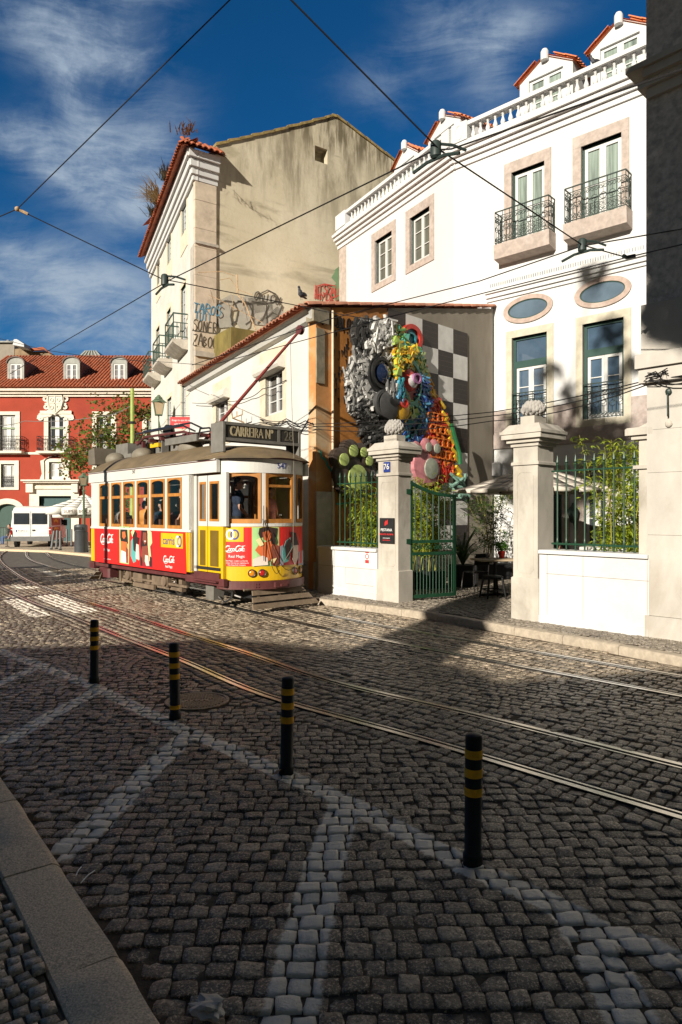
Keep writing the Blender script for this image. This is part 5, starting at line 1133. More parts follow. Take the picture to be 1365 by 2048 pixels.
for lo_, hi_, nm in ((0, 1, 'advert_ground'), (1, 2, 'advert_ground'), (2, 7, 'advert_figure'), (7, 13, 'advert_figure'), (13, 99, 'advert_figure')):
    g = MB()
    for col, lay, pts in ART[lo_:hi_]: g.cur = KEYS.index(col); g.prism(TS, [ts(*p) for p in pts], .0165, .019+lay*.0012)
    g.build(nm, [ADM[k] for k in KEYS], pan)
def script(g, fr, x0, z0, w, y, th=.004):
    """flowing white script reading as the drink maker's name"""
    k = w/11.6
    def S(pts, ww=.34): g.ribbon(fr, [(x0+(x+.25*z)*k, z0+z*k) for x, z in pts], ww*k, y, y+th)
    S(arc(1.3, 1.4, 1.15, 1.5, 55, 320, 14), .5); S([(.7, .1), (1.8, -.7), (3.4, -.75), (4.6, -.3)], .22); S([(1.5, 2.9), (2.4, 2.9), (2.3, 2.1)], .25)
    S(arc(2.75, .75, .55, .75, 0, 360, 12), .36); S(arc(4.0, .75, .55, .75, 55, 305, 10), .36); S(arc(5.0, .75, .5, .72, 0, 360, 12), .34); S([(5.5, 1.45), (5.45, .2), (5.75, .0)], .34); S([(5.75, .8), (6.2, .95)], .26)
    S(arc(7.1, 1.4, 1.0, 1.5, 55, 315, 14), .5); S([(6.4, 2.4), (7.2, 3.2), (8.8, 2.7), (10.8, 3.0)], .24); S(arc(8.45, .75, .52, .75, 0, 360, 12), .36)
    S([(9.2, .1), (9.3, 1.6), (9.75, 2.9), (9.95, 2.4), (9.5, 1.0), (9.55, .1)], .28); S(arc(10.4, .75, .5, .72, 0, 360, 12), .34); S([(10.9, 1.45), (10.85, .2), (11.4, .1)], .32)
g = MB()
x, z = ts(116, 775); script(g, TS, x, z, ts(187, 775)[0]-x, .0165); x, z = ts(152, 818); g.text(TS, 'Real Magic', .085, x, z, .0165, .004)
x, z = ts(460, 882); script(g, TS, x, z, ts(522, 882)[0]-x, .0165); x, z = ts(491, 910); g.text(TS, 'Real Magic', .075, x, z, .0165, .004)
x, z = ts(155, 868); g.text(TS, 'imagem publicitária ilustrativa', .035, x, z, .0165, .003)
g.build('lettering', m_txtw, pan)
(x0, z1), (x1, z0) = ts(448, 725), ts(568, 812)
MB().box(TS, x0, x1, .0165, .0205, z0, z1).build('logo_plate', m_tyel, pan)
g = MB(); zc_ = (z0+z1)/2-.01; g.text(TS, 'carris', .25, x0+(x1-x0)*.36, zc_, .0205, .004, sx=.95); g.build('logo_lettering', m_txtb, pan); g = MB(); g.ribbon(TS, arc(x1-.13, zc_, .065, .105, 0, 360, 18), .035, .0205, .0245); g.build('logo_ring', m_txtb, pan)
g = MB(); g.ribbon(TS, arc(x1-.23, zc_, .065, .105, 0, 360, 18), .035, .0205, .0245); g.build('logo_ring', m_txtw, pan)
g = MB(); x, z = ts(302, 393); g.text(TS, '547', .12, x, z, .031, .004, sx=.85); g.build('fleet_number', m_txtk, lbd)
# ---- front and rear platforms
def bow(u): return u
Bp = smooth_line([(2.66, -1.04), (3.2, -1.03), (3.62, -1.0), (3.9, -.82), (4.14, -.5), (4.24, -.05), (4.14, .4), (3.92, .7), (3.66, .88), (3.2, .98), (2.66, 1.0)], 5)
seg = np.hypot(*np.diff(Bp, axis=0).T); BL = np.concatenate([[0], np.cumsum(seg)])
def bp(l, z, off=0.0):
    x, y = np.interp(l, BL, Bp[:, 0]), np.interp(l, BL, Bp[:, 1]); x2, y2 = np.interp(l+.02, BL, Bp[:, 0]), np.interp(l+.02, BL, Bp[:, 1]); x1, y1 = np.interp(l-.02, BL, Bp[:, 0]), np.interp(l-.02, BL, Bp[:, 1])
    t = Vector((x2-x1, y2-y1)).normalized(); return T.p(x+t.y*off, y-t.x*off, z)
def l_at(px, off=0.0):
    best = min(((abs(CX+FPX*bp(l, 1, off).x/bp(l, 1, off).y-px), l) for l in np.linspace(.35, BL[-1]*.72, 300))); return best[1]
def bowstrip(g, l0, l1, z0, z1, o0, o1, n=None):
    n = n or max(2, int((l1-l0)/.08)); b = []
    for i in range(n+1):
        l = l0+(l1-l0)*i/n; b += [bp(l, z0, o0), bp(l, z0, o1), bp(l, z1, o1), bp(l, z1, o0)]
    fs = [(i*4+k, i*4+(k+1) % 4, i*4+4+(k+1) % 4, i*4+4+k) for i in range(n) for k in range(4)]+[(0, 1, 2, 3), (n*4+3, n*4+2, n*4+1, n*4)]
    g.add(b, fs)
lA, lE = l_at(447), BL[-1]; lfar = BL[-1]-lA*.9
l_d0, l_d1 = .28, lA-.06
class Mir:
    pass
g = MB(); bowstrip(g, lA-.05, lE-.05, .56, 1.60, -.04, 0); g.build('front_panel', m_tyel, tram)
g = MB(); bowstrip(g, lA-.04, lE-.05, 1.601, 1.66, -.05, .012); g.build('front_sill', m_twhite, tram)
g = MB(); bowstrip(g, lA-.04, lE-.05, 2.63, 2.90, -.05, .015); fb = g.build('front_letterboard', m_twhite, tram)
g = MB(); bowstrip(g, lA-.25, lE-.05, 2.905, 2.945, -.05, .06); g.build('front_gutter', m_maroon, tram)
g = MB(); bowstrip(g, lA-.12, lE-.05, .40, .555, -.05, .05); bm_ = g.build('bumper_beam', m_maroon, tram)
g = MB()
for px in (513, 518):
    for dz in (.45, .5): l = l_at(px, .05); f3 = Fr(bp(l, dz, .05), bp(l+.05, dz)-bp(l-.05, dz)); MB().ball(f3, (0, 0, 0), (.014, .02, .014), 6, 5).build('rivet', m_maroon, bm_)
l = l_at(563, .06); f3 = Fr(bp(l, 0, .05), bp(l+.05, 0)-bp(l-.05, 0)); g.box(f3, -.16, .16, -.01, .05, .43, .53); g.box(f3, -.05, .09, .05, .09, .45, .5); g.build('coupler', m_maroon, bm_)
# front windows: three wooden frames between white posts
class BowFr:
    def __init__(s, l0): s.l0 = l0
    def p(s, x, y, z): return bp(s.l0+x, z, y)
def facet(l0, l1, z0, z1):
    a, b = bp(l0, 0), bp(l1, 0); return Fr(a, b-a), (b-a).length
for px0, px1, open_ in ((453.5, 523, 0), (531.5, 587, 1), (592, 611, 0)):
    l0, l1 = l_at(px0), l_at(px1); f3, w = facet(l0, l1, 0, 0); z0, z1 = 1.665, 2.625; b_ = .06 if w > .4 else .045
    # posts behind follow the bow; frame
    g = MB(); g.box(f3, .0, b_, -.03, .02, z0, z1); g.box(f3, w-b_, w, -.03, .02, z0, z1); g.box(f3, b_, w-b_, -.029, .019, z0, z0+.08)
    top = [(w-b_, z1)]+[(w/2+(w/2-b_)*math.cos(t), z1-.11+.06*math.sin(t)) for t in [math.pi*k/10 for k in range(11)]]+[(b_, z1)]; g.prism(f3, top, -.029, .019)
    if open_: g.box(f3, b_, w-b_, -.02, .014, 2.36, 2.41)
    wf = g.build('wooden_window', m_wood, tram); MB().box(f3, b_, w-b_, -.012, -.006, z0+.08, z1-.03).build('pane', m_pane, wf)
g = MB()
for px0, px1 in ((446, 453), (523.5, 531), (587.5, 591.5), (611.5, 620)):
    l0, l1 = l_at(px0), l_at(px1) if px1 < 615 else lE-.6; bowstrip(g, l0, l1, 1.66, 2.63, -.06, .005, 2)
g.build('front_post', m_twhite, tram)
# far side of the platform and inner back of it
g = MB(); bowstrip(g, lE-.6, lE-.03, 1.0, 2.62, -.05, -.0); g.build('platform_far_side', m_twhite, tram)
# near-side entrance: posts and folding door
DF = Fr(T.p(0, -1.03, 0), T.ex); dx = lambda c: DF.s_at(160+c*.3663)
g = MB(); g.box(TS, xf-.0, dx(612)-.0, -.3, .0, .68, 2.64); g.box(TS, dx(612), dx(640), -.32, -.06, .68, 2.64); g.build('entrance_post', M('entrance_post', (.55, .53, .48), .45, .06, 4), tram)
xd0, xd1 = dx(648), dx(772); zs_ = 1.60; zd0 = .70
for k, (a, b) in enumerate(((xd0, dx(697)), (dx(700), xd1))):
    dr_ = MB(); dr_.box(DF, a, b, -.04, .0, zd0, zs_); w = .07 if k else .05
    d_ = dr_.build('door', m_tyel, tram)
    g = MB(); g.holes(DF, a, b, zs_+.002, 2.60, [(a+w, b-w, zs_+.1, 2.48)], .05, .0); g.build('door_top', m_twhite, d_)
    g = MB(); g.box(DF, a+w, a+w+.03, -.03, .012, zs_+.1, 2.48); g.box(DF, b-w-.03, b-w, -.03, .012, zs_+.1, 2.48); g.box(DF, a+w+.03, b-w-.03, -.03, .011, 2.43, 2.48); g.box(DF, a+w+.03, b-w-.03, -.03, .011, zs_+.1, zs_+.14); g.build('door_window', m_wood, d_)
    MB().box(DF, a+w+.03, b-w-.03, -.02, -.012, zs_+.14, 2.43).build('pane', m_pane, d_)
    MB().box(DF, a+w+.02, b-w-.02, .0, .006, zd0+.12, zs_-.08).build('lower_pane', M('dark_yellow_glass', (.16, .10, .015), .15, .1, 3), d_)
MB().box(DF, xd1, dx(784), -.06, .003, .58, 1.60).build('corner_panel', m_tyel, tram)
g = MB(); g.box(DF, xd1, dx(800), -.06, .002, 1.605, 2.64); g.build('corner_post', m_twhite, tram)
g = MB(); g.box(DF, xd0-.1, xd1, -.1, .05, .60, .69); g.box(TS, xf-.3, dx(800), -.1, -.02, .46, .60); g.box(DF, xd0, xd1, .0, .12, .52, .55); g.build('entrance_step', m_maroon, tram)
# rear platform, mirrored bow
def bowr(g, l0, l1, z0, z1, o0, o1):
    n = 20; b = []
    for i in range(n+1):
        l = l0+(l1-l0)*i/n
        for z, o in ((z0, o0), (z0, o1), (z1, o1), (z1, o0)):
            v = bp(l, z, o)-T.o; x, y = v.dot(T.ex), v.dot(T.ey); b.append(T.p(-(2.62+(x-2.62)*.45), y*.93, z))
    g.add(b, [(i*4+k, i*4+(k+1) % 4, i*4+4+(k+1) % 4, i*4+4+k) for i in range(n) for k in range(4)]+[(0, 1, 2, 3), (n*4+3, n*4+2, n*4+1, n*4)])
g = MB(); bowr(g, .05, lE-.05, .60, 1.55, -.04, 0); g.build('rear_panel', m_tyel, tram)
g = MB(); bowr(g, .05, .28, 1.56, 2.7, -.04, 0); bowr(g, lA, lA+.12, 1.56, 2.7, -.04, 0); bowr(g, lE-.5, lE-.38, 1.56, 2.7, -.04, 0); bowr(g, lE-.12, lE-.05, 1.56, 2.7, -.04, 0); bowr(g, .05, lE-.05, 2.6, 2.89, -.05, .01); g.build('rear_post', m_twhite, tram)
g = MB(); bowr(g, .05, lE-.05, .42, .58, -.05, .05); g.build('rear_bumper', m_maroon, tram)
# ---- front advert, logo and lights
adz0, adz1 = .84, 1.585
def bowpoly(pts, off, mat, nm, par, th=.006):
    """a decal outline given in photo pixels, wrapped on the bowed panel"""
    g = MB(); v = []
    for px, py in pts:
        l = l_at(px, off); Y = bp(l, 1, off).y; v.append((l, EYE+(CY-py)/FPX*Y))
    n = len(v); g.add([bp(l, z, off) for l, z in v]+[bp(l, z, off+th) for l, z in v], [tuple(range(n)), tuple(range(2*n-1, n-1, -1))]+[(i, (i+1) % n, n+(i+1) % n, n+i) for i in range(n)]); return g
lr = l_at(504); g = MB(); bowstrip(g, lA+.01, lr, adz0, adz1, .002, .008); fp = g.build('front_advert', m_tred, tram)
l2, l3, l4 = l_at(558), l_at(592), l_at(613); g = MB(); bowstrip(g, lr, l2, adz0, adz1, .002, .008); g.build('advert_ground', m_agreen, fp); g = MB(); bowstrip(g, l2, l4, adz0, adz1, .002, .008); g.build('advert_ground', m_tred, fp)
q = lambda L: [(160+x*.3663, 800+y*.3663) for x, y in L]
for col, off, L in (('d', .012, [(980, 700), (1000, 694), (1040, 694), (1078, 700), (1074, 745), (1060, 760), (1010, 740), (985, 755), (975, 730)]), ('s', .020, [(1000, 722), (1030, 712), (1045, 730), (1042, 760), (1022, 772), (1002, 760)]), ('s', .020, [(955, 820), (985, 780), (1040, 770), (1062, 800), (1060, 850), (1030, 880), (985, 850)]), ('p', .028, [(945, 870), (975, 855), (1000, 850), (1025, 862), (1028, 900), (945, 908)]), ('c', .030, [(962, 765), (985, 752), (1005, 790), (985, 800)]),
                    ('b', .022, [(1045, 800), (1062, 780), (1085, 800), (1088, 880), (1070, 908), (1045, 900)]), ('d', .030, [(1042, 760), (1052, 720), (1062, 735), (1070, 770), (1060, 790), (1045, 785)]), ('c', .034, [(1040, 872), (1075, 862), (1060, 892)]),
                    ('t', .022, [(1105, 830), (1125, 770), (1150, 750), (1160, 800), (1140, 880), (1112, 890)]), ('d', .030, [(1120, 800), (1140, 755), (1155, 770), (1148, 850), (1128, 870)]), ('y', .016, [(1095, 800), (1110, 790), (1112, 900), (1095, 905)]), ('p', .026, [(1165, 780), (1190, 790), (1192, 860), (1175, 900), (1160, 870)]), ('d', .032, [(1150, 720), (1180, 725), (1195, 790), (1165, 795)]), ('y', .020, [(1195, 830), (1225, 820), (1226, 900), (1190, 905)])):
    bowpoly(q(L), off, ADM[col], 'f', fp).build('advert_figure', ADM[col], fp)
lp0, lp1 = lA+.02, l_at(488); g = MB(); bowstrip(g, lp0, lp1, 1.31, 1.585, .0085, .011); g.build('logo_plate', m_tyel, fp)
f3 = BowFr(lp0); wl = lp1-lp0
MB().ribbon(f3, arc(wl*.57, 1.448, .072, .085, 0, 360, 20), .032, .0112, .014).build('logo_ring', m_txtb, fp); MB().ribbon(f3, arc(wl*.35, 1.448, .072, .085, 0, 360, 20), .032, .0118, .0146).build('logo_ring', m_txtw, fp)
f3 = BowFr(lA+.02); wl = lr-lA-.05
g = MB(); script(g, f3, wl*.04, 1.13, wl*.78, .0085); g.text(f3, 'Real Magic', .075, wl*.5, 1.03, .0085, .004)
for k, tx in enumerate(('Real Magic, o sabor e a Garrafa', 'Contour são marcas registadas de', 'The Coca-Cola Company')): g.text(f3, tx, .034, wl*.5, .945-.04*k, .0085, .003)
g.build('lettering', m_txtw, fp)
l = l_at(564); g = MB(); g.text(BowFr(l), '547', .15, 0, 2.77, .0155, .005); g.build('fleet_number', m_txtb, fb)
m_amber = M('amber_lens', (.65, .22, .01), .2, .1, 30, spec=.7); m_rlens = M('red_lens', (.45, .015, .012), .2, .1, 30, spec=.7)
for px, mt in ((504.8, m_amber), (525.5, m_rlens), (591.5, m_rlens), (602.5, m_amber)):
    l = l_at(px, .03); f3 = Fr(bp(l, .71, .0), bp(l+.05, 0)-bp(l-.05, 0)); g = MB(); g.lathe(f3, [(.075, -.02), (.078, .03), (.066, .045), (.06, .03)], 20, 'y'); hl_ = g.build('headlight', m_steel, tram, True)
    g = MB(); g.ball(f3, (0, .022, 0), (.058, .022, .058), 16, 8); g.build('lens', mt, hl_, True)
# cables hanging on the front
g = MB()
for a_, b_, dz in ((526, 560, .0), (528, 590, -.05)):
    pts = []
    for k in range(11): u = k/10; l = l_at(a_+(b_-a_)*u, .06); pts.append(bp(l, 1.75-(1.02+dz)*math.sin(math.pi*min(1, u*.62+.0))-.05*u, .05+.02*math.sin(u*3)))
    g.tube(pts, .006, 6)
l = l_at(527.5, .06); g.tube([bp(l, 2.0, .06), bp(l, 1.7, .07), bp(l, .95, .06)], .007, 6); g.build('front_cable', m_cable, tram, True)
# ---- roof
nx, ny = 60, 26; g = MB(); vs = []; xe = 4.32; xrear = 3.45
def roof_z(x, y): 
    fx = max(0, 1-abs(x/(xe+.02))**7); fy = max(0, 1-abs(y)**2.4); return 2.90+(.44 if x < 2 else .44-.07*min(1, x-2))*fy*(fx**.75)
for i in range(nx+1):
    x = xe*math.sin(math.pi/2*(2*i/nx-1)); xw = x if x > -2.2 else -2.2+(x+2.2)*.55; hw = 1.16*(max(0, 1-max(0, (abs(x)-3.0)/1.36)**2.6))**.45 if abs(x) > 3.0 else 1.16
    hw = max(hw, .02)
    for j in range(ny+1): v = -1+2*j/ny; vs.append(T.p(xw, v*hw-(.04 if x > 3 else 0), roof_z(x, v)))
g.add(vs, [(i*(ny+1)+j, i*(ny+1)+j+1, (i+1)*(ny+1)+j+1, (i+1)*(ny+1)+j) for i in range(nx) for j in range(ny)])
rf = g.build('roof', m_troof, tram, 'all')
g = MB()
for sgn in (1,):
    def hwx(x): return 1.16*(max(0, 1-max(0, (abs(x)-3.0)/1.36)**2.6))**.45 if x > 3 else 1.16
    pts = []
    for k in range(25):
        v = -.97+1.94*k/24; x = 2.75+1.15*math.sqrt(max(0, 1-v*v))**.8; pts.append(T.p(x, v*hwx(x)-.04, roof_z(x, v)+.004))
    g.tube(pts, .016, 6)
g.build('roof_rib', m_troof, rf, True)
def dome(c, x0, x1, zt):
    pass
for px, py, r_, hh in ((232, 908, .30, .20), (286, 900, .32, .20), (382, 884, .34, .22)):
    # vents along the near slope of the roof
    f2 = Fr(T.p(0, -.38, 0), T.ex); x = f2.s_at(px); z = roof_z(x, -.33)-.03; fr = Fr(T.p(x, -.38, z), T.ex, T.ey)
    g = MB(); g.ball(fr, (0, 0, .02), (r_, .26, hh), 18, 10); g.build('roof_vent', M('vent_grey', (.20, .175, .13), .6, .15, 4), tram, True)
f2 = Fr(T.p(0, 0, 0), T.ex); xb0, xb1 = f2.s_at(250), f2.s_at(352)
g = MB(); g.box(T, xb0, xb0+.75, -.25, .35, 3.28, 3.72); g.build('resistor_box', m_tgrey, tram)
g = MB(); g.box(T, xb0+.76, xb1+.3, .0, .42, 3.28, 3.58); g.box(T, xb0+.75, xb0+1.35, -.3, -.02, 3.25, 3.42); g.build('roof_duct', m_tgrey, tram)
for px in (309, 339):
    x = f2.s_at(px); g = MB(); fr = Fr(T.p(x, -.15, 3.28), T.ex, T.ey); g.box(fr, -.1, .1, -.1, .1, 0, .08); g.box(fr, -.09, -.05, -.09, .09, .08, .4); g.box(fr, .05, .09, -.09, .09, .08, .4); g.lathe(fr, [(.04, .05), (.05, .3), (.12, .42), (.14, .47), (.1, .52), (.03, .55)], 12); g.build('insulator', m_tgrey, tram, True)
# trolley base frame, plank and pole
g = MB(); zb_ = 3.62; xa, xb = f2.s_at(303), f2.s_at(415)
for y in (-.42, .42): g.tube([T.p(xa, y*.9, zb_-.02), T.p(xa+.5, y, zb_+.12), T.p(xb-.3, y, zb_+.08), T.p(xb+.1, y*.8, zb_-.05)], .03, 6)
for x in (xa+.05, xa+.7, xa+1.3, xb-.2): g.box(T, x, x+.09, -.42, .42, zb_-.02, zb_+.06)
for x in (xa+.3, xb-.4):
    for y in (-.35, .35): g.box(T, x-.04, x+.04, y-.04, y+.04, 3.2, zb_+.05)
g.box(T, xa+.9, xa+1.1, -.12, .12, zb_, zb_+.25); tb = g.build('trolley_base', m_maroon, tram)
g = MB()
for k, (y, z) in enumerate(((-.5, .22), (.5, .22), (-.3, .30))): g.tube([T.p(xa-.15, y*.8, zb_+z-.2), T.p(xa+.2, y, zb_+z), T.p(xb-.2, y, zb_+z-.02), T.p(xb+.25, y*.9, zb_+z-.18)], .022, 6)
g.tube([T.p(xb+.1, -.3, 3.5), T.p(xb+.3, -.35, 3.72), T.p(xb+.7, -.35, 3.7), T.p(xb+.95, -.3, 3.4)], .022, 6); g.build('guard_rail', m_steel, tb, True)
g = MB(); g.lathe(Fr(T.p(xa+1.15, -.1, zb_+.2), T.ex, T.ey), [(.02, -.06), (.2, -.06), (.2, -.03), (.08, .0), (.2, .03), (.2, .06), (.02, .06)], 20, 'y'); g.build('rope_reel', m_blackm, tb, True)
g = MB(); g.box(T, xa+.55, xa+1.0, -.3, -.2, zb_-.14, zb_-.04); g.build('warning_tag', m_tyel, tb)
x0_, x1_ = f2.s_at(386), f2.s_at(447); g = MB(); g.box(T, x0_-.1, x1_, -.62, -.02, 3.42, 3.45); g.box(T, x0_-.1, x1_, -.66, -.62, 3.40, 3.55); g.build('catwalk_board', m_tgrey, tram)
tip = P(601, 660, 13.45); bs_ = P(426, 863, 15.55); g = MB(); g.tube([bs_-(tip-bs_).normalized()*.5, bs_, bs_.lerp(tip, .5), tip], [.045, .042, .034, .026], 8); tp = g.build('trolley_pole', C('pole_red', (.20, .035, .03)), tram, True)
g = MB(); fr = Fr(tip, T.ex, T.ey); g.lathe(fr, [(.02, -.04), (.09, -.04), (.09, -.015), (.06, 0), (.09, .015), (.09, .04), (.02, .04)], 16, 'y'); g.build('trolley_wheel', m_maroon, tp, True)
g = MB(); t2 = bs_.lerp(tip, .9); lq = l_at(585, .05); g.tube([t2, Vector((t2.x*.5+bp(lq, 0, .08).x*.5, t2.y*.5+bp(lq, 0, .08).y*.5, 4.0)), bp(lq, 2.95, .09), bp(lq, 1.2, .07), bp(l_at(566, .05), .9, .07)], .005, 5); g.build('trolley_rope', C('pale_rope', (.22, .19, .15)), tp, True)
# destination box on the front roof edge
zb0, zb1 = 3.17, 3.65; g = MB(); XB = 3.55
g.prismx(Fr(T.o, T.ey, T.ex), [(XB, zb0+.12), (XB, zb1-.03), (XB-.05, zb1), (XB-.30, zb1), (XB-.42, zb1-.2), (XB-.42, zb0+.12)], -.93, .93); db = g.build('destination_box', M('box_olive_grey', (.105, .095, .07), .6, .15, 4), tram)
DB = Fr(T.p(XB, 0, 0), T.ey, T.ex)
g = MB(); g.box(DB, -.95, -.90, -.43, .03, zb0-.12, zb1-.02); g.box(DB, .90, .95, -.43, .03, zb0-.12, zb1-.02); g.box(DB, -.9, .9, -.02, .025, zb1-.07, zb1-.02); g.box(DB, -.9, .9, -.02, .025, zb0+.1, zb0+.16); g.box(DB, .36, .42, -.01, .02, zb0+.16, zb1-.07); g.build('box_frame', m_tgrey, db)
g = MB(); g.box(DB, -.9, .36, -.01, .008, zb0+.16, zb1-.07); g.box(DB, .42, .9, -.01, .008, zb0+.16, zb1-.07); g.build('blind', M('blind_dark', (.035, .032, .026), .5, .1, 5), db)
g = MB(); zt2 = (zb0+.16+zb1-.07)/2; g.text(DB, 'CARREIRA Nº', .28, -.27, zt2, .008, .005, sx=.62); 
g.text(DB, 'CARREIRA Nº', .28, -.264, zt2, .008, .005, sx=.60); g.build('lettering', C('cream_lettering', (.50, .42, .26)), db); g = MB(); g.text(DB, '28', .30, .65, zt2, .008, .005, sx=.8); g.build('route_number', C('faded_lettering', (.13, .115, .08)), db)
DR = Fr(T.p(-3.6, 0, 0), T.ey, -T.ex); g = MB(); g.prismx(Fr(T.o, T.ey, T.ex), [(-3.6, zb0), (-3.6, zb1-.08), (-3.2, zb1-.03), (-3.12, zb0)], -.8, .8); g.build('rear_destination_box', M('rear_box_grey', (.14, .12, .09), .6, .15, 4), tram)
# ---- running gear
g = MB()
for s in (-1, 1):
    y = s*.72; g.box(T, -1.75, 1.75, y-.05, y+.05, .42, .56); g.box(T, -1.7, 1.6, y-.03, y+.03, .15, .22)
    for x in (-1.6, -.95, .0, .95, 1.55): g.box(T, x-.07, x+.07, y-.06, y+.04, .15, .48)
    for x in (-.5, .5): g.box(T, x-.25, x+.25, y-.09, y+.02, .22, .42)
    g.box(T, -1.3, 1.9, y-.1, y-.05, .26, .31); g.box(T, -.7, .4, y-.12, y-.06, .10, .2)
for x in (-1.7, -.6, .6, 1.7): g.box(T, x-.06, x+.06, -.7, .7, .44, .54)
g.build('truck_frame', m_truck, tram)
for x in (-.95, .95):
    for s in (-1, 1):
        fr = Fr(T.p(x, s*.44, .33), T.ex, T.ey); g = MB(); g.lathe(fr, [(.02, -.07), (.09, -.07), (.1, -.045), (.25, -.03), (.27, -.05), (.325, -.05), (.33, .0), (.325, .05), (.02, .05)] if s < 0 else [(.02, .07), (.09, .07), (.25, .03), (.325, .05), (.33, 0), (.325, -.05), (.02, -.05)], 28, 'y'); g.build('wheel', m_steel, tram, True)
    fr = Fr(T.p(x, -.78, .34), T.ex, T.ey); g = MB(); g.box(fr, -.13, .13, -.06, .06, -.12, .14); g.lathe(fr, [(.11, -.1), (.12, -.06), (.12, .0)], 16, 'y'); g.build('axle_box', m_truck, tram, True)
    for dx_ in (-.3, .3):
        c = T.p(x+dx_, -.76, .24); pts = [c+Vector((.055*math.cos(t), .055*math.sin(t), .2*t/(2*math.pi*4))) for t in [k*math.pi/5 for k in range(41)]]; MB().tube(pts, .012, 5).build('spring', m_truck, tram, True)
g = MB(); g.box(T, -2.6, 2.7, -1.0, -.9, .50, .62); g.box(T, -2.6, 2.7, .9, 1.0, .50, .62); g.build('sole_bar', m_maroon, tram)
g = MB(); x = DF.s_at(160+690*.3663); g.bbox(T, x-.16, x+.14, -.95, -.7, .14, .44, .01); g.build('equipment_box', M('grey_box', (.15, .14, .12), .6, .12, 5), tram)
g = MB(); g.bbox(T, -2.3, -1.9, -.95, -.5, .22, .5, .06); g.tube([T.p(-2.5, -.8, .42), T.p(-2.0, -.8, .42)], .14, 12); g.build('air_tank', m_maroon, tram, True)
g = MB(); g.tube([T.p(3.0, -.8, .46), T.p(3.2, -.82, .2), T.p(3.4, -.8, .1), T.p(3.6, -.78, .2), T.p(3.65, -.75, .45)], .02, 6); g.tube([T.p(2.6, -.85, .4), T.p(3.3, -.85, .38)], .025, 6); g.tube([T.p(3.5, -.7, .42), T.p(3.62, -.7, .25), T.p(3.75, -.65, .22)], .025, 6); g.build('air_hose', m_steel, tram, True)
# lifeguard slats front and rear
for nm, X, sg in (('lifeguard', 4.20, 1), ('rear_lifeguard', -3.2, -1)):
    g = MB(); fr = Fr(T.p(X, -.06, 0), T.ey, T.ex*sg)
    for k, (z, o) in enumerate(((.30, -.05), (.185, .07), (.07, .19))):
        w = .60+.075*k
        g.add([fr.p(x, y, zz) for x, y, zz in ((-w, o, z+.085), (w, o, z+.085), (w+.04, o+.08, z), (-w-.04, o+.08, z), (-w, o-.03, z+.08), (w, o-.03, z+.08), (w+.04, o+.05, z-.005), (-w-.04, o+.05, z-.005))], [(0, 1, 2, 3), (7, 6, 5, 4), (0, 4, 5, 1), (1, 5, 6, 2), (2, 6, 7, 3), (3, 7, 4, 0)])
    for x in (-.5, .0, .5): g.add([fr.p(a, b, c) for a, b, c in ((x-.03, -.1, .39), (x+.03, -.1, .39), (x+.03, .2, .06), (x-.03, .2, .06), (x-.03, -.13, .38), (x+.03, -.13, .38), (x+.03, .17, .05), (x-.03, .17, .05))], [(0, 1, 2, 3), (7, 6, 5, 4), (0, 4, 5, 1), (1, 5, 6, 2), (2, 6, 7, 3), (3, 7, 4, 0)])
    g.tube([fr.p(-.75, -.12, .40), fr.p(.7, -.12, .40)], .025, 6); g.build(nm, m_truck, tram)
g = MB(); g.box(T, 3.3, 3.9, -.5, .5, .2, .42); g.box(T, -3.6, -2.6, -.5, .5, .2, .5); g.build('motor_housing', m_blackm, tram)
# ------------------------------------------------------------------ people
def remeshed(g, name, mat, parent, vox, sm=4):
    me = bpy.data.meshes.new('r'); me.from_pydata([tuple(v) for v in g.v], [], g.f); ob = bpy.data.objects.new('r', me); COL.objects.link(ob)
    bm = bmesh.new(); bm.from_mesh(me); bmesh.ops.recalc_face_normals(bm, faces=bm.faces); bm.to_mesh(me); bm.free()
    r_ = ob.modifiers.new('r', 'REMESH'); r_.mode = 'VOXEL'; r_.voxel_size = vox; s_ = ob.modifiers.new('s', 'SMOOTH'); s_.iterations = sm; s_.factor = .5
    dg = bpy.context.evaluated_depsgraph_get(); m2 = bpy.data.meshes.new_from_object(ob.evaluated_get(dg)); bpy.data.objects.remove(ob)
    o = ORG.get(parent.name, Vector()); m2.transform(Matrix.Translation(-o)); m2.name = name; m2.materials.clear(); m2.materials.append(mat)
    m2.polygons.foreach_set('use_smooth', [True]*len(m2.polygons)); o2 = bpy.data.objects.new(name, m2); COL.objects.link(o2); o2.parent = parent; ORG[o2.name] = o; return o2
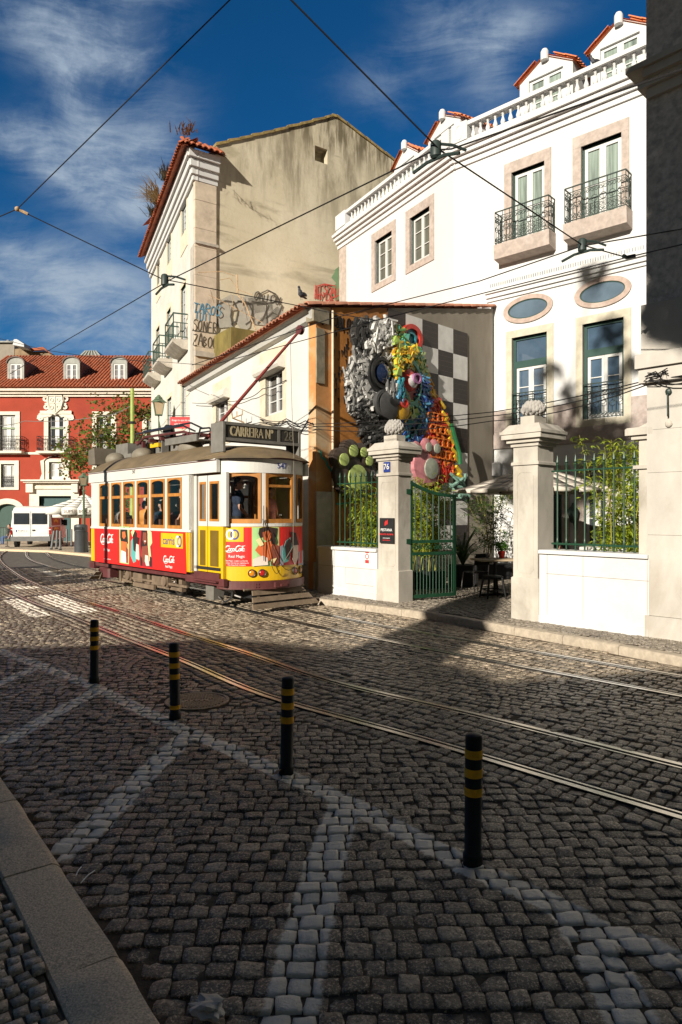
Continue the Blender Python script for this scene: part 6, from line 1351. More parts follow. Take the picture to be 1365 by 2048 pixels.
def person(label, base, face, shirt, trousers=None, pose='stand', hair=None, hairlen=0, skin=None, sleeves='short', arms=None, glasses=False, cap=None, group=None, head_turn=0.0, k=1.0, bald=False):
    """base: feet or seat point in the world; face: direction the body faces"""
    skin = skin or m_skin; hair = hair or m_hair; f = Vector((face[0], face[1], 0)).normalized(); fr = Fr(base, Vector((f.y, -f.x, 0)), f)
    fr.ex *= k; fr.ey *= k; fr.ez = Z*k
    t = thing('person', label, 'person', base, group); hip = .92 if pose == 'stand' else .10
    dz = hip-.92; pz = lambda z: z+dz
    hips = (-.09, .09); g = MB(); g2 = MB(); g3 = MB()
    tp = lambda pts: [fr.p(*q) for q in pts]
    def limb(G, pts, rs): G.tube(tp(pts), [r_*k for r_ in rs], 10)
    # torso
    for G, e_ in ((g, 0), (g2, .014)):
        G.ball(fr, (0, 0, pz(1.0)), (.165+e_, .115+e_, .16)); G.ball(fr, (0, .0, pz(1.14)), (.15+e_, .11+e_, .17)); G.ball(fr, (0, -.005, pz(1.32)), (.185+e_, .12+e_, .15+e_)); limb(G, [(-.17, 0, pz(1.40)), (0, -.01, pz(1.43)), (.17, 0, pz(1.40))], [.055+e_, .075+e_, .055+e_])
    limb(g, [(0, -.015, pz(1.40)), (0, .0, pz(1.56))], [.062, .052])
    # head, turned
    c, s = math.cos(head_turn), math.sin(head_turn); hf = Fr(fr.p(0, .015, pz(1.635)), fr.ex*c+fr.ey*s, fr.ey*c-fr.ex*s); hf.ex *= k; hf.ey *= k; hf.ez = Z*k
    g.ball(hf, (0, 0, .015), (.074, .09, .10), 16, 12); g.ball(hf, (0, .02, -.05), (.058, .065, .07), 14, 10); g.ball(hf, (0, .092, -.02), (.014, .022, .028), 8, 6); g.ball(hf, (0, .082, -.063), (.026, .012, .010), 8, 6); g.ball(hf, (0, .075, -.1), (.025, .02, .02), 8, 6)
    for sx in (-1, 1): g.ball(hf, (sx*.075, -.005, -.01), (.012, .025, .033), 8, 6)
    # arms with hands
    arms = arms or {-1: [(.25, .02, 1.12), (.24, .12, .90)], 1: [(.25, .02, 1.12), (.24, .12, .90)]}
    for sx in (-1, 1):
        (ex_, ey_, ez_), (hx, hy, hz_) = arms[sx]; sh = (sx*.185, 0, pz(1.39)); el = (sx*ex_, ey_, pz(ez_)); wr = (sx*hx, hy, pz(hz_))
        limb(g, [sh, tuple((a+b)/2 for a, b in zip(sh, el)), el], [.052, .046, .038]); limb(g, [el, tuple(a*.6+b*.4 for a, b in zip(el, wr)), wr], [.038, .036, .026])
        d = (Vector(wr)-Vector(el)).normalized(); sd = d.cross(Vector((0, 1, .3))).normalized(); W_ = Vector(wr)
        g.tube(tp([W_, W_+d*.05, W_+d*.09]), [.026*k, .038*k, .032*k], 8)
        for i, l in enumerate((.068, .078, .072, .056)):
            o = W_+d*.085+sd*(.027-.018*i); cu = Vector((0, .35, -.25)); g.tube(tp([o, o+d*l*.5, o+d*l*.85+cu*.03, o+d*l+cu*.06]), [.0105*k, .010*k, .009*k, .007*k], 6)
        o = W_+d*.03+sd*.034; g.tube(tp([o, o+d*.035+sd*.022, o+d*.065+sd*.026]), [.012*k, .011*k, .008*k], 6)
        e2 = Vector(sh).lerp(Vector(el), .72 if sleeves == 'short' else 1.0); limb(g2, [sh, tuple(Vector(sh).lerp(e2, .5)), tuple(e2)], [.068, .062, .058])
        if sleeves == 'long': limb(g2, [el, tuple(Vector(el).lerp(Vector(wr), .93))], [.052, .038])
    # legs
    for sx in (-1, 1):
        if pose == 'stand': L = [(sx*.09, 0, .9), (sx*.1, .02, .48), (sx*.1, -.01, .09)]; ft = (sx*.1, .13, .04)
        else: L = [(sx*.09, 0, .10), (sx*.11, .42, .10), (sx*.11, .42, -.34)]; ft = (sx*.11, .55, -.40)
        limb(g, [L[0], L[1]], [.085, .06]); limb(g, [L[1], tuple(Vector(L[1]).lerp(Vector(L[2]), .35)), L[2]], [.058, .056, .036]); limb(g, [(L[2][0], L[2][1]-.03, ft[2]+.0), ft], [.04, .032])
        limb(g3, [L[0], L[1]], [.102, .078]); limb(g3, [L[1], L[2]], [.076, .058])
    g3.ball(fr, (0, 0, pz(.95)), (.182, .132, .13))
    remeshed(g, 'body', skin, t, .014, 3); remeshed(g2, 'shirt', shirt, t, .016, 4); remeshed(g3, 'trousers', trousers or m_navy, t, .018, 4)
    h = MB()
    if not bald:
        h.ball(hf, (0, -.02, .045), (.083, .088, .085), 16, 10); h.ball(hf, (0, -.05, -.0), (.078, .055, .085), 14, 10)
        if hairlen: h.ball(hf, (0, -.06, -.12), (.085, .045, .13), 14, 10); h.ball(hf, (0, -.05, -.2-hairlen*.3), (.09, .04, .1+hairlen*.4), 14, 10)
    else: h.ball(hf, (0, -.055, -.015), (.08, .045, .05), 14, 10)
    remeshed(h, 'hair', hair, t, .014, 2)
    fc = MB()
    for sx in (-1, 1): fc.ball(hf, (sx*.03, .08, .0), (.012, .007, .006), 8, 6)
    fc.build('eyes', m_blackm, t)
    MB().ball(hf, (0, .093, -.063), (.022, .005, .005), 8, 6).build('mouth', C('lip', (.30, .10, .08)), t)
    if glasses:
        q = MB(); 
        for sx in (-1, 1): q.box(hf, sx*.035-.03, sx*.035+.03, .085, .1, -.02, .02); q.box(hf, sx*.075-.004, sx*.075+.004, -.02, .09, .0, .012)
        q.build('sunglasses', m_black, t)
    if cap: q = MB(); q.ball(hf, (0, -.012, .06), (.09, .1, .075), 16, 8); q.box(hf, -.07, .07, .06, .16, .045, .055); q.build('cap', cap, t)
    return t
FD = T.ex
person('man in a dark blue T-shirt and sunglasses standing behind the tram front window', T.p(3.10, -.30, FLOOR), (1.0, .12), m_navy, m_blackm, glasses=True, k=1.02, head_turn=-.15, arms={-1: [(.26, .0, 1.12), (.22, .16, .92)], 1: [(.27, .05, 1.13), (.24, .22, .95)]})
person('woman with long brown hair and pink top inside the tram, right of the driver', T.p(3.2, .42, FLOOR-.12), (.9, -.3), C('pink_cloth', (.52, .17, .16)), hair=C('brown_hair', (.10, .05, .025)), hairlen=.35, arms={-1: [(.25, .05, 1.12), (.2, .2, 1.0)], 1: [(.25, .05, 1.12), (.2, .2, 1.0)]})
pk = {'grp': 'passengers seated behind the tram side windows'}
def pax(i, label, shirt, **kw):
    x = (wx[i][0]+wx[i][1])/2+kw.pop('dx', .1); y = kw.pop('y', -.68); b = T.p(x, y, FLOOR+.43); return person(label, b, kw.pop('face', tuple(FD)[:2]), shirt, pose='sit', group=pk['grp'], **kw)
pax(0, 'white-haired passenger in a pale patterned top at the rearmost tram window', C('pale_print', (.55, .50, .48)), hair=m_ghair)
pax(1, 'dark-haired passenger in grey, second tram window from the rear', C('grey_cloth', (.16, .16, .18)), y=-.4)
pax(2, 'passenger in an orange shirt and pale cap with back turned at the third window', C('orange_cloth', (.62, .27, .06)), cap=C('pale_cap', (.5, .46, .4)), face=(.3, .9), sleeves='long', k=1.08)
pax(3, 'grey-haired passenger in dark blue resting chin on hand at the fourth window', m_navy, hair=m_ghair, arms={-1: [(.28, .2, 1.12), (.1, .2, 1.42)], 1: [(.25, .1, 1.1), (.2, .3, 1.0)]})
pax(4, 'bald elderly passenger with raised hand at the fifth tram window', C('maroon_cloth', (.14, .03, .035)), hair=m_ghair, bald=True, dx=.2, arms={-1: [(.26, .2, 1.15), (.18, .3, 1.4)], 1: [(.28, .2, 1.12), (.15, .27, 1.36)]})
pp = pax(5, 'passenger in blue jeans holding up a phone at the window beside the door', m_blackm, trousers=C('jeans', (.05, .09, .2)), dx=.0, y=-.45, arms={-1: [(.28, .2, 1.15), (.2, .35, 1.45)], 1: [(.3, .15, 1.2), (.24, .38, 1.45)]})
ph = T.p((wx[5][0]+wx[5][1])/2+.47, -.66, FLOOR+.43+.72); tag(MB().bbox(Fr(ph, T.ex, T.ey), -.01, .01, -.035, .035, -.02, .12, .003).build('phone', m_black, origin=ph), 'black phone held up by the passenger beside the tram door', 'phone')
person('woman with dark hair sitting behind the right street wall, only head and shoulders showing', P(1129, 1180, 13.6)+Vector((0, 0, .0)), (-.9, .2), C('black_top', (.05, .05, .055)), pose='sit', hairlen=.2)
person('person in blue trousers crouching by the wall to the left of the van', Vector((P(19, 1090, 40).x, 40, .38)), (-.6, -.6), m_blackm, C('blue_trousers', (.04, .09, .22)), pose='sit', k=.9)
# ------------------------------------------------------------------ scrap relief on the house gable (a generic animal made of salvaged plastic and rubber)
RL = thing('scrap_relief', 'huge wall relief of a seated animal made of scrap, half grey and half multicoloured', 'wall sculpture', PW.p(PW.s_at(775), .05, 1.5))
cq = lambda cx, cy, d=.14: PW.sz(600+cx/3.4125, 560+cy/3.4125, d)
def inside(pt, poly):
    x, y = pt; r_ = False; j = len(poly)-1
    for i in range(len(poly)):
        (xi, yi), (xj, yj) = poly[i], poly[j]
        if (yi > y) != (yj > y) and x < (xj-xi)*(y-yi)/(yj-yi)+xi: r_ = not r_
        j = i
    return r_
PALC = {}
def pal(name, col, rough=.45):
    if name not in PALC: PALC[name] = M('scrap_'+name, col, rough, .2, 5, .25, 30, spec=.45, col2=tuple(c*.45 for c in col), amt=.5)
    return PALC[name]
pg = [pal('white', (.55, .54, .51)), pal('pale_grey', (.36, .355, .34)), pal('mid_grey', (.17, .17, .165)), pal('dark_grey', (.06, .06, .06)), pal('brown', (.10, .07, .05))]
pb = [pal('black', (.014, .014, .014)), pal('dark_grey', (.06, .06, .06)), pal('rubber', (.03, .028, .026)), pal('mid_grey', (.17, .17, .165))]
pgr = [pal('lime', (.30, .42, .08)), pal('yellow', (.70, .46, .03)), pal('leaf_green', (.09, .28, .06)), pal('sea_green', (.10, .36, .28)), pal('pale_green', (.42, .52, .22))]
pye = [pal('yellow', (.70, .46, .03)), pal('gold', (.60, .33, .02)), pal('lime', (.30, .42, .08))]
pbl = [pal('blue', (.025, .10, .42)), pal('navy', (.015, .03, .14)), pal('sky', (.09, .28, .46)), pal('teal', (.03, .20, .24)), pal('black', (.014, .014, .014))]
prd = [pal('red', (.50, .035, .02)), pal('orange', (.66, .17, .03)), pal('crimson', (.22, .02, .02)), pal('red', (.50, .035, .02))]
ppk = [pal('pink', (.52, .20, .22)), pal('mauve', (.30, .12, .26))]
rs = random.Random(11)
def tilt_frame(s, d, z, ang, tx, tz):
    ex = PW.ex*math.cos(ang)+Z*math.sin(ang); ez = Z*math.cos(ang)-PW.ex*math.sin(ang); ey = Vector(PW.ey)
    ey = (ey+ex*tx+ez*tz).normalized(); ex = (ex-ey*ex.dot(ey)).normalized(); ez = ez-ey*ez.dot(ey)-ex*ez.dot(ex); f = Fr(PW.p(s, d, z), (1, 0)); f.ex, f.ey, f.ez = ex, ey, ez.normalized(); return f
hc = cq(640, 640)
EXC = ((530, 650, 70), (718, 700, 84), (572, 866, 62), (655, 874, 46), (768, 392, 62), (435, 372, 50))
def depth_at(s, z, base, bulge): return base*.6+.5*bulge*math.exp(-(((s-hc[0])/1.1)**2+((z-hc[1])/1.3)**2))
def scraps(name, poly, mats, n, size, base=.12, bulge=.45, ang=None, kind='mix', spread=.5, jit=.07):
    n = int(n*1.7); g = MB(); k = 0; xs_ = [p[0] for p in poly]; ys_ = [p[1] for p in poly]
    pc = [cq(*p) for p in poly]      # solid backing so the pieces are carried by a body
    g.cur = min(2, len(mats)-1); cs_ = sum(p[0] for p in pc)/len(pc), sum(p[1] for p in pc)/len(pc)
    def ringp(f): return [(cs_[0]+(s-cs_[0])*f, cs_[1]+(z-cs_[1])*f) for s, z in pc]
    prev = None; vs = []; m = len(pc)
    for f, e in ((1.0, 0.0), (.97, .6), (.7, .95), (.35, 1.0), (.02, 1.0)): vs += [PW.p(s, max(.02, depth_at(s, z, base, bulge)*e*.8), z) for s, z in ringp(f)]
    g.add(vs, [(i*m+j, i*m+(j+1) % m, (i+1)*m+(j+1) % m, (i+1)*m+j) for i in range(4) for j in range(m)])
    while k < n:
        c = (rs.uniform(min(xs_), max(xs_)), rs.uniform(min(ys_), max(ys_)))
        if not inside(c, poly) or (name not in ('black_ear',) and any(math.hypot((c[0]-x)/r_, (c[1]-y)/(r_*1.15)) < 1 for x, y, r_ in EXC)): continue
        k += 1; s, z = cq(*c); d = depth_at(s, z, base, bulge)*.78+rs.uniform(0, jit); a_ = (ang if ang is not None else 0)+rs.uniform(-spread, spread)*math.pi
        f = tilt_frame(s, d, z, a_, rs.uniform(-.22, .22), rs.uniform(-.22, .22)); g.cur = rs.randrange(len(mats)); q = size*.72*rs.uniform(.5, 1.5)
        kk = kind if kind != 'mix' else rs.choice(('strip', 'plate', 'plate', 'disc', 'strip'))
        if kk == 'strip': g.prism(f, [(-q*1.5, -q*.2), (q*1.4, -q*.26), (q*1.6, q*.1), (-q*1.3, q*.22)], -.05, .03)
        elif kk == 'plate': g.prism(f, [(-q*rs.uniform(.5, 1), -q*rs.uniform(.4, .8)), (q*rs.uniform(.5, 1), -q*rs.uniform(.4, .9)), (q*rs.uniform(.6, 1.1), q*rs.uniform(.3, .8)), (q*rs.uniform(-.3, .3), q*rs.uniform(.6, 1.1)), (-q*rs.uniform(.5, 1), q*rs.uniform(.2, .8))], -.06, .025)
        elif kk == 'disc': g.lathe(f, [(q*.6, -.05), (q*.62, .02), (q*.42, .035), (q*.4, .01), (.01, .01)], 12, 'y')
        elif kk == 'spike': g.prism(f, [(-q*.14, 0), (q*.14, 0), (q*.05, q*2.2), (-q*.05, q*2.0)], -.03, .02)
    return g.build(name, mats, RL)
def ring(g, c, r_, w, d0, d1, n=28, sq=1.0):
    s, z = cq(*c); k = r_/112.0*.61; sq = sq*.84; d0, d1 = d0*.5, d1*.5
    kw = w/112.0*.61; f = PW.at(s, 0, z)
    b = [f.p((k-kw*(j in (2, 3)))*math.cos(2*math.pi*i/n), (d0, d1, d1, d0)[j], (k*sq-kw*(j in (2, 3)))*math.sin(2*math.pi*i/n)) for j in range(4) for i in range(n)]
    g.add(b, [(j*n+i, j*n+(i+1) % n, ((j+1) % 4)*n+(i+1) % n, ((j+1) % 4)*n+i) for j in range(4) for i in range(n)])
def disc(g, c, r_, d0, d1, sq=1.0, dome=.0):
    s, z = cq(*c); k = r_/112.0*.61; d0, d1, dome = d0*.5, d1*.5, dome*.6; f = PW.at(s, 0, z); n = 24; f.ez = Z*sq*.84
    g.lathe(f, [(k, d0), (k, d1), (k*.7, d1+dome*.6), (.01, d1+dome)], n, 'y')
scraps('spray_edge', [(420, 470), (350, 560), (322, 650), (330, 760), (345, 900), (420, 980), (480, 950), (440, 700)], pg[:3], 190, .10, .05, .1, ang=-.5, kind='spike', spread=.35)
scraps('black_neck', [(400, 830), (520, 900), (615, 930), (625, 1160), (520, 1200), (450, 1100), (410, 980)], pb, 130, .14, .2, .2, ang=.1, kind='strip', spread=.3)
scraps('grey_face', [(480, 300), (560, 275), (607, 262), (607, 560), (612, 880), (545, 905), (430, 830), (360, 800), (345, 620), (400, 480), (440, 400)], [pg[0], pg[1], pg[1], pg[2], pg[0], pg[3]], 170, .17, .18, .5, jit=.03)
scraps('grey_crown', [(470, 310), (560, 278), (605, 270), (605, 460), (500, 480), (430, 460)], pg[:2], 70, .13, .4, .3)
scraps('black_ear', [(375, 300), (430, 268), (495, 300), (500, 380), (440, 480), (380, 440), (360, 370)], pb, 70, .13, .25, .15, spread=.7)
g = MB(); ring(g, (435, 372), 66, 20, .1, .45); ring(g, (440, 380), 36, 16, .1, .5); g.build('tyre_ring', pb[2], RL, True)
scraps('green_face', [(607, 290), (700, 345), (780, 430), (850, 560), (880, 680), (850, 830), (740, 960), (640, 930), (612, 700)], pgr, 190, .13, .18, .5)
scraps('yellow_brow', [(607, 420), (690, 470), (740, 480), (700, 570), (640, 600), (612, 690)], pye, 55, .12, .5, .35, ang=.5, spread=.3)
scraps('orange_fringe', [(800, 520), (850, 560), (935, 790), (990, 930), (955, 960), (900, 830), (850, 680)], [prd[1], pye[0], pye[1], prd[0]], 100, .11, .12, .1, ang=-.75, kind='strip', spread=.2)
scraps('blue_chest', [(640, 950), (790, 830), (860, 800), (880, 980), (845, 1130), (720, 1150), (640, 1120)], pbl, 130, .15, .22, .25)
scraps('blue_cheek', [(800, 640), (860, 700), (870, 860), (800, 850), (780, 760)], pbl[:3], 60, .13, .35, .3, ang=-.6, kind='strip', spread=.25)
scraps('red_shoulder', [(860, 880), (930, 800), (1000, 940), (1050, 1200), (1040, 1330), (960, 1390), (870, 1330), (840, 1120)], prd, 170, .14, .2, .15)
g = MB()
for i in range(5):
    for j in range(4):
        c = (880+i*34+(j % 2)*17, 930+j*84+i*6)
        if inside(c, [(860, 860), (940, 800), (1000, 940), (1050, 1200), (960, 1330), (860, 1150)]): ring(g, c, 30, 7, .38, .44, 6)
g.build('orange_lattice', prd[1], RL)
g = MB(); g.tube([PW.p(*(lambda q: (q[0], .42, q[1]))(cq(*c))) for c in ((975, 990), (1005, 1090), (1030, 1180), (1036, 1260))], .06, 8); g.build('green_pipe', pal('deep_green', (.02, .14, .05)), RL, True)
g = MB(); ring(g, (768, 392), 74, 22, .12, .35); g.build('red_ear_rim', prd[0], RL, True); g = MB(); disc(g, (768, 392), 54, .1, .22); ring(g, (760, 400), 36, 9, .2, .34); g.build('teal_ear', pbl[3], RL, True)
g = MB(); disc(g, (528, 650), 78, .2, .55, 1.35); ring(g, (530, 642), 70, 14, .4, .66, sq=1.2); g.build('eye_socket', pb[0], RL, True); g = MB(); disc(g, (536, 645), 44, .5, .66, 1.2, .2); g.build('dark_eye', M('glossy_eye', (.01, .018, .045), .06, .1, 4, spec=.9), RL, True)
g = MB(); disc(g, (716, 700), 84, .2, .52, 1.5); g.build('red_eye_socket', prd[2], RL, True)
g = MB(); ring(g, (716, 700), 96, 12, .3, .58, sq=1.45); ring(g, (722, 706), 82, 9, .4, .64, sq=1.45); g.build('green_eye_rim', pgr[3], RL, True)
g = MB(); disc(g, (712, 690), 52, .5, .62, 1.2, .18); g.build('red_eye', prd[0], RL, True); g = MB(); disc(g, (722, 696), 40, .6, .74, 1, .12); g.build('white_eye', pal('chalk', (.62, .60, .60)), RL, True); g = MB(); ring(g, (738, 684), 30, 9, .7, .95); g.build('violet_ring', ppk[1], RL, True); 
g = MB(); disc(g, (572, 860), 66, .3, .72, 1.15, .12); ring(g, (560, 850), 78, 14, .3, .7); g.build('snout', pg[3], RL, True); g = MB(); disc(g, (590, 838), 34, .6, .86, .8, .05); g.build('nose', pb[0], RL, True)
scraps('snout_bridge', [(545, 730), (607, 720), (607, 860), (560, 830)], [pg[2], pg[1]], 22, .12, .5, .35, kind='strip', ang=1.4, spread=.15)
g = MB(); disc(g, (655, 880), 54, .3, .70, 1.2, .1); g.build('yellow_snout', pye[1], RL, True); g = MB(); ring(g, (655, 850), 26, 9, .7, .9); disc(g, (655, 850), 16, .7, .84); g.build('red_nostril', prd[0], RL, True)
scraps('blue_snout', [(612, 700), (640, 700), (660, 850), (625, 900)], [pbl[2], pbl[3]], 24, .12, .6, .3, kind='strip', ang=1.4, spread=.15)
def paw(nm, pads, palm, mats, mp):
    g = MB()
    for c, r_ in pads: disc(g, c, r_, .1, .42, 1.1, .10)
    disc(g, palm[0], palm[1]*1.25, .08, .34, 1.1, .08); g.build(nm+'_paw', mats[0], RL, True); g = MB()
    for c, r_ in pads: disc(g, (c[0]+8, c[1]+12), r_*.58, .4, .56, 1.15, .02)
    disc(g, (palm[0][0]+14, palm[0][1]+18), palm[1]*.62, .36, .48, 1.15, .03); g.build(nm+'_pad', mp, RL, True)
paw('dark', [((270, 1215), 48), ((335, 1155), 46), ((405, 1165), 38), ((442, 1225), 38)], ((365, 1330), 92), [pal('rubber_brown', (.055, .04, .032))], pal('pad_lime', (.42, .52, .16)))
paw('pink', [((780, 1150), 38), ((848, 1130), 40), ((905, 1140), 42)], ((868, 1270), 84), ppk, pal('pad_grey', (.34, .37, .30)))
scraps('dark_arm', [(450, 1170), (560, 1160), (580, 1320), (480, 1330), (440, 1260)], [pb[1], pg[4], pg[2]], 50, .15, .2, .1, kind='strip', ang=-.7, spread=.2)
scraps('dark_foot', [(260, 1300), (330, 1260), (460, 1330), (470, 1400), (400, 1450), (300, 1420)], [pg[4], pb[2], pg[3]], 70, .13, .12, .0)
scraps('crimson_side', [(940, 1200), (1050, 1200), (1060, 1300), (980, 1400), (900, 1400)], [prd[2], pb[0], pye[0], prd[0]], 60, .11, .15, .0)
g = MB(); q_ = []
for i in range(26): q_.append((1040+55*math.cos(i*1.1)+i*1.4, 1330+i*7+34*math.sin(i*1.7)))
g.tube([PW.p(cq(*c)[0], .32+.1*math.sin(i*2.1), cq(*c)[1]) for i, c in enumerate(q_)], .045, 6); g.build('green_rope', pal('rope_green', (.17, .30, .24), .8), RL, True)
g = MB()
for i in range(9): c = (930+i*16, 830+i*62+10*(i % 2)); s, z = cq(*c); f = tilt_frame(s+.1, .2, z, -.6, 0, 0); g.box(f, -.02, .26, -.05, .03, -.04, .04)
g.build('yellow_tag', pye[0], RL)
# ------------------------------------------------------------------ plants
def bamboo(label, base, h, spread, nc, nl, seed, lf, lo=.3, pot=None, dr=(0, 0)):
    rr = random.Random(seed); t = thing('bamboo_plant', label, 'bamboo', base, 'clumps of bamboo in the courtyard'); b = Vector(base)
    g = MB(); tips = []
    for i in range(nc):
        o = b+Vector((rr.uniform(-1, 1)*spread*.45, rr.uniform(-1, 1)*spread*.3, 0)); hh = h*rr.uniform(.7, 1.0); l = Vector((rr.uniform(-1, 1)*spread*.8+dr[0], rr.uniform(-1, 1)*spread*.4+dr[1], hh)); pts = [o, o+l*.5-Vector((l.x, l.y, 0))*.22, o+l]; g.tube(pts, [.011, .008, .003], 5); tips.append(pts)
    g.build('canes', C('bamboo_cane', (.28, .26, .05)), t)
    g = MB()
    for i in range(nl):
        p = rr.choice(tips); u = lo+(1-lo)*rr.random()**.85; q = p[0].lerp(p[1], u*2) if u < .5 else p[1].lerp(p[2], u*2-1)
        cl = q+Vector((rr.gauss(0, 1)*spread*.22, rr.gauss(0, 1)*spread*.2, rr.gauss(0, .08))); 
        for k in range(rr.randint(2, 4)):
            a_ = rr.uniform(0, 2*math.pi); d = Vector((math.cos(a_), math.sin(a_), rr.uniform(-.9, .25))).normalized(); l = rr.uniform(.09, .17); sd = d.cross(Vector((rr.gauss(0, .4), rr.gauss(0, .4), 1))).normalized()*rr.uniform(.010, .017)
            g.add([cl, cl+d*l*.4+sd, cl+d*l-Vector((0, 0, l*.15)), cl+d*l*.4-sd], [(0, 1, 2, 3)])
    g.build('leaves', lf, t, recalc=False)
    if pot: q = Fr(b, (1, .3), (.3, -1)); q.ey = Vector((q.ex.y, -q.ex.x, 0)); MB().bbox(q, -pot, pot, -pot*.6, pot*.6, -b.z+.13, .02, .015).build('planter', m_blackm, t)
    return t
m_lf1 = leafmat('bamboo_leaf', (.42, .46, .025), (.20, .30, .03), 6); m_lf2 = leafmat('bamboo_leaf_shaded', (.05, .10, .018), (.10, .16, .03), 5)  # second leaf colour is a darker copy, shade put into its colour
def gxy(px, Y, z=.13): return Vector(((px-CX)/FPX*Y, Y, z))
bamboo('bamboo clump behind the left railing, under the dark paw of the relief', gxy(738, 15.2, .5), 2.1, .55, 18, 640, 1, m_lf1, .25, .4)
bamboo('tall bamboo in a black planter seen through the open green gate', gxy(848, 15.9, .5), 2.35, .75, 24, 1300, 2, m_lf1, .22, .45)
bamboo('bright bamboo clump behind the right railing, next to the grey building', gxy(1248, 12.2, .6), 2.7, .7, 26, 1900, 3, m_lf1, .12, .45, (.05, 0))
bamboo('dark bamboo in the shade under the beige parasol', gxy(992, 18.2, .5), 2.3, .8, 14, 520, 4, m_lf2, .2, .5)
t = thing('agave_plant', 'potted agave with long dark sword leaves behind the open gate', 'plant', gxy(926, 16.3, .13)); b = gxy(926, 16.3, .13)
MB().bbox(Fr(b, (1, .2)), -.26, .26, -.26, .26, 0, .5, .02).build('planter', m_blackm, t); g = MB(); rr = random.Random(9)
for i in range(22):
    a_ = i*2.4; l = rr.uniform(.6, 1.0); d = Vector((math.cos(a_), math.sin(a_), 0)); o = b+Vector((0, 0, .5)); up = rr.uniform(.6, 1.6); sd = Vector((-d.y, d.x, 0))*.035
    pts = [o, o+d*l*.25+Z*l*.5*up, o+d*l*.6+Z*l*.75*up, o+d*l*.85+Z*l*.6*up]
    for k in range(3): w0, w1 = (1, .9, .6, .02)[k], (1, .9, .6, .02)[k+1]; g.add([pts[k]-sd*w0, pts[k]+sd*w0, pts[k+1]+sd*w1, pts[k+1]-sd*w1], [(0, 1, 2, 3)])
g.build('leaves', leafmat('agave_leaf', (.04, .09, .03), (.08, .14, .05)), t, recalc=False)
# shrub tree before the palace
def leafy_tree(name, label, base, limbs, leafm, n, seed, lsize, clus):
    rr = random.Random(seed); t = thing(name, label, 'tree', base); g = MB(); ends = []
    for pts, r_ in limbs:
        pts = [Vector(p) for p in pts]; g.tube(pts, [r_*(1-.75*i/(len(pts)-1)) for i in range(len(pts))], 6)
        for i in range(1, len(pts)):
            for k in range(5):
                o = pts[i-1].lerp(pts[i], rr.random()); d = Vector((rr.gauss(0, 1), rr.gauss(0, .7), rr.gauss(.1, .7))).normalized()*rr.uniform(.35, 1.1); g.tube([o, o+d*.5+Vector((0, 0, .08)), o+d], [.02, .014, .006], 4); ends += [o+d, o+d*.6, o+d*.8]
    g.build('trunk', m_bark, t); g = MB(); g2 = MB()
    for i in range(n):
        o = rr.choice(ends)+Vector((rr.gauss(0, clus), rr.gauss(0, clus), rr.gauss(0, clus))); G_ = g if rr.random() < .62 else g2
        a_ = Vector((rr.gauss(0, 1), rr.gauss(0, 1), rr.gauss(0, 1))).normalized(); b_ = a_.orthogonal().normalized(); l = lsize*rr.uniform(.6, 1.3); G_.add([o-a_*l, o+b_*l*.8, o+a_*l, o-b_*l*.8], [(0, 1, 2, 3)])
    g.build('crown', leafm, t, recalc=False); g2.build('young_leaves', leafmat('russet_leaf', (.22, .12, .05), (.34, .22, .07), 4), t, recalc=False); return t
pt = lambda px, py, Y: P(px, py, Y)
YT = 38
leafy_tree('judas_tree', 'thin leafy tree spreading in front of the red palace, behind the green pole', Vector((pt(240, 1090, YT).x, YT, 0)), [([(pt(240, 0, YT).x, YT, 0), pt(240, 1000, YT), pt(236, 930, YT), pt(225, 880, YT), pt(205, 840, YT)], .09), ([pt(236, 930, YT), pt(200, 915, YT), pt(160, 890, YT), pt(122, 872, YT)], .06), ([pt(236, 930, YT), pt(262, 885, YT+.5), pt(280, 840, YT), pt(296, 815, YT)], .06), ([pt(225, 880, YT), pt(190, 860, YT-.6), pt(150, 868, YT-.5)], .05), ([pt(200, 915, YT), pt(170, 925, YT), pt(140, 915, YT), pt(180, 928, YT)], .04), ([pt(225, 880, YT), pt(245, 850, YT), pt(250, 825, YT), pt(215, 818, YT)], .04), ([pt(262, 885, YT), pt(285, 880, YT), pt(297, 860, YT)], .04), ([pt(280, 840, YT), pt(265, 815, YT), pt(285, 805, YT)], .03)], leafmat('spring_leaf', (.16, .23, .035), (.09, .15, .03), 3), 3000, 5, .095, .22)
# dry weeds on the tall house eave
def tuft(label, base, n, h, seed, col, lean):
    rr = random.Random(seed); g = MB(); b = Vector(base)
    for i in range(n):
        d = Vector((rr.gauss(lean[0], .5), rr.gauss(lean[1], .5), rr.uniform(.5, 1.4))).normalized(); l = h*rr.uniform(.5, 1.1); o = b+Vector((rr.gauss(0, .16), rr.gauss(0, .16), 0)); s_ = Vector((.018, .018, 0)); m_ = o+d*l*.6; e_ = o+d*l-Z*l*.12+Vector((lean[0], lean[1], 0))*.2*l
        g.add([o-s_, o+s_, m_+s_*.7, m_-s_*.7], [(0, 1, 2, 3)]); g.add([m_-s_*.7, m_+s_*.7, e_], [(0, 1, 2)])
    tag(g.build('dry_weed', col, origin=b, recalc=False), label, 'weed', 'weeds growing on the tiled eave')
m_straw = leafmat('straw', (.42, .30, .14), (.30, .20, .09)); m_weed = leafmat('grey_weed', (.16, .12, .07), (.10, .09, .05))
ev = lambda px, dz=.1: TF.p(TF.s_at(px, .6), .6, eT+dz)
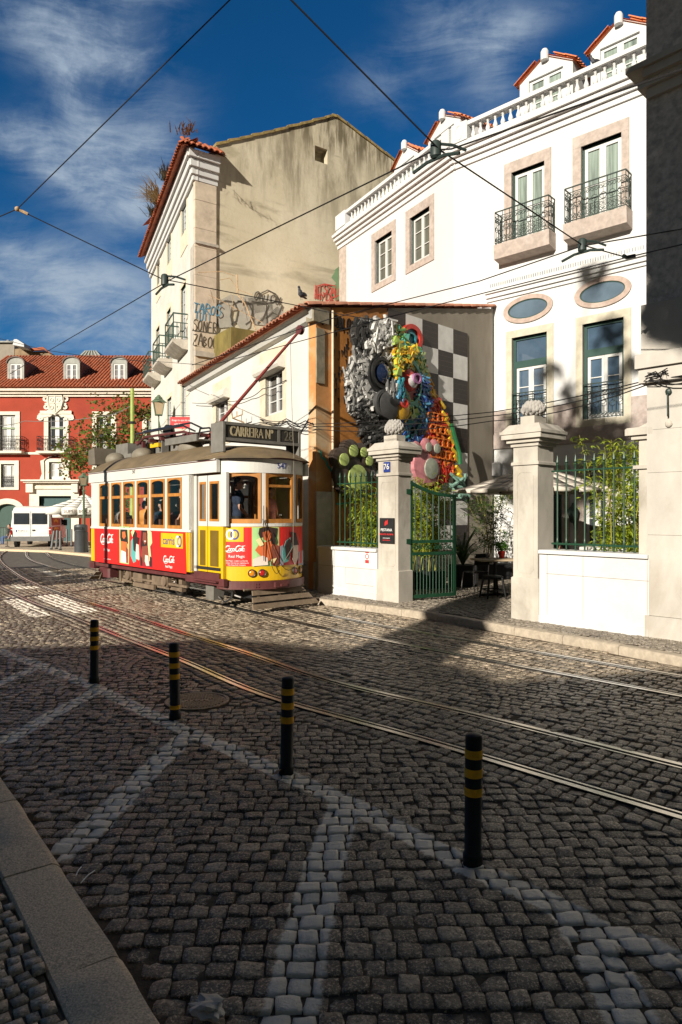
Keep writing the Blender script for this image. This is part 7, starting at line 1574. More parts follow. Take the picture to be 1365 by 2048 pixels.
tuft('large straw-coloured grass tuft drooping over the tall house eave', ev(318), 140, 1.5, 1, m_straw, (-.7, -.1)); tuft('grey dry bush on the tall house eave, above the straw tuft', ev(336), 120, .7, 2, m_weed, (-.1, 0)); tuft('thin red-brown grasses on the very corner of the tall house roof', ev(374, -.1), 40, .42, 3, leafmat('red_grass', (.30, .14, .08), (.2, .1, .06)), (.1, 0)); tuft('small weed at the far end of the tall house eave', ev(309), 50, .8, 4, m_weed, (-.4, 0))
# pigeons
def pigeon(label, base, face, s=1.0):
    fr = Fr(base, Vector((face[1], -face[0], 0)), Vector((face[0], face[1], 0))); t = thing('pigeon', label, 'bird', base); g = MB()
    for c, r_ in (((0, 0, .13), (.06, .11, .065)), ((0, .07, .17), (.045, .06, .06)), ((0, .11, .22), (.03, .035, .045)), ((0, .125, .265), (.03, .036, .03)), ((0, .165, .26), (.008, .02, .008)), ((0, -.15, .10), (.035, .09, .018))): g.ball(fr, c, r_, 12, 8)
    for sx in (-1, 1): g.tube([fr.p(sx*.02, .02, .09), fr.p(sx*.02, .025, .0)], .007, 5); g.tube([fr.p(sx*.02, .0, .004), fr.p(sx*.02, .05, .004)], .006, 4)
    remeshed(g, 'body', C('slate_feather', (.06, .065, .075), .6), t, .009, 2); g = MB()
    for sx in (-1, 1): g.ball(fr, (sx*.055, -.04, .14), (.014, .11, .045), 10, 6)
    g.build('wing', C('dark_feather', (.035, .037, .045), .6), t, True)
pigeon('pigeon perched on the roof corner of the low house', P(604, 601, 15.35), (-.3, -.6)); pigeon('pigeon sitting on the hotel balustrade below the dormers', HR.p(HR.s_at(1190), 0, zt_), (-.7, -.2))
# ------------------------------------------------------------------ courtyard things
def parasol(name, label, c, zt, zed, half, mat, ang, val, grp=None, txt=None, rim=None):
    t = thing(name, label, 'parasol', (c.x, c.y, 0), grp); fr = Fr((c.x, c.y, 0), (math.cos(ang), math.sin(ang))); g = MB(); n = 6
    co = [(-1, -1), (1, -1), (1, 1), (-1, 1)]
    for k in range(4):
        a_, b_ = co[k], co[(k+1) % 4]; prev = None
        for i in range(n+1):
            u = i/n; sag = .05*math.sin(math.pi*u); row = [fr.p((a_[0]+(b_[0]-a_[0])*v)*half*u, (a_[1]+(b_[1]-a_[1])*v)*half*u, zt+(zed-zt)*u-sag*(1-abs(2*v-1)*.5)-.03*u*math.sin(math.pi*v)) for v in (0, .25, .5, .75, 1)]
            if prev and i > 0:
                for j in range(4): g.add([prev[j], prev[j+1], row[j+1], row[j]], [(0, 1, 2, 3)])
            prev = row
        if val:
            for j in range(4): g.add([prev[j], prev[j+1], prev[j+1]-Z*val, prev[j]-Z*val], [(0, 1, 2, 3)])
    o = g.build('canopy', mat, t, True); m_ = o.modifiers.new('thick', 'SOLIDIFY'); m_.thickness = .012
    g = MB()
    for a_ in co: g.tube([fr.p(0, 0, zt-.08), fr.p(a_[0]*half*.98, a_[1]*half*.98, zed-.03)], .014, 5); g.tube([fr.p(0, 0, zt-.55), fr.p(a_[0]*half*.5, a_[1]*half*.5, (zt+zed)/2-.06)], .012, 5)
    for a_ in ((0, 1), (1, 0), (0, -1), (-1, 0)): g.tube([fr.p(0, 0, zt-.08), fr.p(a_[0]*half*.98, a_[1]*half*.98, zed-.05)], .012, 5)
    g.build('ribs', m_blackm, t); MB().tube([fr.p(0, 0, .02), fr.p(0, 0, zt+.06)], .03, 8).build('pole', m_blackm, t); MB().bbox(fr, -.3, .3, -.3, .3, .0, .08, .02).build('base', m_blackm, t)
    if txt: MB().text(fr, txt, .2, 0, zed-val/2-.02, -half-.02 if fr.ey.y > 0 else half+.02, .006, sx=1.1).build('lettering', C('grey_brown_lettering', (.16, .12, .09)), t)
    return t
c_ = gxy(1072, 16.0); parasol('parasol', 'large beige square parasol in the hotel courtyard behind the pillar', c_, 3.0, 2.42, 1.36, m_canvas, R(25), .07)
tb_ = gxy(990, 14.3); t = thing('cafe_table', 'cafe table with pale wooden top and black iron foot in the gateway', 'table', (tb_.x, tb_.y, .13)); fr = Fr(tb_, (1, .25))
MB().bbox(fr, -.45, .45, -.35, .35, .74, .775, .008).build('tabletop', C('pale_wood', (.46, .36, .24)), t); g = MB(); g.tube([fr.p(0, 0, .05), fr.p(0, 0, .74)], .03, 8); g.box(fr, -.3, .3, -.025, .025, .0, .05); g.box(fr, -.025, .025, -.3, .3, .051, .09); g.box(fr, -.3, .3, -.03, .03, .70, .739); g.build('iron_foot', m_black, t)
def potplant(label, p, s=1):
    t = thing('pot_plant', label, 'pot plant', p, 'potted basil on cafe tables'); fr = Fr(p, (1, 0)); MB().lathe(fr, [(.055*s, 0), (.075*s, .12*s), (.08*s, .12*s), (.08*s, .15*s), (.068*s, .15*s), (.06*s, .13*s), (.01, .13*s)], 14).build('pot', C('red_pot', (.55, .03, .02), .4), t, True); g = MB(); rr = random.Random(3)
    for i in range(220): d = Vector((rr.gauss(0, 1), rr.gauss(0, 1), rr.gauss(0, 1))).normalized()*.12*s*rr.random()**.3; o = Vector(p)+Vector((0, 0, .25*s))+d; a_ = Vector((rr.gauss(0, 1), rr.gauss(0, 1), rr.gauss(0, 1))).normalized(); b_ = a_.orthogonal().normalized(); g.add([o-a_*.03, o+b_*.02, o+a_*.03, o-b_*.02], [(0, 1, 2, 3)])
    g.build('leaves', leafmat('basil_leaf', (.10, .28, .03), (.18, .36, .05)), t, recalc=False)
potplant('round green basil plant in a red pot on the gateway cafe table', fr.p(.22, -.12, .775)); 
MB_g = MB(); gl_ = fr.p(-.1, -.15, .775); tag(MB().lathe(Fr(gl_, (1, 0)), [(.03, 0), (.04, .12), (.036, .12), (.028, .01), (.005, .01)], 14).build('drinking_glass', glassy('grey_glass', (.15, .15, .15)), None, True, origin=gl_), 'small clear drinking glass on the cafe table beside the basil pot', 'glass')
sp2 = gxy(986, 13.9); fs = Fr(sp2, (1, .2)); t = thing('metal_stool', 'black square metal stool with splayed legs in front of the cafe table', 'stool', sp2); MB().bbox(fs, -.17, .17, -.17, .17, .43, .46, .02).build('seat', m_black, t)
for sx in (-1, 1):
    for sy in (-1, 1): MB().tube([fs.p(sx*.14, sy*.14, .43), fs.p(sx*.2, sy*.2, 0)], [.026, .018], 6).build('leg', m_black, t)
MB().tube([fs.p(a_*.175, b_*.175, .17) for a_, b_ in ((-1, -1), (1, -1), (1, 1), (-1, 1), (-1, -1))], .012, 5).build('foot_ring', m_black, t)
cp_ = gxy(952, 14.8); fc_ = Fr(cp_, (.9, .4)); t = thing('cafe_chair', 'thin grey metal cafe chair beside the gateway table, half hidden by the gate', 'chair', cp_); MB().bbox(fc_, -.2, .2, -.2, .2, .44, .465, .01).build('seat', m_blackm, t)
for sx in (-1, 1):
    MB().tube([fc_.p(sx*.19, -.19, .44), fc_.p(sx*.22, -.24, 0)], .012, 6).build('leg', m_steel, t); MB().tube([fc_.p(sx*.19, .22, 0), fc_.p(sx*.19, .19, .45), fc_.p(sx*.18, .24, .85)], .012, 6).build('leg', m_steel, t)
MB().box(fc_, -.18, .18, .22, .24, .62, .86).build('backrest', m_blackm, t)
t2_ = gxy(1215, 12.6); fr = Fr(t2_, FN.ex); t = thing('cafe_table', 'cafe table with white cloth behind the right wall, under the bamboo', 'table', t2_); MB().bbox(fr, -.5, .5, -.35, .35, 1.05, 1.1, .01).build('tabletop', m_twhite, t); MB().tube([fr.p(0, 0, 0), fr.p(0, 0, 1.05)], .04, 8).build('iron_foot', m_black, t)
s_, z_ = HR.sz(1147, 1030, .2); t = thing('wall_lantern', 'black lantern on the hotel wall behind the right railing', 'lantern', HR.p(s_, 0, z_)); fr = Fr(HR.p(s_, .22, z_), HR.ex); MB().lathe(fr, [(.06, -.22), (.12, -.14), (.15, .10), (.17, .12), (.11, .2), (.06, .25), (.03, .33), (.005, .34)], 6).build('lamp', m_iron, t); g = MB(); g.tube([HR.p(s_, 0, z_-.25), HR.p(s_, .1, z_-.32), HR.p(s_, .2, z_-.22)], .02, 6); g.box(HR, s_-.05, s_+.05, 0, .03, z_-.4, z_+.1); g.build('bracket', m_iron, t)
s_, z_ = HR.sz(995, 938, .1); t = tag(MB().bbox(HR, s_-.13, s_+.13, .05, .22, z_-.2, z_+.2, .04).build('loudspeaker', C('speaker_white', (.6, .6, .6)), None, origin=HR.p(s_, 0, z_)), 'small white loudspeaker on the hotel wall above the parasol', 'loudspeaker'); MB().box(HR, s_-.03, s_+.03, 0, .05, z_-.05, z_+.05).build('mount', m_blackm, t)
# ------------------------------------------------------------------ square beyond the tram
pz = [gp(-260, 1094), gp(0, 1101), (gp(100, 1104)), gp(183, 1112), gp(250, 1126)]
g = MB(); g.prismz(WORLD, pz+[(-5.5, 27), (-5.5, 43.9), (-40, 43.9), (-40, 38)], -.02, .06); struct(g.build('plaza_pavement', M('plaza_limestone', (.44, .37, .28), .8, .15, 8, .3, 40, col2=(.30, .25, .19), amt=.5)))
g = MB(); ln = np.array(pz); a_, b_ = offset(ln, .15), offset(ln, -.15)
g.prismz(WORLD, [tuple(p) for p in a_]+[tuple(p) for p in b_[::-1]], -.02, .085); struct(g.build('plaza_kerb', m_kerb))
# van
vr = Vector(((62-CX)/FPX*36, 36, .0)); fw = Vector((-.233, .972, 0)); VF = Fr(vr, Vector((.972, .233, 0)), fw)
V_ = thing('delivery_van', 'white delivery van seen from behind, parked before the red palace', 'van', vr)
m_vw = C('van_white', (.74, .74, .72), .35, spec=.5)
prof = [(0.0, .45), (.02, 1.1), (.05, 1.9), (.12, 2.16), (.4, 2.24), (3.2, 2.26), (3.6, 2.2), (4.05, 1.75), (4.25, 1.35), (4.95, 1.12), (5.1, .8), (5.1, .4), (2.5, .36), (.1, .38)]
hwid = lambda z: .98-.0*z if z < 1.15 else .98-.13*((z-1.15)/1.1)**1.6
g = MB(); n = len(prof)
for sx in (-1, 1): pass
ring_ = [(sx, y, z) for sx in (-1, -.92, .92, 1) for y, z in prof]; vs = []
for sx, y, z in ring_: k = 1.0 if abs(sx) > .95 else 1.0; cy = (2.55, 1.3); yy = y if abs(sx) < .95 else cy[0]+(y-cy[0])*.975; z2 = z if abs(sx) < .95 else (cy[1]+(z-cy[1])*.965); vs.append(VF.p(sx*hwid(z), yy, z2))
g.add(vs, [(r_*n+i, r_*n+(i+1) % n, (r_+1)*n+(i+1) % n, (r_+1)*n+i) for r_ in range(3) for i in range(n)]+[tuple(range(n)), tuple(range(3*n, 4*n))]); g.build('body', m_vw, V_, True)
zy = lambda py: EYE+(CY-py)*36/FPX
for sx in (-1, 1):
    x0, x1 = (-.84, -.04) if sx < 0 else (.04, .84)
    d_ = MB().box(VF, x0-.06, x1+.06, -.022, .0, .60, 2.0).build('rear_door', m_vw, V_); MB().bbox(VF, x0+.02, x1-.02, -.032, -.022, 1.28, 1.87, .01).build('rear_window', m_glass, d_)
    MB().bbox(VF, sx*.94-.05, sx*.94+.05, -.03, .1, .75, 1.12, .01).build('tail_light', m_rlens, V_); MB().box(VF, sx*.94-.045, sx*.94+.045, -.034, -.03, .98, 1.02).build('reverse_light', m_txtw, V_)
MB().box(VF, .08, .22, -.045, -.022, .93, 1.0).build('door_handle', m_blackm, V_)
pl_ = MB().box(VF, -.72, -.2, -.04, -.022, .88, 1.0).build('number_plate', m_txtw, V_); g = MB(); g.text(Fr(VF.p(0, -.04, 0), VF.ex, -VF.ey), '47-GM-61', .11, -.44, .94, .0, .004, sx=.8); g.build('lettering', m_txtk, pl_); MB().box(VF, -.72, -.66, -.043, -.04, .88, 1.0).build('blue_strip', m_txtb, pl_)
MB().bbox(VF, -1.0, 1.0, -.12, .1, .40, .64, .03).build('rear_bumper', C('grey_plastic', (.16, .16, .16), .6), V_)
for y in (.85, 4.1):
    for sx in (-1, 1): fr = Fr(VF.p(sx*.84, y, .33), VF.ex, VF.ey); g = MB(); g.lathe(fr, [(.02, -.1), (.3, -.1), (.33, -.06), (.33, .06), (.3, .1), (.02, .1)], 20, 'x'); w_ = g.build('wheel', m_blackm, V_, True); g = MB(); g.lathe(fr, [(.02, .115*sx), (.19, .105*sx), (.2, .09*sx), (.02, .09*sx)], 16, 'x'); g.build('rim', m_steel, w_, True)
SF = Fr(VF.p(.985, 0, 0), VF.ey, VF.ex)
sg_ = MB().prism(SF, [(.5, .5), (3.0, .5), (3.0, 1.12), (.5, 1.12)], .0, .006).build('side_graphic', C('graphic_red_brown', (.30, .07, .04), .4), V_); g = MB(); S2 = Fr(VF.p(.97, 0, 0), VF.ey, (VF.ex+Z*.12)); 
MB().prism(Fr(VF.p(.935, 0, 0), VF.ey, VF.ex), [(.5, 1.2), (3.0, 1.2), (2.95, 1.7), (.6, 1.75)], .0, .05).build('side_graphic', C('graphic_red_brown', (.30, .07, .04), .4), V_)
g = MB(); f_ = Fr(VF.p(.99, 0, 0), VF.ey, VF.ex); g.ribbon(f_, [(1.0, 1.42), (1.5, 1.5), (2.2, 1.38)], .14, .0, .006); g.ribbon(f_, [(.9, 1.0), (1.4, 1.06), (2.4, 1.0)], .10, .001, .012); g.build('graphic_stroke', m_tyel, V_)
g = MB(); g.box(SF, 3.45, 4.05, .0, .012, 1.2, 1.75); g.build('cab_window', m_glass, V_); MB().bbox(VF, 1.0, 1.2, 4.0, 4.12, 1.15, 1.5, .03).build('wing_mirror', m_blackm, V_)
# grey street posts
def post():
    t = thing('street_post', '', 'post', (0, 0, 0), 'grey posts along the kerb by the van'); MB().lathe(WORLD, [(.055, 0), (.055, .9), (.045, .94), (.001, .95)], 12).build('shaft', C('post_grey', (.14, .15, .15), .5), t, True); MB().lathe(WORLD, [(.07, 0), (.07, .05), (.056, .06)], 12).build('collar', m_blackm, t, True); return t
po = post(); pos_ = [(103, 1099, .15, 'leaning grey street post right behind the van, first from the left'), (113, 1098, .05, 'grey street post next to the leaning one behind the van'), (121, 1100, 0, 'grey street post third from the left, in front of the van side'), (134, 1093, 0, 'farther dark street post between the van and the bin, left one'), (143.5, 1093, 0, 'farther dark street post nearest the litter bin'), (174.5, 1104, 0, 'grey street post standing right of the litter bin by the tram')]
for i, (px, py, tl, lab) in enumerate(pos_):
    p = G(px, py, .06); o = po if i == 0 else dup(po, (0, 0, 0)); o.location = (p.x, p.y, .06); o.rotation_euler = (0, tl, 0); o['label'] = lab
p = G(162, 1105, .06); t = thing('litter_bin', 'dark grey cylindrical litter bin standing left of the tram', 'litter bin', p); fr = Fr(p, (1, 0)); m_bin = C('bin_grey', (.055, .06, .065), .5)
MB().lathe(fr, [(.27, 0), (.28, .04), (.28, .95), (.285, .96)], 24).build('drum', m_bin, t, True); MB().lathe(fr, [(.295, .97), (.3, 1.0), (.3, 1.2), (.28, 1.26), (.2, 1.29), (.01, 1.3)], 24).build('hood', m_bin, t, True); MB().box(fr, -.18, .18, .22, .305, 1.05, 1.17).build('slot', m_blackm, t)
g = MB(); g.box(fr, -.18, .18, -.305, -.22, 1.04, 1.16); g.build('slot', m_blackm, t)
# lamp post and pole
p = G(168, 1104, .06); t = thing('street_lamp', 'green street lamp post with a small square lantern left of the tram', 'street lamp', p); Y = p.y; fr = Fr(p, (1, .1)); zl0, zl1 = P(0, 973, Y).z, P(0, 948, Y).z
m_lg = C('lamp_green', (.10, .15, .09), .5); MB().lathe(fr, [(.11, 0), (.12, .5), (.075, .6), (.055, 1.0), (.05, zl0-.3), (.09, zl0-.25), (.04, zl0-.2), (.05, zl0-.06)], 14).build('post', m_lg, t, True)
def lantern(t, fr, z0, z1, w, mg=None):
    h = z1-z0; g = MB(); mb = w*.62
    for a_, b_ in (((-1, -1)), (1, -1), (1, 1), (-1, 1)): g.tube([fr.p(a_*mb*.5, b_*mb*.5, z0), fr.p(a_*w*.5, b_*w*.5, z0+h*.62)], .018, 5)
    for z, q in ((z0, mb*.5), (z0+h*.62, w*.5)): g.tube([fr.p(a_*q, b_*q, z) for a_, b_ in ((-1, -1), (1, -1), (1, 1), (-1, 1), (-1, -1))], .022, 5)
    g.lathe(fr, [(w*.78, z0+h*.63), (w*.5, z0+h*.74), (w*.34, z0+h*.82), (w*.36, z0+h*.86), (w*.2, z0+h*.93), (w*.1, z0+h), (.005, z0+h*1.02)], 4); g.build('lantern', m_lg, t)
    g = MB(); vs = [fr.p(a_*q*.96, b_*q*.96, z) for z, q in ((z0+.02, mb*.5), (z0+h*.61, w*.5)) for a_, b_ in ((-1, -1), (1, -1), (1, 1), (-1, 1))]; g.add(vs, [(0, 1, 5, 4), (1, 2, 6, 5), (2, 3, 7, 6), (3, 0, 4, 7), (3, 2, 1, 0)]); g.build('glass', mg or glassy('amber_glass', (.26, .20, .13), .12), t)
lantern(t, fr, zl0, zl1, .36)
Y = 29.0; b = Vector(((265-CX)/FPX*Y, Y, .06)); t = thing('wire_pole', 'lime green tapered iron pole carrying tram wires behind the tram roof', 'pole', b); fr = Fr(b, (1, 0)); zt = P(0, 780, Y).z
MB().lathe(fr, [(.13, 0), (.13, 1.2), (.105, 1.25), (.1, zt*.55), (.085, zt*.56), (.08, zt-.25), (.1, zt-.24), (.1, zt-.18), (.08, zt-.17), (.075, zt), (.01, zt+.02)], 16).build('shaft', m_gpole, t, True); MB().lathe(fr, [(.12, zt-1.5), (.12, zt-1.4)], 12).build('clamp', m_blackm, t)
Y = 29.5; b = P(318, 830, Y); s_ = TF.s_at(323); wp = TF.p(s_, 0, b.z-.15); t = thing('wall_lantern', 'large green street lantern on a bracket from the tall pale house', 'lantern', wp); fr = Fr((b.x, b.y, 0), (1, .3)); lantern(t, fr, b.z, P(0, 790, Y).z, .46, glassy('dusty_amber_glass', (.36, .28, .18), .2))
g = MB(); g.tube([Vector((b.x, b.y, b.z)), Vector((b.x, b.y, b.z-.25)), wp-Z*.1], .03, 6); g.tube([Vector((b.x, b.y, b.z-.25)), Vector((b.x, b.y, b.z-.8))], .03, 6); g.tube([Vector((b.x, b.y, b.z-.8)), wp-Z*.9], .025, 6); g.build('bracket', m_lg, t)
# red hanging signs on the tall house corner
for (px0, px1, py0, py1, lab, txt) in ((341, 384, 834, 857, 'red hanging sign with a white Portuguese sentence on the tall house corner', ('Amigo é o que não se', 'acha do incrível')), (351, 381, 871, 893, 'smaller red sign with round pale marks below the sentence sign', None)):
    Y = 26.2; fs = Fr((0, Y, 0), (1, 0)); x0, x1 = (px0-CX)/FPX*Y, (px1-CX)/FPX*Y; z0, z1 = P(0, py1, Y).z, P(0, py0, Y).z
    t = tag(MB().bbox(fs, x0, x1, -.03, .03, z0, z1, .006).build('hanging_sign', C('sign_red_board', (.55, .02, .02), .4), origin=(x0, Y, z0)), lab, 'sign'); g = MB()
    if txt: g.text(fs, txt[0], .105, (x0+x1)/2, z1-.13, .03, .004, sx=.75); g.text(fs, txt[1], .105, (x0+x1)/2, z1-.27, .03, .004, sx=.75); g.build('lettering', m_txtw, t); b_ = MB(); b_.tube([(x0-.1, Y, z1+.05), (x1+.3, Y, z1+.05)], .015, 5); b_.tube([(x1+.05, Y, z1+.3), (x1+.15, Y, z1+.25), (x1+.05, Y, z1+.15), (x1+.05, Y, z0-.1)], .015, 5); b_.build('bracket', m_iron, t)
    else:
        for k in range(4): g.ribbon(fs, arc(x0+.08+k*.13, (z0+z1)/2+.05*(k % 2), .05, .06, 0, 360, 12), .02, .03, .034)
        g.build('round_marks', m_txtw, t)
# white parasols and the crowd barrier
for px, Y, zt, ze, h, lab in ((170, 33.2, 2.78, 2.12, 1.42, 'white square parasol with lettered valance beside the bin, nearer one'), (182, 35.5, 2.6, 1.95, 1.5, 'white square parasol half hidden behind the nearer one')):
    parasol('parasol', lab, Vector(((px-CX)/FPX*Y, Y, 0)), zt, ze, h, m_wcanvas, R(8), .3, 'white cafe parasols by the palace', 'SUPER BOCK')
p = G(3, 1096, .06); t = thing('crowd_barrier', 'galvanised steel crowd barrier at the left edge beside the van', 'barrier', p); fr = Fr(p, (1, .5)); g = MB()
g.tube([fr.p(-.6, 0, .1), fr.p(-.6, 0, .95), fr.p(-.5, 0, 1.05), fr.p(.2, 0, 1.05), fr.p(.28, 0, .95), fr.p(.28, 0, .1)], .02, 6); g.tube([fr.p(-.6, 0, .2), fr.p(.28, 0, .2)], .016, 6); g.build('frame', m_steel, t, True)
for k in range(6): MB().tube([fr.p(-.48+k*.13, 0, .2), fr.p(-.48+k*.13, 0, 1.05)], .008, 5).build('bar', m_steel, t)
MB().box(fr, .18, .38, -.2, .2, .06, .1).build('foot', m_steel, t)
# television aerial on the low house
Y = 23.0; t = thing('tv_aerial', 'rusty television aerial mast rising over the low house roof', 'aerial', P(476, 640, Y)); g = MB(); g.tube([P(512, 612, Y)-Z*.8, P(490, 600, Y)-Z*.1, P(476, 590, Y), P(475, 549, Y)], .025, 6); g.tube([P(465, 590, Y), P(466, 620, Y), P(485, 622, Y), P(486, 592, Y)], .012, 5); g.build('mast', m_rust, t, True)
for pts in ([(396, 545), (446, 543), (470, 552)], [(418, 590), (440, 600), (525, 645)], [(440, 560), (460, 556), (478, 580), (505, 590)]): MB().tube([P(*q, Y) for q in pts], .012, 5).build('boom', m_rust, t)
for k in range(6): q = P(425+k*17, 593+k*9, Y); MB().tube([q-Vector((.0, .3, -.12)), q+Vector((.0, .3, -.12))], .006, 4).build('element', m_steel, t)
# ------------------------------------------------------------------ overhead wires
def wire(label, pts, r_=.0075, name='overhead_wire', grp='overhead tram wires', sag=.0, mat=None):
    V3 = [P(*p) for p in pts]; out = []
    for a_, b_ in zip(V3[:-1], V3[1:]):
        for k in range(6): u = k/6; out.append(a_.lerp(b_, u)-Z*sag*4*u*(1-u))
    out.append(V3[-1]); tag(MB().tube(out, r_, 6).build(name, mat or m_cable, None, True, origin=V3[0]), label, 'wire', grp)
wire('contact wire of the near track crossing before the tall house and the hotel balustrade', [(20, 748, 18), (100, 700, 15.6), (340, 560, 10.0), (870, 300, 6.3), (903, 298, 6.2), (1365, 139, 5.0), (1700, 20, 4.2)])
wire('span wire from the top centre down to the insulator in front of the hotel windows', [(430, -150, 5.2), (583, 0, 5.5), (880, 300, 6.25), (1165, 490, 8.1), (1254, 515, 8.35), (1365, 489, 7.5), (1600, 440, 6)])
wire('upper far-track contact wire passing over the relief and below the balconies', [(385, 730, 14.8), (660, 638, 11.9), (960, 562, 9.4), (1165, 492, 8.1), (1365, 458, 7.2), (1650, 400, 6)])
wire('lower far-track contact wire crossing the chequered wall and meeting the span insulator', [(300, 722, 25), (420, 731, 14.2), (680, 661, 11.8), (752, 641, 11), (1000, 578, 9.3), (1254, 515, 8.35)])
wire('span wire from the top edge down to the joint at the left of the sky', [(560, -100, 6.5), (460, 0, 7.2), (35, 418, 9.5), (-90, 472, 10)])
wire('span wire from the joint in the left sky to the corner of the low house', [(35, 418, 9.5), (325, 558, 10), (600, 612, 11.6), (640, 621, 12.5), (752, 641, 11)])
wire('distant wire over the palace roof ridge running to the tall house', [(-20, 672, 30), (90, 700, 28), (170, 712, 27), (300, 724, 25)], .012)
wire('slack service cable in front of the palace to the lime green pole', [(-20, 850, 33), (50, 842, 33), (200, 833, 31), (262, 812, 29.1)], .016, 'service_cable', 'service cables', .1, C('grey_cable', (.16, .16, .15)))
for k, (o, s_) in enumerate(((0, .1), (8, .2), (18, .32))):
    wire(('top', 'middle', 'lowest')[k]+' strand of the three black service cables sagging across the relief to the grey building', [(520, 838, 17.4), (575, 842+o*.3, 16.4), (634, 848+o*.6, 15.3), (985, 824+o, 13), (1310, 757+o*.4, 9.5), (1420, 735, 8.8)], .009, 'service_cable', 'service cables', s_*.35)
wire('thin facade cable running across the low house between its windows', [(385, 806, 23.7), (457, 803, 20.3), (500, 795, 19), (525, 778, 17.9), (573, 760, 16.9)], .01, 'service_cable', 'service cables', .03)
g = MB(); s_, z_ = RB.sz(1310, 757); rr = random.Random(3); pts = [RB.p(s_+rr.uniform(-.1, .25), .09+rr.uniform(0, .06), z_+rr.uniform(-.09, .09)) for k in range(24)]; g.tube(pts, .008, 5); tag(g.build('cable_tangle', m_cable, None, True, origin=pts[0]), 'tangle of black cables on the ledge of the grey stone building', 'cable', 'service cables')
g = MB(); pts = [HF.p(HF.s_at(px), .06+.03*math.sin(px), HF.z_at(px, py)) for px, py in ((500, 850), (530, 845), (560, 848), (580, 838), (600, 850), (618, 842), (631, 848))]; g.tube(pts, .012, 5); pts = [HF.p(HF.s_at(px), .05, HF.z_at(px, py)) for px, py in ((560, 850), (575, 842), (590, 856), (605, 862), (620, 850), (630, 846))]; g.tube(pts, .009, 5); tag(g.build('cable_tangle', m_cable, None, True, origin=pts[0]), 'tangle of cables clipped along the low house facade above the tram', 'cable', 'service cables')
def hanger(label, p, d, s=1.0):
    fr = Fr(p, d); t = thing('wire_hanger', label, 'wire hanger', p, 'insulated hangers on the tram wires'); m_h = C('hanger_green', (.03, .045, .04), .5)
    MB().lathe(Fr(p+Z*.0, d), [(.03*s, -.10*s), (.05*s, -.08*s), (.05*s, .04*s), (.035*s, .06*s), (.01, .07*s)], 12).build('insulator', m_h, t, True); g = MB(); g.tube([fr.p(-.26*s, 0, -.14*s), fr.p(-.1*s, 0, -.10*s), fr.p(.1*s, 0, -.10*s), fr.p(.26*s, 0, -.14*s)], .016*s, 6); g.tube([fr.p(.0, .0, .04*s), fr.p(.12*s, -.1*s, .02*s), fr.p(.2*s, -.2*s, -.02*s)], .014*s, 5); g.build('clamp_arm', m_h, t, True)
hanger('dark wire hanger in the sky gap above the hotel balustrade bend', P(872, 296, 6.28), (.72, -.69)); hanger('dark wire hanger below the right hotel balcony', P(1165, 488, 8.12), (.7, -.71)); hanger('grey-green wire hanger in front of the tall house eave', P(330, 558, 10.0), (.65, -.76), 1.1)
p = P(35, 418, 9.5); tag(MB().ball(Fr(p, (1, 0)), (0, 0, 0), (.035, .035, .035), 10, 8).tube([p, p.lerp(P(325, 558, 10), .07)], .022, 6).build('wire_joint', m_rust, None, True, origin=p), 'rusty joint where three span wires meet in the left sky', 'wire joint')
p = P(1254, 515, 8.35); tag(MB().tube([p-Vector((.06, .05, 0)), p, p+Vector((.08, -.06, 0))], .025, 8).build('strain_insulator', m_iron, None, True, origin=p), 'small dark strain insulator at the wire fork before the hotel cornice', 'insulator')
p = P(1000, 592, 9.3)
g = MB(); b = HF.p(HF.s_at(489), .0, HF.z_at(489, 845)); pts = [b, b+HF.ey*.35+Z*.1, b+HF.ey*.4+Z*.4, b+HF.ey*.3+Z*.5, b+HF.ey*.22+Z*.42]; g.tube(pts, .022, 6); g.tube([b+HF.ey*.35+Z*.1, b+HF.ey*.35+HF.ex*.8+Z*.1], .018, 5); g.tube([b+HF.ey*.35+HF.ex*.35+Z*.1, b+HF.ey*.35+HF.ex*.35+Z*.25], .018, 5); g.tube([b+HF.ey*.35+HF.ex*.8+Z*.1, b+HF.ey*.35+HF.ex*.8+Z*.25], .018, 5); tag(g.build('wall_bracket', m_rust, None, True, origin=b), 'rusty iron cable bracket on the low house wall above the route sign', 'bracket')
# ------------------------------------------------------------------ what stands across the street, behind the viewer, and shades the road
CA, SA = math.cos(R(SUN_AZ)), math.sin(R(SUN_AZ)); TE = math.tan(R(SUN_EL))
def cs2w(c, s, z0): return Vector((c*CA+s*SA, -c*SA+s*CA, z0-s*TE))     # point whose shadow ray passes height z0 at the viewer's line
BS = -11.0
bf = Fr(cs2w(0, BS, BS*TE), (CA, -SA, 0))            # facade line across the sun's path
t = thing('terrace_house', 'row of plain rendered houses across the street, behind the viewer', 'house', bf.p(-3, 0, 0))
sky_ = [(-30, 1.9), (-9.3, 1.9), (-8.0, 2.35), (-7.0, 2.86), (-5.0, 2.93), (-3.3, 2.93), (-2.6, 2.74), (-1.0, 3.42), (.8, 3.6), (14, 3.8)]
up_ = -BS*TE
g = MB(); g.prism(bf, [(-30, 0)]+[(c, z0+up_) for c, z0 in sky_]+[(14, 0)], 0, 5); g.build('wall', m_cream2, t)
g = MB()
for (c0, za), (c1, zb_) in zip(sky_[:-1], sky_[1:]): g.prism(bf, [(c0, za+up_-.1), (c1, zb_+up_-.1), (c1, zb_+up_), (c0, za+up_)], -.15, -.001)
g.build('eave', m_white, t)
g = MB()
for k in range(9): x = -20+k*3.4; g.box(bf, x, x+1.1, -.05, -.001, 1.2, 2.9); 
g.build('window', m_glass, t)
m_leafd = leafmat('dark_leaf', (.025, .05, .015), (.06, .10, .025), 3)
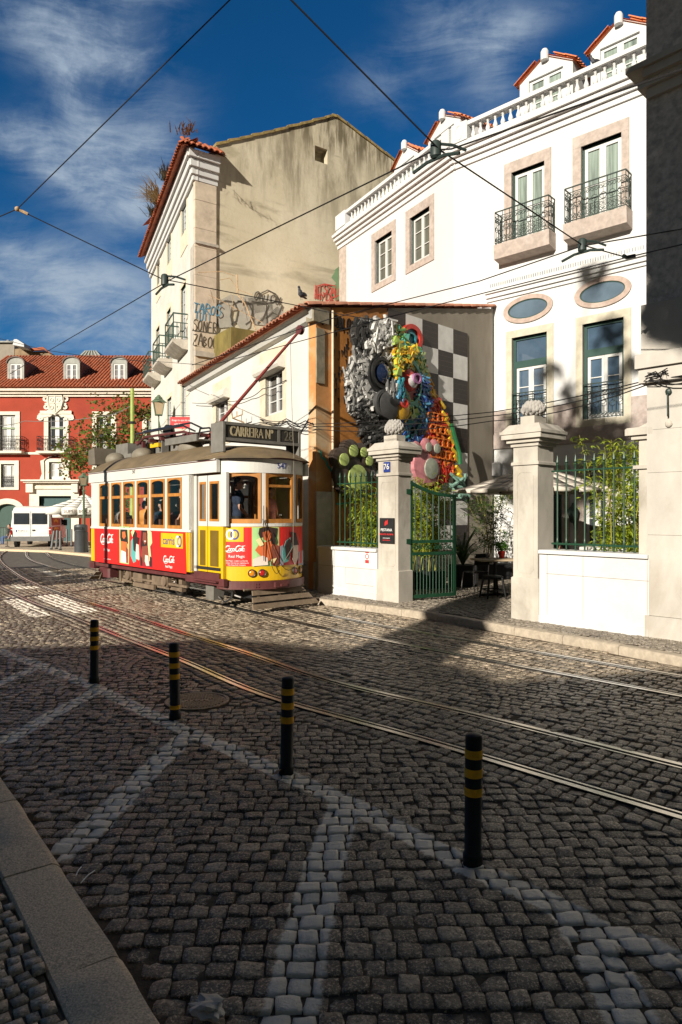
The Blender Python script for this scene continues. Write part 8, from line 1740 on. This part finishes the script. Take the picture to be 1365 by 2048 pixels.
def shade_tree(name, label, s, trunk, clumps, rs, seed):
    """big street tree; trunk and clumps given as (c, z0, ...) across the sun's path"""
    rr = random.Random(seed); base = cs2w(trunk[0][0], s, 0); base.z = 0
    t = thing(name, label, 'tree', base, None)
    pts = [cs2w(c, s, z0) for c, z0, r_ in trunk]; pts[0].z = 0
    g = MB(); g.tube(pts, [q[2] for q in trunk], 10)
    for c, z0, r_, n in clumps: g.tube([pts[-2], (pts[-1]+cs2w(c, s, z0))/2+Vector((0, 0, .5)), cs2w(c, s, z0)], [.05, .03, .015], 4)
    g.build('trunk', m_bark, t, True)
    g = MB()
    for c, z0, r_, n in clumps:
        o = cs2w(c, s, z0)
        for _ in range(n):
            d = Vector((rr.gauss(0, 1), rr.gauss(0, 1), rr.gauss(0, 1))); d = d.normalized()*r_*(rr.random()**.4); p = o+Vector((d.x, d.y*1.0, d.z))
            a_ = Vector((rr.gauss(0, 1), rr.gauss(0, 1), rr.gauss(0, 1))).normalized(); b_ = a_.orthogonal().normalized(); l = rr.uniform(.14, .26)*rs
            g.add([p-a_*l, p+b_*l*.5, p+a_*l, p-b_*l*.5], [(0, 1, 2, 3)])
    g.build('crown', m_leafd, t, recalc=False)
shade_tree('street_tree', 'tall leaning street tree behind the viewer whose shadow falls across the gateway', -9.0,
           [(-4.1, 0, .75), (-4.15, 2.6, .72), (-4.45, 3.6, .66), (-4.85, 4.5, .55), (-5.2, 5.2, .42), (-5.5, 9.5, .3)],
           [(-6.4, 10.7, 1.0, 420), (-5.2, 10.4, 1.1, 520), (-4.2, 10.8, 1.0, 420), (-5.8, 11.4, .8, 150), (-4.6, 11.5, .8, 110), (-6.9, 11.9, .5, 60), (-4.9, 12.4, .6, 35), (-3.9, 14.0, .45, 45), (-4.4, 15.6, .4, 30), (-3.6, 13.0, .5, 40), (-5.6, 13.4, .4, 25), (-3.3, 11.0, .7, 60)], 1.0, 3)
shade_tree('street_tree', 'dense round street tree behind the viewer shading the grey marble wall', -9.0,
           [(2.0, 0, .3), (2.0, 5.0, .28), (1.6, 9.0, .2)],
           [(-1.0, 8.7, .7, 330), (-1.1, 9.7, .75, 420), (-1.15, 10.7, .75, 420), (-1.15, 11.7, .75, 420), (-1.1, 12.7, .75, 420), (-1.1, 13.6, .75, 400), (-.35, 9.6, 1.25, 900), (.6, 11.2, 1.6, 1300), (-.3, 12.4, 1.3, 900), (2.2, 10.6, 2.0, 1300), (2.4, 13.2, 1.9, 1000), (.3, 13.9, 1.4, 700), (-.2, 15.0, 1.1, 400), (-.2, 8.4, .8, 170), (-.9, 8.6, .4, 40)], 1.0, 4)

shade_tree('street_tree', 'low spreading street tree outside the left edge, shading the road by the crossing', 3.0, [(-19, 0, .2), (-19, 3.2, .16), (-19, 4.2, .1)], [(-22, 5.0, .6, 260), (-20.5, 4.75, .75, 380), (-19, 4.55, .75, 380), (-17.5, 4.4, .7, 340), (-16.3, 4.45, .5, 200)], .9, 8)
t = thing('wire_pole', 'green tram wire pole outside the left edge whose shadow crosses the road and tram', 'pole', (-8.58, 12.79, 0)); MB().lathe(Fr((-8.58, 12.79, 0), (1, 0)), [(.13, 0), (.13, 1.2), (.1, 1.25), (.09, 6.6), (.1, 6.62), (.08, 6.9), (.01, 6.95)], 14).build('shaft', m_gpole, t, True)
